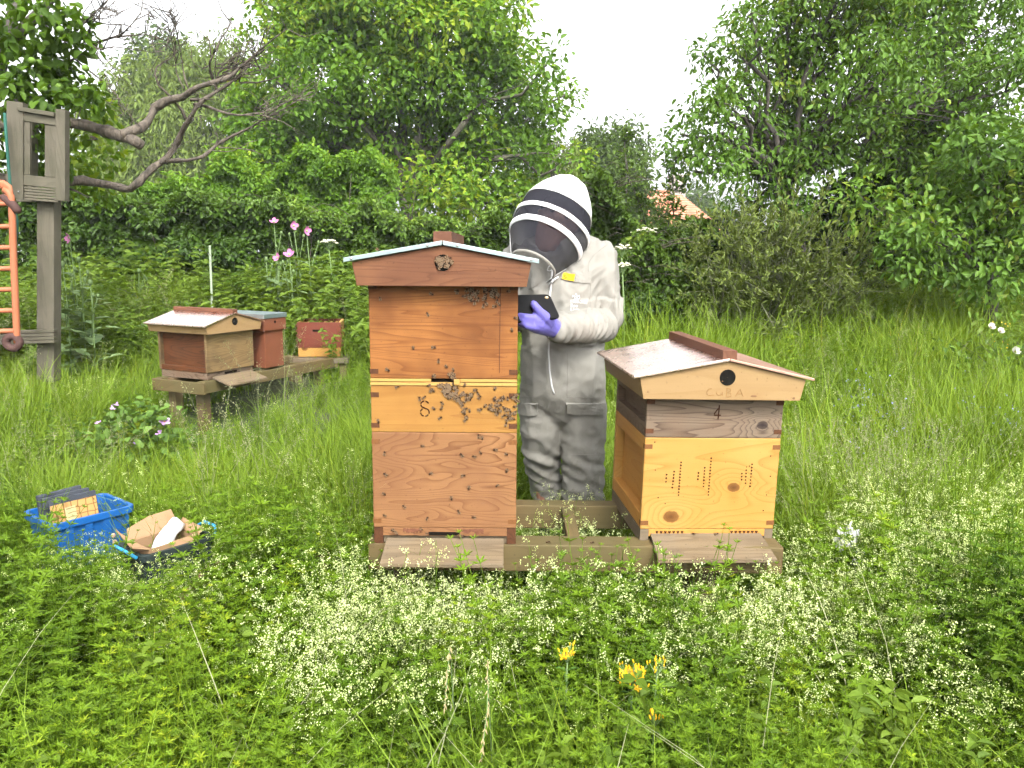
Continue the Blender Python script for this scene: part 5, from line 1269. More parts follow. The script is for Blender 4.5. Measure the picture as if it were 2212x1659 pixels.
MB().tube([L_(-30, 560), L_(20, 562), L_(45, 580), L_(50, 605), L_(35, 640), L_(-30, 645)], [0.03] * 6, 8, flat=0.35).build('top_plate', OR, lad, smooth=True)
MB().tube([L_(10, 625), L_(40, 645), L_(70, 672), L_(95, 705), L_(98, 720)], [0.022, 0.027, 0.030, 0.028, 0.018], 10).build('hook', BRN, lad, smooth=True)
c = L_(70, 1425); n_ = 22
rings = []
for i in range(n_ + 1):
    u = 2 * math.pi * i / n_; cc = c + Vector((math.cos(u) * 0.045, 0, math.sin(u) * 0.042)); d = Vector((math.cos(u), 0, math.sin(u)))
    rings.append([cc + d * (0.027 * math.cos(2*math.pi*k/10)) + Vector((0, 0.027, 0)) * math.sin(2*math.pi*k/10) for k in range(10)])
MB().loft(rings, False, False).build('foam_ring', BRN, lad, smooth=True)
rp = zf(60, 400, -0.1)
ro = MB().tube([zf(25, 170, -0.08) - rp, zf(38, 350, -0.09) - rp, zf(55, 560, -0.1) - rp, zf(80, 690, -0.1) - rp, zf(95, 770, -0.1) - rp, zf(88, 880, -0.1) - rp], 0.011, 6).build('rope', plain('green_rope', (0.03, 0.11, 0.085), 0.9, var=0.3, scale=90, bumpy=0.5), None, smooth=True, loc=rp)
tag(ro, 'thin green rope hanging down past the grey panel', 'rope')

# ------------------------------------------------------------------ tubs on the left
def tub(name, label, rim_px, zr, zb, mat, shrink=0.86, lip=0.010):
    c4 = [at_z(a, b, zr) for a, b in rim_px]; cen = sum(c4, Vector()) / 4; b0 = Vector((cen.x, cen.y, zb))
    # square the outline up: long and short axis from the measured corners
    ex = ((c4[1] - c4[0]) + (c4[2] - c4[3])) / 2; lx = ex.length / 2; ex.normalize(); ey = Vector((-ex.y, ex.x, 0)); ly = abs((((c4[3] - c4[0]) + (c4[2] - c4[1])) / 2).dot(ey)) / 2
    t = thing(name, label, 'box', tuple(b0), (0, 0, math.atan2(ex.y, ex.x)))
    h = zr - zb
    def rr(sx_, sy_, z, r=0.03, n=5):
        out = []
        for (qx, qy, a0) in ((1, 1, 0), (-1, 1, 90), (-1, -1, 180), (1, -1, 270)):
            for i in range(n): a = R(a0 + 90 * i / (n - 1)); out.append((qx * (sx_ - r) + r * math.cos(a), qy * (sy_ - r) + r * math.sin(a), z))
        return out
    s = shrink
    prof = [(s, 0.0), ((s + 1) / 2, h * 0.5), (1.0 - 0.02, h - 0.03)]
    m = MB().loft([rr(lx * k, ly * k, z) for k, z in prof] + [rr(lx + lip, ly + lip, h - 0.028), rr(lx + lip, ly + lip, h), rr(lx - 0.004, ly - 0.004, h), rr(lx * (s + 1) / 2 - 0.006, ly * (s + 1) / 2 - 0.006, h * 0.5), rr(lx * s - 0.006, ly * s - 0.006, 0.008)], True, True)
    m.build('body', mat, t, smooth=False, bevel=0.002)
    for k in range(4):
        x = -lx * 0.7 + k * lx * 0.46
        MB().add([(x, -ly * (s + 1) / 2 * 1.0 - 0.010, h * 0.5), (x + 0.03, -ly * (s + 1) / 2 - 0.010, h * 0.5), (x + 0.03, -ly - 0.006, h - 0.03), (x, -ly - 0.006, h - 0.03), (x, -ly * s - 0.006, 0.02), (x + 0.03, -ly * s - 0.006, 0.02)], [(0, 1, 2, 3), (4, 5, 1, 0)]).build('rib', mat, t)
    return t, lx, ly, h
BLUE = plain('blue_plastic', (0.012, 0.115, 0.40), 0.35, spec=0.4, var=0.1)
bt, lx, ly, hh = tub('storage_box', 'blue plastic storage box holding honeycomb-printed boards in the grass', [(92, 1139), (271, 1094), (239, 1062), (73, 1099)], 0.33, 0.06, BLUE)
stc = plain('round_sticker', (0.62, 0.42, 0.36), 0.6)
for (x, z) in ((0.07, 0.16), (0.075, 0.13), (-0.08, 0.12)):
    MB().ellipsoid((x, -ly * 0.955 - 0.008 + (0.17 - z) * 0.05, z), (0.010, 0.003, 0.010), nu=10, nv=5).build('sticker', stc, bt)
def comb_mat():
    m, nt, b = new_mat('honeycomb_print'); t = NT(nt); co = t.objco()
    v = t.n('ShaderNodeTexVoronoi'); v.feature = 'DISTANCE_TO_EDGE'; v.inputs['Randomness'].default_value = 0.25; nt.links.new(t.mapv(co, (1, 0.01, 1)), v.inputs['Vector']); v.inputs['Scale'].default_value = 34
    ln = t.ramp(v.outputs['Distance'], [(0.03, 1.0), (0.09, 0.0)])
    sp = t.ramp(t.noise(co, 28, 1), [(0.68, 0.0), (0.70, 1.0)])
    c = t.mix(ln, (0.36, 0.21, 0.075), (0.13, 0.06, 0.018)); c = t.mix(t.math('MULTIPLY', sp, 0.9), c, (0.10, 0.05, 0.02))
    nt.links.new(c, b.inputs['Base Color']); b.inputs['Roughness'].default_value = 0.4; return m
SLATE = plain('slate_grey_board', (0.060, 0.068, 0.085), 0.6, var=0.1)
M_ = bt.matrix_basis.copy()
def in_tub(name, label, y, x0, x1, z0, z1, th_, mat, tilt=0.0, lean=0.0, face=None):
    t = thing(name, label, 'board', tuple(M_ @ Vector((0.5 * (x0 + x1), y, z0))), (R(lean), R(tilt), bt.rotation_euler.z), None)
    w_ = (x1 - x0) / 2
    MB().box(-w_, w_, 0, th_, 0, z1 - z0).build('board', mat, t, bevel=0.002)
    if face:
        f = MB().box(-w_ + 0.003, w_ - 0.003, -0.0015, -0.0004, 0.003, z1 - z0 - 0.022).build('printed_cover', face, t)
        lab = MB().box(-w_ * 0.40, w_ * 0.05, -0.0032, -0.0018, 0.05, z1 - z0 - 0.042).build('cover_label', plain('pale_yellow_label', (0.60, 0.54, 0.28), 0.5, var=0.06, scale=30), t)
        ink = plain('label_ink', (0.30, 0.18, 0.05), 0.7)
        for k, (a, b_) in enumerate(((-0.35, 0.15), (-0.30, 0.2), (-0.33, 0.05), (-0.2, 0.18))):
            MB().tube([(a * w_, -0.0034, z1 - z0 - 0.05 - k * 0.018), ((a + b_) / 2 * w_, -0.0034, z1 - z0 - 0.048 - k * 0.018), (b_ * w_, -0.0034, z1 - z0 - 0.05 - k * 0.018)], 0.0011, 4).build('ink_line', ink, t)
    return t
in_tub('record_board', 'honeycomb-printed hive record board with a pale label in the blue box', -ly * 0.60, -lx * 0.80, lx * 0.36, 0.07, hh + 0.075, 0.012, SLATE, -1.0, -8, comb_mat())
in_tub('record_board', 'slate grey board standing just behind the honeycomb-printed one', -ly * 0.30, -lx * 0.84, lx * 0.30, 0.07, hh + 0.080, 0.022, SLATE, -1.5, -6)
in_tub('record_board', 'rearmost and tallest slate grey board in the blue box', -ly * 0.02, -lx * 0.86, lx * 0.20, 0.07, hh + 0.088, 0.022, SLATE, -2.5, -3)
GREY = plain('dark_green_grey_plastic', (0.030, 0.042, 0.040), 0.45, var=0.1)
gt, gx, gy, gh = tub('storage_box', 'dark grey tub with light blue handles and a cardboard box inside', [(300, 1203), (452, 1160), (416, 1130), (268, 1172)], 0.30, 0.05, GREY)
LB = plain('light_blue_plastic', (0.04, 0.33, 0.62), 0.4, var=0.05)
for s in (-1, 1):
    MB().tube([(s * (gx + 0.015), -gy * 0.8, gh - 0.01), (s * (gx + 0.04), -gy * 0.4, gh + 0.015), (s * (gx + 0.04), gy * 0.4, gh + 0.015), (s * (gx + 0.015), gy * 0.8, gh - 0.01)], 0.0065, 8).build('handle', LB, gt, smooth=True)
CARD = plain('brown_cardboard', (0.36, 0.225, 0.125), 0.85, var=0.12, scale=8)
M2 = gt.matrix_basis.copy()
cb = thing('cardboard_box', 'open cardboard box with raised flaps sitting in the dark tub', 'box', tuple(M2 @ Vector((-0.01, 0.0, 0.02))), (0, 0, gt.rotation_euler.z + R(4)))
bw, bd, bh_ = gx * 0.74, gy * 0.74, gh - 0.01
for nm, a in (('side', (-bw, bw, bd - 0.004, bd, 0, bh_)), ('side', (-bw, bw, -bd, -bd + 0.004, 0, bh_)), ('side', (-bw, -bw + 0.004, -bd + 0.0045, bd - 0.0045, 0, bh_)), ('side', (bw - 0.004, bw, -bd + 0.0045, bd - 0.0045, 0, bh_)), ('bottom', (-bw + 0.005, bw - 0.005, -bd + 0.005, bd - 0.005, 0.0, 0.004))):
    MB().box(*a).build(nm, CARD, cb)
def flap(pts): 
    n = len(pts); m = MB(); m.add(list(pts) + [(p[0] + 0.002, p[1] + 0.002, p[2] + 0.004) for p in pts], [tuple(range(n)), tuple(reversed(range(n, 2*n)))] + [(i, (i+1) % n, (i+1) % n + n, i + n) for i in range(n)]); m.build('flap', CARD, cb)
flap([(-bw, bd, bh_), (bw, bd, bh_), (bw * 0.9, bd + 0.03, bh_ + 0.065), (bw * 0.1, bd + 0.05, bh_ + 0.055), (-bw * 0.9, bd + 0.03, bh_ + 0.035)])
flap([(-bw, -bd, bh_), (-bw, bd, bh_), (-bw - 0.05, bd * 0.9, bh_ + 0.06), (-bw - 0.06, -bd * 0.8, bh_ + 0.02)])
flap([(bw, -bd, bh_), (bw, bd, bh_), (bw + 0.02, bd, bh_ + 0.03), (bw + 0.02, -bd, bh_ + 0.015)])
flap([(-bw * 0.2, -bd, bh_), (bw, -bd, bh_), (bw * 0.9, -bd - 0.03, bh_ - 0.05), (0, -bd - 0.02, bh_ - 0.055)])
PAPER = plain('white_paper', (0.80, 0.80, 0.80), 0.7, var=0.03)
pm = MB(); nx, ny = 8, 12; vv = []
for j in range(ny + 1):
    for i in range(nx + 1):
        u, v = i / nx - 0.5, j / ny - 0.5; vv.append((u * 0.075 + v * 0.10, v * 0.18, 0.02 * math.cos(u * 5) + 0.10 * v + 0.01 * math.sin(v * 11)))
pm.add(vv, [(j*(nx+1) + i, j*(nx+1) + i + 1, (j+1)*(nx+1) + i + 1, (j+1)*(nx+1) + i) for j in range(ny) for i in range(nx)])
po = pm.build('paper_sheet', PAPER, None, smooth=True, loc=M2 @ Vector((-0.03, -0.02, gh + 0.005)), rot=(0, 0, gt.rotation_euler.z - R(25)))
s_ = po.modifiers.new('s', 'SOLIDIFY'); s_.thickness = 0.0015
tag(po, 'curled white paper sheet lying in the open cardboard box', 'paper')
# lath frame lying in the weeds
LATH = wood('raw_lath', (0.36, 0.215, 0.120), (0.20, 0.11, 0.055), rings=5, stretch=(1, 9, 9), seed=41, line=0.5)
fr4 = [at_z(388, 1300, 0.27), at_z(455, 1222, 0.28), at_z(719, 1199, 0.29), at_z(700, 1232, 0.28)]
f0 = sum(fr4, Vector()) / 4
ff = thing('lath_frame', 'broken wooden lath frame lying in the weeds beside the tall hive', 'frame', tuple(f0))
for a, b in ((0, 1), (1, 2), (2, 3)):
    p, q_ = fr4[a] - f0, fr4[b] - f0; d = (q_ - p); ln = d.length; m = MB().box(0.012, ln - 0.012, -0.008, 0.008, -0.010, 0.010)
    m.build('lath', LATH, ff, bevel=0.001, loc=p, rot=d.to_track_quat('X', 'Z').to_euler())
# white plastic bag on the right
def bag(px, py, Z, w_, h_, label):
    c = at_z(px, py, Z); m = MB(); n = 14; v = []
    for j in range(n + 1):
        for i in range(n + 1):
            u, w2 = i / n - 0.5, j / n - 0.5; q_ = Vector((u * 6 + px, w2 * 6, 1.0))
            v.append((u * w_ + 0.03 * mnoise.noise(q_), w2 * h_ * 0.6 + 0.03 * mnoise.noise(q_ + Vector((5, 5, 5))), w2 * h_ * 0.75 + 0.06 * abs(mnoise.noise(q_ * 1.3)) + 0.03 * math.cos(u * 3)))
    m.add(v, [(j*(n+1) + i, j*(n+1) + i + 1, (j+1)*(n+1) + i + 1, (j+1)*(n+1) + i) for j in range(n) for i in range(n)])
    o = m.build('plastic_sheet', PAPER, None, loc=c, rot=(0, 0, R(-20))); s_ = o.modifiers.new('s', 'SOLIDIFY'); s_.thickness = 0.001; tag(o, label, 'plastic sheet')
bag(1828, 1182, 0.37, 0.07, 0.085, 'crumpled white plastic sheet caught upright in the weeds right of the yellow hive')
bag(1878, 1240, 0.30, 0.09, 0.06, 'white plastic sheet lying lower among the pale blossom')
# green cane behind the copper roofed hive
cn = at_y(455, 640, 7.2); cn.z = G(cn.x, 7.2); top_ = at_y(453, 530, 7.2)
o = MB().tube([(0, 0, -0.05), (top_.x - cn.x, 0, top_.z - cn.z)], 0.011, 8).build('garden_cane', plain('pale_green_cane', (0.30, 0.36, 0.25), 0.5, var=0.1), None, smooth=True, loc=cn)
tag(o, 'pale green garden cane standing behind the copper-roofed hive', 'cane')

# ------------------------------------------------------------------ single plants
def tone_attr(me, vals):
    at = me.attributes.new('tone', 'FLOAT', 'FACE'); at.data.foreach_set('value', np.asarray(vals, np.float32))
G_STEM = plain('pale_green_stem', (0.16, 0.24, 0.09), 0.6, var=0.15)
GLAUC = leaf_mat('glaucous_poppy_leaf', (0.10, 0.19, 0.13), (0.20, 0.31, 0.235), trans=0.2, rough=0.6)
PINK = plain('mauve_pink_petal', (0.62, 0.22, 0.45), 0.6, var=0.18, scale=40)
PDARK = plain('dark_purple_blotch', (0.09, 0.02, 0.08), 0.6)
def lobed_leaf(seed):
    r_ = np.random.default_rng(seed); mb = MB(); n = 9; v = [(0, 0, 0)]
    for s in (1, -1):
        for i in range(n):
            t = (i + 1) / (n + 1); w_ = 0.34 * math.sin(math.pi * min(1, t * 1.05)) ** 0.7 * (0.72 if i % 2 else 1.05) * r_.uniform(0.85, 1.15)
            v.append((s * w_, t, 0.16 * w_ - 0.30 * t * t + r_.normal() * 0.025))
    v.append((0, 1, -0.32)); tip = len(v) - 1; mid = []
    for i in range(n): t = (i + 1) / (n + 1); v.append((0, t, -0.30 * t * t - 0.03)); mid.append(len(v) - 1)
    f = []
    for s in (0, 1):
        a = lambda i: 1 + s * n + i
        f.append((0, a(0), mid[0]) if s == 0 else (0, mid[0], a(0)))
        for i in range(n - 1): q_ = (mid[i], a(i), a(i+1), mid[i+1]); f.append(q_ if s == 0 else q_[::-1])
        f.append((mid[-1], a(n-1), tip) if s == 0 else (mid[-1], tip, a(n-1)))
    mb.add(v, f); me = mb.mesh('poppy_leaf', GLAUC, True); tone_attr(me, r_.random(len(f))); return me
LOBED = [lobed_leaf(k) for k in range(4)]
def petal_mesh(mat, name='petal', cup=0.5, wid=0.95):
    mb = MB(); n, m = 5, 6; v = []
    for j in range(m + 1):
        t = j / m
        for i in range(n + 1):
            u = i / n - 0.5; w_ = wid * math.sin(math.pi * min(0.98, 0.12 + t * 0.72)) ; v.append((u * w_, t, cup * t * t + 0.25 * u * u - 0.06 * math.sin(i * 2.2) * t))
    mb.add(v, [(j*(n+1) + i, j*(n+1) + i + 1, (j+1)*(n+1) + i + 1, (j+1)*(n+1) + i) for j in range(m) for i in range(n)])
    return mb.mesh(name, mat, True)
PETAL = petal_mesh(PINK); BLOTCH = MB().ellipsoid((0, 0, 0.14), (0.30, 0.30, 0.12), nu=12, nv=6).mesh('flower_centre', plain('pale_green_pod', (0.34, 0.38, 0.20), 0.6), True)
def flower(name, parent, loc, size, tilt, az, petal, npet=4, centre=BLOTCH):
    f = link_mesh(name, centre, parent, loc, (R(tilt), 0, az), (size,) * 3)
    for k in range(npet): link_mesh('petal', petal, f, (0, 0, 0.02), (0, 0, 2 * math.pi * k / npet + (0.2 if k % 2 else 0)))
    return f
def poppy(px, py, Y, label, tilt=50, az=0.0, size=0.043, nleaf=9, lsize=0.2, bud=False, spread=0.08):
    tp = at_y(px, py, Y); bx_ = tp.x + rng.uniform(-spread, spread); base = Vector((bx_, Y + rng.uniform(-0.1, 0.1), G(bx_, Y)))
    t = thing('poppy', label, 'poppy', tuple(base), group='opium poppies by the hedge'); d = tp - base
    st = [Vector((0, 0, 0)), d * 0.35 + Vector((0.02, 0, 0)), d * 0.7 + Vector((0.015, 0, 0.02)), d]
    MB().tube(st, [0.008, 0.006, 0.005, 0.004], 6).build('stem', G_STEM, t, smooth=True)
    if bud: MB().ellipsoid((0, 0, 0), (0.018, 0.018, 0.026), nu=10, nv=8).build('bud', G_STEM, t, smooth=True, loc=d)
    else: flower('flower', t, d, size, tilt, az, PETAL)
    for k in range(nleaf):
        u = 0.1 + 0.72 * k / nleaf; p = Vector((d.x * u, d.y * u, d.z * u)); a = k * 2.4 + rng.uniform(0, 1)
        s = lsize * (1.15 - 0.7 * u) * rng.uniform(0.8, 1.25)
        link_mesh('leaf', LOBED[k % 4], t, p, (R(rng.uniform(10, 45)), 0, a), (s, s, s))
    for k in range(2):
        e = d * rng.uniform(0.8, 0.98) + Vector((rng.uniform(-0.12, 0.12), rng.uniform(-0.05, 0.05), 0))
        MB().tube([d * 0.5, d.lerp(e, 0.6) * 0.82, e], [0.004, 0.003, 0.003], 5).build('side_stem', G_STEM, t, smooth=True); MB().ellipsoid((0, 0, 0), (0.014, 0.014, 0.02), nu=8, nv=6).build('seed_pod', G_STEM, t, smooth=True, loc=e)
poppy(592, 480, 7.7, 'pink poppy held highest and leftmost of the upper three', 38, 0.2)
poppy(634, 488, 7.8, 'pink poppy seen side-on in the middle of the upper three', 80, 0.7)
poppy(662, 499, 7.6, 'pink poppy turned away, rightmost of the upper three', 85, 0.9)
poppy(625, 550, 7.3, 'wide open pink poppy low on the clump, showing its pale centre', 48, 0.0, 0.05)
poppy(600, 557, 7.4, 'half-closed mauve poppy just left of the wide open low one', 65, -0.5, 0.042)
poppy(575, 560, 7.5, 'poppy plant in bud with broad blue-green leaves left of the open poppies', bud=True, nleaf=11, lsize=0.24)
poppy(640, 580, 7.5, 'poppy plant in bud among the open pink flowers', bud=True, nleaf=11, lsize=0.22)
poppy(150, 514, 6.6, 'single drooping mauve poppy beside the climbing frame post', 95, -0.6, 0.042, nleaf=9, lsize=0.20)
poppy(170, 560, 6.5, 'leafy poppy in bud right of the climbing frame post', bud=True, nleaf=13, lsize=0.24)
poppy(135, 570, 6.4, 'leafy poppy in bud closest to the climbing frame post', bud=True, nleaf=13, lsize=0.22)
poppy(195, 610, 6.3, 'low leafy poppy at the foot of the dark hedge', bud=True, nleaf=11, lsize=0.24)
poppy(300, 585, 8.2, 'blue-green poppy rosette against the dark hedge left of the cane', bud=True, nleaf=8, lsize=0.26)
# white umbels
UMB = plain('cream_umbel', (0.72, 0.70, 0.52), 0.8, var=0.12, scale=60)
def umbel(px, py, Y, r_, label):
    tp = at_y(px, py, Y); base = Vector((tp.x + 0.03, Y, G(tp.x, Y))); t = thing('hogweed', label, 'umbel', tuple(base), group='white umbel flowers'); d = tp - base
    MB().tube([(0, 0, 0), d * 0.6 + Vector((0.02, 0, 0)), d * 0.95], [0.008, 0.006, 0.005], 6).build('stem', G_STEM, t, smooth=True)
    mb = MB(); sp = MB()
    for k in range(22):
        a = k * 2.4; q_ = r_ * math.sqrt(k / 22); c = d + Vector((math.cos(a) * q_ * rng.uniform(0.8, 1.25), math.sin(a) * q_ * 0.8, 0.04 - 0.25 * q_ + rng.normal() * 0.008)); sp.tube([d * 0.95, c], 0.0015, 3)
        for i in range(9):
            o_ = rnd_dir(1)[0] * r_ * 0.13; o_[2] = abs(o_[2]) * 0.4; mb.ellipsoid(tuple(c + Vector(o_)), (0.009, 0.009, 0.005), nu=5, nv=3)
    mb.build('flower_head', UMB, t)['kind'] = 'stuff'; sp.build('spoke', G_STEM, t)['kind'] = 'stuff'
umbel(710, 527, 7.9, 0.085, 'flat cream flower head right of the pink poppies')
umbel(1392, 503, 7.4, 0.11, 'widest cream flower head, under the red roof')
umbel(1343, 542, 6.6, 0.065, 'cream flower head touching the beekeeper shoulder')
umbel(1345, 580, 6.5, 0.055, 'cream flower head beside the upper sleeve')
umbel(1488, 505, 8.2, 0.10, 'blurred cream flower head right of the sapling')
# St John's wort
YEL = plain('golden_petal', (0.85, 0.50, 0.015), 0.5, var=0.12); YP = petal_mesh(YEL, 'golden_petal', 0.25, 0.55)
YC = MB().ellipsoid((0, 0, 0.08), (0.16, 0.16, 0.10), nu=8, nv=5).mesh('stamen_tuft', plain('stamen', (0.75, 0.40, 0.02), 0.7), True)
YB = MB().ellipsoid((0, 0, 0.006), (0.0028, 0.0028, 0.0085), nu=7, nv=6).mesh('bud', YEL, True)
L_WORT = leaf_mat('wort_leaf', (0.07, 0.17, 0.05), (0.13, 0.26, 0.08), trans=0.3)
def wort(px, py, Z, nfl, nbud, label, sp=0.04):
    tp = at_z(px, py, Z); base = Vector((tp.x, tp.y + 0.05, G(tp.x, tp.y))); t = thing('st_johns_wort', label, 'flower', tuple(base), group='yellow flowers in the foreground'); d = tp - base
    P_, D_ = [], []
    MB().tube([(0, 0, 0), d * 0.5, d], [0.003, 0.0025, 0.002], 6).build('stem', G_STEM, t, smooth=True)
    for k in range(9):
        u = 0.25 + 0.7 * k / 9
        for s in (-1, 1):
            a = k * 1.57; P_.append(d * u); D_.append((math.cos(a) * s, math.sin(a) * s, 0.5))
    n = len(P_); leaf_object('foliage', np.array([tuple(p) for p in P_]), np.array(D_), np.tile((0, 0, 1.0), (n, 1)) + rng.normal(size=(n, 3)) * 0.2, 0.032, 0.013, rng.random(n), L_WORT, t)
    for k in range(nfl): flower('flower', t, d + Vector((rng.uniform(-sp, sp), rng.uniform(-0.02, 0.02), rng.uniform(-sp, sp * 0.6))), rng.uniform(0.010, 0.013), rng.uniform(20, 70), rng.uniform(-1, 1), YP, 5, YC)
    for k in range(nbud):
        e = d + Vector((rng.uniform(-sp, sp) * 1.3, rng.uniform(-0.03, 0.03), rng.uniform(-0.4 * sp, sp * 1.2))); MB().tube([d * 0.93, e], 0.0011, 3).build('bud_stalk', G_STEM, t)
        link_mesh('bud', YB, t, e, (rng.uniform(-0.5, 0.5), rng.uniform(-0.5, 0.5), 0), (0.72,) * 3)
wort(1226, 1412, 0.40, 3, 14, 'yellow star flowers, the smaller clump with one open bloom', 0.016)
wort(1368, 1462, 0.40, 14, 26, 'larger golden yellow flower clump in the foreground weeds', 0.028)
wort(1420, 1440, 0.40, 0, 12, 'clump of yellow-green buds right of the golden flowers', 0.015)
wort(1415, 1550, 0.37, 0, 9, 'clump of yellowish buds below the golden flowers', 0.013)
# mallow clump
MAL = plain('lilac_petal', (0.50, 0.30, 0.58), 0.6, var=0.15); MP = petal_mesh(MAL, 'lilac_petal', 0.3, 0.75)
L_MAL = leaf_mat('mallow_leaf', (0.07, 0.15, 0.045), (0.13, 0.25, 0.075), trans=0.3)
mc = at_z(300, 960, 0.22); base = Vector((mc.x, mc.y, G(mc.x, mc.y)))
ml = thing('cranesbill', 'leafy clump with lilac flowers in front of the rear hive stand', 'flower', tuple(base)); n = 420
P_ = np.stack([rng.normal(size=n) * 0.22, rng.normal(size=n) * 0.14, rng.random(n) ** 0.7 * 0.40 + 0.03], 1); P_[:, 2] *= np.exp(-(P_[:, 0] ** 2) / 0.16)
o = leaf_object('foliage', P_, rng.normal(size=(n, 3)) * 0.8 + np.array([0, -0.3, 0.1]), np.array([0, -0.2, 1.0]) + rng.normal(size=(n, 3)) * 0.35, 0.055 * (0.6 + 0.7 * rng.random(n)), 0.042, rng.random(n), L_MAL, ml); o['kind'] = 'stuff'
for (px, py, s) in ((250, 879, 0.030), (355, 911, 0.033), (341, 934, 0.022), (295, 958, 0.020), (213, 914, 0.020)):
    p = at_y(px, py, mc.y - 0.1) - base; MB().tube([(p.x * 0.6, 0, 0.05), p], 0.002, 4).build('stem', G_STEM, ml); flower('flower', ml, p, s, rng.uniform(20, 60), rng.uniform(-1, 1), MP, 5, YC)
# white rose at the right edge
RW = plain('white_rose_petal', (0.78, 0.76, 0.68), 0.6, var=0.06); RP = petal_mesh(RW, 'rose_petal', 0.8, 1.0)
rb = at_y(2195, 740, 5.6); base = Vector((rb.x, 5.6, G(rb.x, 5.6)))
rs = thing('rose_bush', 'low rose bush with white blooms at the right edge', 'bush', tuple(base)); n = 900
P_ = np.stack([rng.normal(size=n) * 0.28, rng.normal(size=n) * 0.22, rng.random(n) * (rb.z - base.z)], 1)
leaf_object('foliage', P_, rng.normal(size=(n, 3)), np.array([0, -0.3, 1.0]) + rng.normal(size=(n, 3)) * 0.4, 0.05, 0.03, rng.random(n) * 0.8, L_HEDGE, rs)['kind'] = 'stuff'
for k in range(8): MB().tube([(0, 0, 0), (rng.normal() * 0.15, rng.normal() * 0.1, 0.3), (rng.normal() * 0.28, rng.normal() * 0.15, rb.z - base.z)], [0.006, 0.004, 0.002], 5).build('stem', STEM, rs)
for (px, py, s) in ((2192, 760, 0.030), (2140, 707, 0.026), (2160, 716, 0.024)):
    p = at_y(px, py, 5.4) - base; flower('bloom', rs, p, s, 55, 0.0, RP, 6, YC); flower('bloom_heart', rs, p + Vector((0, -0.008, 0.006)), s * 0.6, 55, 0.5, RP, 5, YC)
# two drooping oat-like stalks in the foreground
STRAW = plain('straw_spikelet', (0.42, 0.34, 0.17), 0.7, var=0.2)
def oat(pts, Z, label, y0):
    w_ = [at_z(a, b, Z - 0.035 * k) for k, (a, b) in enumerate(pts)]; w_ = [Vector((v.x, v.y, v.z)) for v in w_]; base = Vector((w_[0].x + 0.02, w_[0].y + 0.03, G(w_[0].x, w_[0].y)))
    t = thing('oat_grass_stalk', label, 'grass stalk', tuple(base), group='drooping straw-coloured grass heads')
    MB().tube([Vector((0, 0, 0)), (w_[0] - base) * 0.7] + [v - base for v in w_], [0.0016] * 2 + [0.0012] * len(w_), 5).build('stem', G_STEM, t, smooth=True)
    mb = MB()
    for k in range(len(w_) - 1):
        for i in range(9):
            s = w_[k].lerp(w_[k+1], rng.random()) - base; d = (w_[k+1] - w_[k]).normalized() + Vector(rnd_dir(1)[0]) * 0.55; mb.tube([s, s + d * 0.006, s + d * 0.013], [0.0005, 0.0016, 0.0003], 4)
    mb.build('spikelet', STRAW, t)['kind'] = 'stuff'
oat([(972, 1395), (968, 1440), (964, 1490), (960, 1530)], 0.46, 'shorter drooping straw grass head under the white blossom', 0)
oat([(1052, 1420), (1054, 1480), (1052, 1540), (1045, 1595), (1040, 1640)], 0.47, 'longer drooping straw grass head reaching the bottom edge', 0)

# ------------------------------------------------------------------ meadow: scattered plants (nobody could count them)
def src(col, name, parts):
    """parts: list of (V (n,k,3), F, tone (n), material index) -> one source mesh"""
    vs_, fs, ts, ms = [], [], [], []; b = 0; mats = []
    for V, F, tone, mat in parts:
        n, k, _ = V.shape
        if mat not in mats: mats.append(mat)
        vs_.append(V.reshape(-1, 3)); 
        for q_ in F:
            q_ = list(dict.fromkeys(q_)); fs += [[b + i * k + j for j in q_] for i in range(n)]; ts += list(tone); ms += [mats.index(mat)] * n
        b += n * k
    me = bpy.data.meshes.new(name); me.from_pydata(np.concatenate(vs_).tolist(), [], fs)
    for m in mats: me.materials.append(m)
    me.polygons.foreach_set('material_index', ms); tone_attr(me, np.clip(ts, 0, 1)); me.update()
    o = bpy.data.objects.new(name, me); col.objects.link(o); return o
def blade_parts(n, h0, h1, width, lean, mat, spread=0.05, seg=4, tone=(0, 1)):
    b0 = np.stack([rng.normal(size=n) * spread, rng.normal(size=n) * spread, np.zeros(n)], 1); h = rng.uniform(h0, h1, n); az = rng.uniform(0, 2*math.pi, n)
    d = np.stack([np.cos(az), np.sin(az), np.zeros(n)], 1); ln = lean * rng.uniform(0.3, 1.3, n); s = np.stack([-np.sin(az), np.cos(az), np.zeros(n)], 1); rows = []
    for i in range(seg + 1):
        t = i / seg; c = b0 + d * (h * ln * t ** 2)[:, None] + np.array([0, 0, 1.0]) * (h * (t - 0.35 * ln * t ** 3))[:, None]; w_ = width * (1 - t) ** 0.6 * 0.5 + 0.0002
        rows += [c - s * w_, c + s * w_]
    V = np.stack(rows, 1); F = [[2*i, 2*i+1, 2*i+3, 2*i+2] for i in range(seg)]
    return (V, F, tone[0] + (tone[1] - tone[0]) * rng.random(n), mat)
def stem_part(pts, r, mat, tone=0.3):
    pts = np.asarray(pts, float); k = len(pts); rows = []
    for i in range(k):
        rr = r * (1 - 0.5 * i / (k - 1))
        for a in (0.5, 2.6, 4.7): rows.append(pts[i] + np.array([math.cos(a) * rr, math.sin(a) * rr, 0]))
    V = np.array(rows)[None]; F = [[3*i + j, 3*i + (j+1) % 3, 3*i + 3 + (j+1) % 3, 3*i + 3 + j] for i in range(k-1) for j in range(3)]
    return (V, F, [tone], mat)
L_GAL = leaf_mat('bedstraw_leaf', (0.040, 0.125, 0.012), (0.150, 0.320, 0.026), (0.28, 0.45, 0.035), trans=0.40, use='rand')
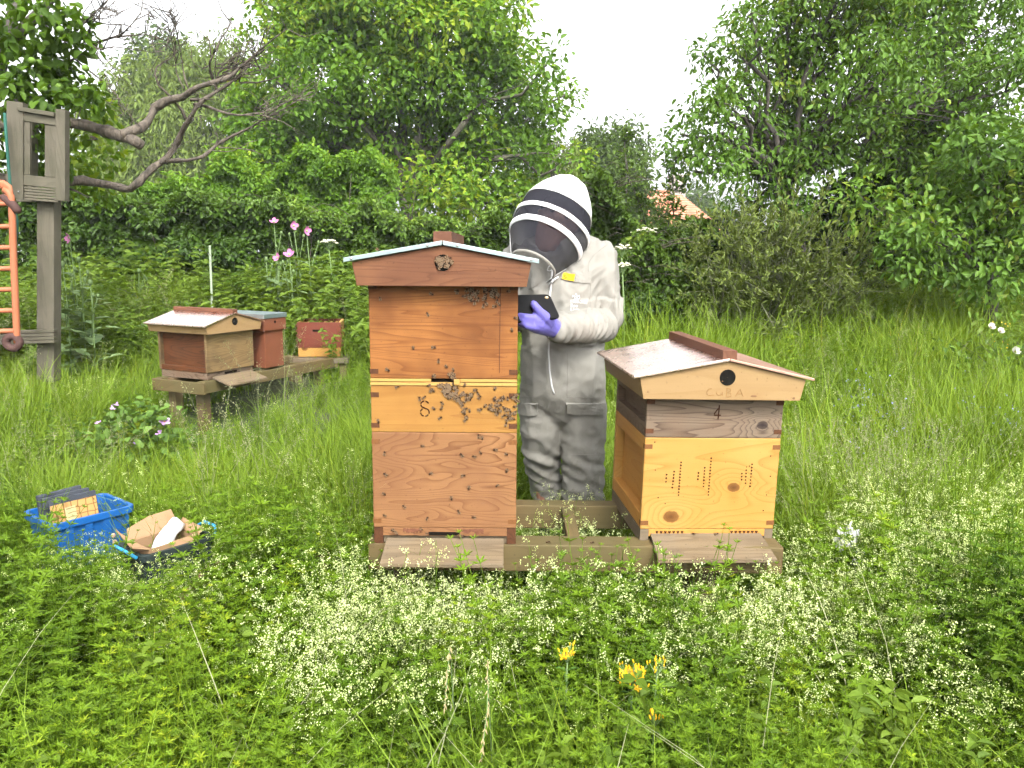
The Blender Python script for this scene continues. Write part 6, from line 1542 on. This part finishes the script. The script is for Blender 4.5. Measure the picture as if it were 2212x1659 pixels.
L_GRASS = leaf_mat('grass_blade', (0.075, 0.185, 0.022), (0.185, 0.360, 0.045), (0.34, 0.42, 0.09), trans=0.40, use='rand')
L_WEED = leaf_mat('weed_leaf', (0.055, 0.140, 0.025), (0.145, 0.285, 0.050), trans=0.35, use='rand')
F_WHITE = leaf_mat('bedstraw_flower', (0.56, 0.70, 0.20), (0.95, 1.06, 0.58), trans=0.35, rough=0.8, spec=0.1, use='rand', warm=False)
F_STRAW = leaf_mat('grass_seed_head', (0.20, 0.25, 0.11), (0.40, 0.40, 0.24), trans=0.3, rough=0.8, use='rand', warm=False)
F_BLUE = leaf_mat('blue_speedwell', (0.22, 0.25, 0.55), (0.36, 0.38, 0.70), trans=0.3, use='rand', warm=False)
F_BUTTER = leaf_mat('buttercup', (0.75, 0.50, 0.02), (0.80, 0.60, 0.05), trans=0.3, use='rand', warm=False)
def whorl(c, k, L, elev, tone):
    a = np.arange(k) * 2 * math.pi / k + rng.uniform(0, 6); D = np.stack([np.cos(a), np.sin(a), np.full(k, elev)], 1) + rng.normal(size=(k, 3)) * 0.10
    V, F = leaf_arrays(np.tile(c, (k, 1)), D, np.tile((0, 0, 1.0), (k, 1)) + rng.normal(size=(k, 3)) * 0.15, L * rng.uniform(0.8, 1.15, k), L * 0.27, 0.10, 0.14, 'oval')
    return V, F, np.full(k, tone) + rng.random(k) * 0.25
def galium(col, name, h, nwh, bushy=3):
    parts = []
    for s in range(bushy):
        az = rng.uniform(0, 6.28); le = rng.uniform(0.02, 0.10); hh_ = h * rng.uniform(0.72, 1.05)
        pts = [np.array([math.cos(az) * le * t * t + rng.normal() * 0.004, math.sin(az) * le * t * t + rng.normal() * 0.004, hh_ * t]) + np.array([math.cos(az), math.sin(az), 0]) * 0.02 for t in np.linspace(0, 1, 6)]
        parts.append(stem_part(pts, 0.0013, L_GAL))
        for i in range(nwh):
            t = 0.22 + 0.78 * i / (nwh - 1); c = np.array([np.interp(t, np.linspace(0, 1, 6), [p[j] for p in pts]) for j in range(3)])
            L = 0.026 * (1.15 - 0.45 * t) * (0.6 if i == nwh - 1 else 1); V, F, tn = whorl(c, int(rng.integers(6, 9)), L, 0.10 + 0.65 * t ** 3, 0.15 + 0.55 * t); parts.append((V, F, tn, L_GAL))
    return src(col, name, parts)
def panicle(col, name, h, nfl, wid=0.06, droop=0.0, fill=0.45):
    parts = []; az = rng.uniform(0, 6.28)
    pts = [np.array([math.cos(az) * 0.09 * t * t, math.sin(az) * 0.09 * t * t, h * (t - droop * t ** 3)]) for t in np.linspace(0, 1, 7)]
    parts.append(stem_part(pts, 0.0013, L_GAL)); P = []
    nb = 11
    for b in range(nb):
        t = (1 - fill) + fill * b / nb; c = np.array([np.interp(t, np.linspace(0, 1, 7), [p[j] for p in pts]) for j in range(3)])
        d = np.array([math.cos(b * 2.4), math.sin(b * 2.4), 0.55]) * wid * (1.25 - t) / (fill) * 0.75 * rng.uniform(0.6, 1.2)
        parts.append(stem_part([c, c + d * 0.6, c + d], 0.0006, L_GAL)); k = nfl // nb
        for q_ in range(k // 7):
            cc = c + d * rng.uniform(0.35, 1.08) + rng.normal(size=3) * 0.007; P.append(cc + rng.normal(size=(7, 3)) * 0.0042)
    P = np.concatenate(P); n = len(P); N = unit(rng.normal(size=(n, 3)) * 0.6 + np.array([0, -0.2, 0.8])); D = rnd_dir(n)
    S = unit(np.cross(N, D)); D = np.cross(S, N); r = 0.0021 * rng.uniform(0.7, 1.25, (n, 1))
    V = np.stack([P - D * r, P - S * r, P + D * r, P + S * r], 1); parts.append((V, [[0, 1, 2, 3]], rng.random(n), F_WHITE))
    for i in range(4):
        t = 0.1 + 0.45 * i / 4; c = np.array([np.interp(t, np.linspace(0, 1, 7), [p[j] for p in pts]) for j in range(3)]); V, F, tn = whorl(c, 7, 0.020, 0.2, 0.5); parts.append((V, F, tn, L_GAL))
    return src(col, name, parts)
def seedgrass(col, name, h, mat=None):
    mat = mat or F_STRAW; parts = []; 
    for s in range(3):
        az = rng.uniform(0, 6.28); le = rng.uniform(0.1, 0.4); pts = [np.array([math.cos(az) * le * h * t ** 2.5, math.sin(az) * le * h * t ** 2.5, h * (t - 0.25 * le * t ** 4)]) + np.array([rng.normal() * 0.001, 0, 0]) for t in np.linspace(0, 1, 7)]
        parts.append(stem_part(pts, 0.0012, mat)); n = 46; t = rng.uniform(0.68, 1.0, n); P = np.stack([np.interp(t, np.linspace(0, 1, 7), [p[j] for p in pts]) for j in range(3)], 1) + rng.normal(size=(n, 3)) * 0.012
        V, F = leaf_arrays(P, rng.normal(size=(n, 3)) * 0.5 + np.array([math.cos(az) * 0.4, math.sin(az) * 0.4, 0.3]), rnd_dir(n), 0.011, 0.0032, 0.1, 0.1, 'oval'); parts.append((V, F, rng.random(n), mat))
    parts.append(blade_parts(7, h * 0.3, h * 0.7, 0.004, 0.7, L_GRASS, 0.03)); return src(col, name, parts)
def weed(col, name, h, lf, pairs, mat=None, flower_mat=None):
    mat = mat or L_WEED; parts = []
    for s in range(2):
        az = rng.uniform(0, 6.28); pts = [np.array([math.cos(az) * 0.12 * h * t * t + 0.03 * s, math.sin(az) * 0.12 * h * t * t, h * (1 - 0.15 * s) * t]) for t in np.linspace(0, 1, 6)]; parts.append(stem_part(pts, 0.0025, mat))
        P, D = [], []
        for i in range(pairs):
            t = 0.15 + 0.85 * i / (pairs - 1); c = np.array([np.interp(t, np.linspace(0, 1, 6), [p[j] for p in pts]) for j in range(3)]); a = i * 1.57 + rng.normal() * 0.3
            for k in range(3): P.append(c); D.append((math.cos(a + k * 2.1), math.sin(a + k * 2.1), 0.25))
        n = len(P); V, F = leaf_arrays(np.array(P), np.array(D), np.tile((0, 0, 1.0), (n, 1)) + rng.normal(size=(n, 3)) * 0.3, lf * rng.uniform(0.6, 1.2, n), lf * 0.5, 0.2, 0.3, 'oval'); parts.append((V, F, rng.random(n), mat))
        if flower_mat:
            n = 14; P = pts[-1] + rng.normal(size=(n, 3)) * np.array([0.03, 0.03, 0.05]); V, F = leaf_arrays(P, rnd_dir(n), rnd_dir(n), 0.010, 0.009, 0.1, 0.1); parts.append((V, F, rng.random(n), flower_mat))
    return src(col, name, parts)

def scatter(name, label, cat, col, pts, rot, scl, idx):
    me = bpy.data.meshes.new(name); me.vertices.add(len(pts)); me.vertices.foreach_set('co', np.asarray(pts, np.float32).reshape(-1))
    a = me.attributes.new('rot', 'FLOAT_VECTOR', 'POINT'); a.data.foreach_set('vector', np.asarray(rot, np.float32).reshape(-1))
    a = me.attributes.new('scl', 'FLOAT', 'POINT'); a.data.foreach_set('value', np.asarray(scl, np.float32))
    a = me.attributes.new('idx', 'INT', 'POINT'); a.data.foreach_set('value', np.asarray(idx, np.int32)); me.update()
    o = bpy.data.objects.new(name, me); COL.objects.link(o); tag(o, label, cat, kind='stuff')
    ng = bpy.data.node_groups.new(name + '_nodes', 'GeometryNodeTree')
    ng.interface.new_socket('Geometry', in_out='INPUT', socket_type='NodeSocketGeometry'); ng.interface.new_socket('Geometry', in_out='OUTPUT', socket_type='NodeSocketGeometry')
    N_ = ng.nodes; L = ng.links; gi = N_.new('NodeGroupInput'); go = N_.new('NodeGroupOutput'); ip = N_.new('GeometryNodeInstanceOnPoints'); ci = N_.new('GeometryNodeCollectionInfo')
    ci.inputs['Collection'].default_value = col; ci.inputs['Separate Children'].default_value = True; ci.inputs['Reset Children'].default_value = True
    def attr(nm, dt):
        x = N_.new('GeometryNodeInputNamedAttribute'); x.data_type = dt; x.inputs['Name'].default_value = nm; return x.outputs['Attribute']
    er = N_.new('FunctionNodeEulerToRotation'); L.new(attr('rot', 'FLOAT_VECTOR'), er.inputs[0])
    L.new(gi.outputs[0], ip.inputs['Points']); L.new(ci.outputs[0], ip.inputs['Instance']); ip.inputs['Pick Instance'].default_value = True
    L.new(attr('idx', 'INT'), ip.inputs['Instance Index']); L.new(er.outputs[0], ip.inputs['Rotation']); L.new(attr('scl', 'FLOAT'), ip.inputs['Scale']); L.new(ip.outputs[0], go.inputs[0])
    md = o.modifiers.new('scatter', 'NODES'); md.node_group = ng
    return o
def srccol(name): return bpy.data.collections.new(name)
def noise2(x, y, f, s):
    return np.array([mnoise.noise(Vector((a * f + s, b * f - s, s))) for a, b in zip(x, y)])
def spread(n, y0, y1, wide=0.74, pad=0.35, power=1.0):
    """points on the ground inside the view, denser near the camera"""
    u = rng.random(n); y = y0 * (y1 / y0) ** (u ** power); x = rng.uniform(-1, 1, n) * (y * wide + pad); return x, y
XL, XR = xl, xr
def clear_mask(x, y, h):
    """False where a plant of height h would grow through a thing that stands there"""
    ok = np.ones(len(x), bool)
    ok &= ~((x > XL - 0.02) & (x < XR + 0.02) & (y > 2.32) & (y < 2.90) & (h > 0.36) & ~((x > TX + 0.26) & (x < cuba.location.x - 0.27)))
    for c_ in (TX, cuba.location.x): ok &= ~((np.abs(x - c_) < 0.26) & (y > 2.20) & (y < 2.55) & (h > 0.34))
    for t_, lx_, ly_ in ((bt, lx, ly), (gt, gx, gy)):
        M_i = t_.matrix_basis.inverted(); a = np.array([(M_i @ Vector((p, q_, 0)))[:2] for p, q_ in zip(x, y)])
        ok &= ~((np.abs(a[:, 0]) < lx_ + 0.03) & (np.abs(a[:, 1]) < ly_ + 0.03))
    ok &= ~((np.abs(x - PB.x) < 0.24) & (np.abs(y - PY) < 0.22))
    M_i = st2.matrix_basis.inverted(); a = np.array([(M_i @ Vector((p, q_, 0)))[:2] for p, q_ in zip(x, y)])
    ok &= ~((a[:, 0] > -0.15) & (a[:, 0] < 1.5) & (a[:, 1] > -0.18) & (a[:, 1] < 0.5) & (h > 0.22))
    return ok
def soil_mask(x, y):
    c = at_z(275, 1590, 0.05); return ((x - c.x) / 0.20) ** 2 + ((y - c.y) / 0.16) ** 2 > 1 + 0.5 * np.sin(x * 40)
def sight_limit(x, y):
    """greatest plant height, kept low from the tubs towards the camera so they stay in view"""
    lim = np.full(len(x), 9.0)
    for t_, lx_ in ((bt, lx), (gt, gx)):
        v_ = -np.array(t_.location[:2]); v_ /= np.linalg.norm(v_); al = (x - t_.location.x) * v_[0] + (y - t_.location.y) * v_[1]; pe = np.abs((x - t_.location.x) * v_[1] - (y - t_.location.y) * v_[0])
        lim = np.where((pe < lx_ + 0.04) & (al > 0) & (al < 1.0), np.minimum(lim, 0.17 + 0.33 * np.maximum(0, al - 0.12) + 0.06 * rng.random(len(x))), lim)
    return lim
def place(name, label, cat, col, nvar, x, y, sc, hgt, tilt=0.15):
    sc = np.minimum(sc, sight_limit(x, y) / max(hgt, 0.40))
    sc = np.where((x > -2.6) & (x < -1.0) & (y > 3.9) & (y < 6.6), np.minimum(sc, (0.27 + 0.05 * rng.random(len(x))) / hgt), sc)
    k = clear_mask(x, y, hgt * sc) & soil_mask(x, y); x, y, sc = x[k], y[k], sc[k]; n = len(x)
    rot = np.stack([rng.normal(size=n) * tilt, rng.normal(size=n) * tilt, rng.uniform(0, 6.28, n)], 1)
    return scatter(name, label, cat, col, np.stack([x, y, gz(x, y) - 0.01], 1), rot, sc, rng.integers(0, nvar, n))

c_gal = srccol('bedstraw_sources')
for k in range(5): galium(c_gal, 'bedstraw_%s' % 'abcde'[k], 0.40, 8, 3)
# foreground bedstraw
x, y = spread(4000, 0.95, 2.75, 0.72, 0.25, 0.9); h = 0.90 + 0.45 * noise2(x, y, 1.6, 3.3) + rng.normal(size=len(x)) * 0.13
h = np.clip(h, 0.5, 1.2) * (1 + 0.34 * sstep(1.65, 2.1, y)) * np.where((y > 2.34) & (x > XL) & (x < XR), 0.72, 1.0)
place('bedstraw', 'bright green whorled bedstraw filling the foreground', 'weeds', c_gal, 5, x, y, h, 0.40, 0.2)
# bedstraw further back, left and right
x, y = spread(5200, 2.5, 7.2, 0.72, 0.3, 1.1); nz = noise2(x, y, 0.9, 8.1); keep = ((x > 0.75) | ((x < -0.5) & (x > -1.9) & (nz > -0.15)) | ((x <= -1.9) & (nz > 0.15)) | (np.abs(x - 0.2) < 0.35)) & (rng.random(len(x)) < 0.85)
x, y, nz = x[keep], y[keep], nz[keep]; place('bedstraw_patch', 'bedstraw mixed into the grass beyond the hive stand', 'weeds', c_gal, 5, x, y, np.clip(0.85 + 0.5 * nz + rng.normal(size=len(x)) * 0.12, 0.5, 1.35) * (1 + 0.5 * sstep(3.5, 6.0, y) * (x > 0.7)), 0.40, 0.25)
# blossom
c_fl = srccol('blossom_sources')
for k in range(4): panicle(c_fl, 'blossom_%s' % 'abcd'[k], 0.50, 240, 0.075, 0.0 if k < 3 else 0.25)
xs, ys, ss = [], [], []
for (px, py, r, n, s) in [(820,1310,120,150,1.0),(930,1280,110,120,1.0),(690,1360,90,95,1.0),(980,1350,70,45,0.95),(1080,1290,80,45,1.0),(560,1250,110,55,0.95),(420,1240,110,45,0.9),(250,1230,120,45,0.9),(90,1210,120,50,0.9),(620,1420,60,18,0.9),
                          (1960,1150,130,200,1.05),(2060,1240,150,220,1.05),(1880,1230,110,130,1.0),(2150,1330,110,120,1.0),(1780,1290,90,90,0.95),(1640,1290,80,80,0.9),(1500,1320,80,50,0.9),(1950,1330,130,110,0.95),(2050,1080,90,90,1.05),(1830,1150,60,30,1.0),(2150,1190,110,110,1.05),
                          (1230,1130,60,150,0.95),(1180,1170,50,50,0.9),(1210,1220,70,60,1.05),(1380,1240,60,60,1.05),(1450,1215,60,55,1.05),(960,1215,70,70,1.1),(860,1235,60,60,1.1),(1560,1215,60,50,1.05),(700,1180,100,35,0.95),(1560,1230,60,22,0.8),(520,1150,90,22,0.9),(2100,1450,120,45,0.9),(1700,1400,120,35,0.85),(1480,1420,70,22,0.85),(1750,1050,50,18,1.0)]:
    n = max(6, int(n * 0.36)); a = rng.normal(size=(n, 2)) * r * 0.55; p = [at_z(px + q_[0], py + q_[1] * 0.55, 0.37) for q_ in a]; xs += [q_.x for q_ in p]; ys += [q_.y for q_ in p]; ss += list(s * rng.uniform(0.78, 1.12, n))
x, y, s = np.array(xs), np.array(ys), np.array(ss); s = np.where((x > XL) & (x < XR) & (y > 2.25) & (y < 2.9), s * 0.86, s)
place('bedstraw_blossom', 'drifts of tiny cream-white bedstraw flowers', 'flowers', c_fl, 4, x, y, s, 0.34, 0.30)
x, y = spread(350, 2.9, 6.0, 0.72, 0.3); nz = noise2(x, y, 0.9, 8.1); k = (nz > 0.02) | (x > 0.9); place('scattered_blossom', 'thin sprinkling of pale flowers across the back meadow', 'flowers', c_fl, 4, x[k], y[k], rng.uniform(0.8, 1.1, k.sum()), 0.5, 0.3)
c_wd = srccol('weed_sources')
for k in range(3): weed(c_wd, 'weed_%s' % 'abc'[k], 0.62, 0.065, 9)
n = 70; x = rng.uniform(TX + 0.27, cuba.location.x - 0.30, n); y = rng.uniform(2.50, 2.76, n); place('blossom_between_rails', 'pale blossom growing up between the stand rails', 'flowers', c_fl, 4, x, y, rng.uniform(0.85, 1.08, n), 0.34, 0.2)
n = 45; x = rng.uniform(TX + 0.27, cuba.location.x - 0.30, n); y = rng.uniform(2.50, 2.76, n); place('bedstraw_between_rails', 'green bedstraw growing up between the stand rails', 'weeds', c_gal, 5, x, y, rng.uniform(0.9, 1.12, n), 0.32, 0.15)
n = 150; x = rng.uniform(XL - 0.15, XR + 0.15, n); y = rng.uniform(1.98, 2.22, n); place('blossom_by_boards', 'blossom stems leaning in front of the landing boards', 'flowers', c_fl, 4, x, y, rng.uniform(0.86, 1.16, n), 0.34, 0.22)
# grass
c_gr = srccol('grass_sources')
for k in range(4): src(c_gr, 'grass_tuft_%s' % 'abcd'[k], [blade_parts(16, 0.22, 0.50, 0.0055, 0.75, L_GRASS, 0.05, 5), blade_parts(7, 0.35, 0.62, 0.004, 0.5, L_GRASS, 0.04, 5, (0.3, 1))])
x, y = spread(7500, 2.75, 11.0, 0.72, 0.4, 1.0); nz = noise2(x, y, 0.7, 2.2); s = np.clip(0.80 + 0.5 * nz + rng.normal(size=len(x)) * 0.15, 0.35, 1.3) * (1 + 0.25 * sstep(5.5, 8.5, y)) * (1 + 0.4 * (x > 0.9) * sstep(3.6, 5.0, y))
place('meadow_grass', 'long soft grass of the meadow behind the hives', 'grass', c_gr, 4, x, y, s, 0.50, 0.25)
x, y = spread(4200, 3.1, 8.0, 0.72, 0.3); k = x > 0.85; x, y = x[k], y[k]; place('tall_meadow_grass', 'tall bright green grass filling the right side up to the bushes', 'grass', c_gr, 4, x, y, np.clip(1.22 + 0.5 * noise2(x, y, 0.8, 6.1) + rng.normal(size=len(x)) * 0.15, 0.6, 1.7) * (1 + 0.15 * sstep(4, 6, y)), 0.50, 0.22)
x, y = spread(500, 1.0, 2.7, 0.72, 0.3); place('foreground_weeds', 'broad-leaved weeds showing through the foreground bedstraw', 'weeds', c_wd, 3, *spread(150, 1.0, 2.3, 0.7, 0.3), rng.uniform(0.4, 0.72, 150), 0.62, 0.25); place('foreground_grass', 'single grass blades poking through the foreground weeds', 'grass', c_gr, 4, x, y, rng.uniform(0.5, 1.0, 500), 0.5, 0.35)
c_st = srccol('straw_sources')
for k in range(2): src(c_st, 'straw_%s' % 'ab'[k], [blade_parts(3, 0.35, 0.62, 0.0035, 1.1, F_STRAW, 0.03, 6)])
x, y = spread(150, 1.0, 5.0, 0.7, 0.3); place('dead_stems', 'dry straw stems leaning through the green weeds', 'grass', c_st, 2, x, y, rng.uniform(0.7, 1.1, 150), 0.5, 0.5)
c_sg = srccol('seed_grass_sources')
for k in range(3): seedgrass(c_sg, 'seed_grass_%s' % 'abc'[k], 0.75)
x, y = spread(200, 3.0, 8.5, 0.72, 0.3); k = (x > 0.8) | (x < -0.6); place('seeding_grass', 'feathery straw-coloured grass heads over the meadow', 'grass', c_sg, 3, x[k], y[k], rng.uniform(0.7, 1.15, k.sum()), 0.75, 0.2)
p = [at_z(1900 + rng.normal() * 70, 940 + rng.normal() * 45, 0.62) for _ in range(30)]; place('seeding_grass_clump', 'dense pale tuft of drooping seed grass right of the yellow hive', 'grass', c_sg, 3, np.array([q_.x for q_ in p]), np.array([q_.y for q_ in p]), rng.uniform(0.8, 1.1, 30), 0.75, 0.3)
p = [at_z(rng.uniform(500, 690), 800 + rng.normal() * 40, 0.55) for _ in range(14)]; place('seeding_grass_wisps', 'thin straw wisps in front of the rear hive stand', 'grass', c_sg, 3, np.array([q_.x for q_ in p]), np.array([q_.y for q_ in p]), rng.uniform(0.8, 1.0, 14), 0.2, 0.3)
# taller weeds towards the hedge
x, y = spread(4600, 4.3, 10.4, 0.72, 0.5, 0.8); nz = noise2(x, y, 0.6, 5.5); k = ((nz > -0.12) & (y > 6.6)) | ((x > 1.0) & (y > 5.2) & (nz > 0.05) & (rng.random(len(x)) < 0.6)); x, y, nz = x[k], y[k], nz[k]
place('tall_weeds', 'nettles and tall weeds in front of the hedge', 'weeds', c_wd, 3, x, y, np.clip(0.85 + 0.6 * nz + 0.35 * sstep(7, 9.5, y), 0.5, 1.6) * rng.uniform(0.75, 1.2, len(x)), 0.62, 0.3)
x, y = spread(900, 2.6, 5.0, 0.72, 0.4); k = (x > 0.9) | (x < -2.2); place('low_weeds', 'broad-leaved weeds among the meadow grass', 'weeds', c_wd, 3, x[k], y[k], rng.uniform(0.35, 0.65, k.sum()), 0.62, 0.2)
c_bl = srccol('blue_flower_sources'); weed(c_bl, 'speedwell_a', 0.5, 0.04, 7, None, F_BLUE)
p = [at_z(1960 + rng.normal() * 130, 855 + rng.normal() * 22, 0.62) for _ in range(14)]; place('speedwell', 'dusting of small blue flowers beyond the seed grass', 'flowers', c_bl, 1, np.array([q_.x for q_ in p]), np.array([q_.y for q_ in p]), rng.uniform(0.9, 1.2, 14), 0.5, 0.2)
c_bu = srccol('buttercup_sources'); weed(c_bu, 'buttercup_a', 0.7, 0.04, 7, None, F_BUTTER)
p = [at_z(2120 + rng.normal() * 60, 680 + rng.normal() * 50, 0.75) for _ in range(16)]; p = [q_ for q_ in p if q_.y < 9]
place('buttercups', 'few yellow flowers in the weeds under the leaning shrub', 'flowers', c_bu, 1, np.array([q_.x for q_ in p]), np.array([q_.y for q_ in p]), rng.uniform(0.9, 1.2, len(p)), 0.7, 0.2)
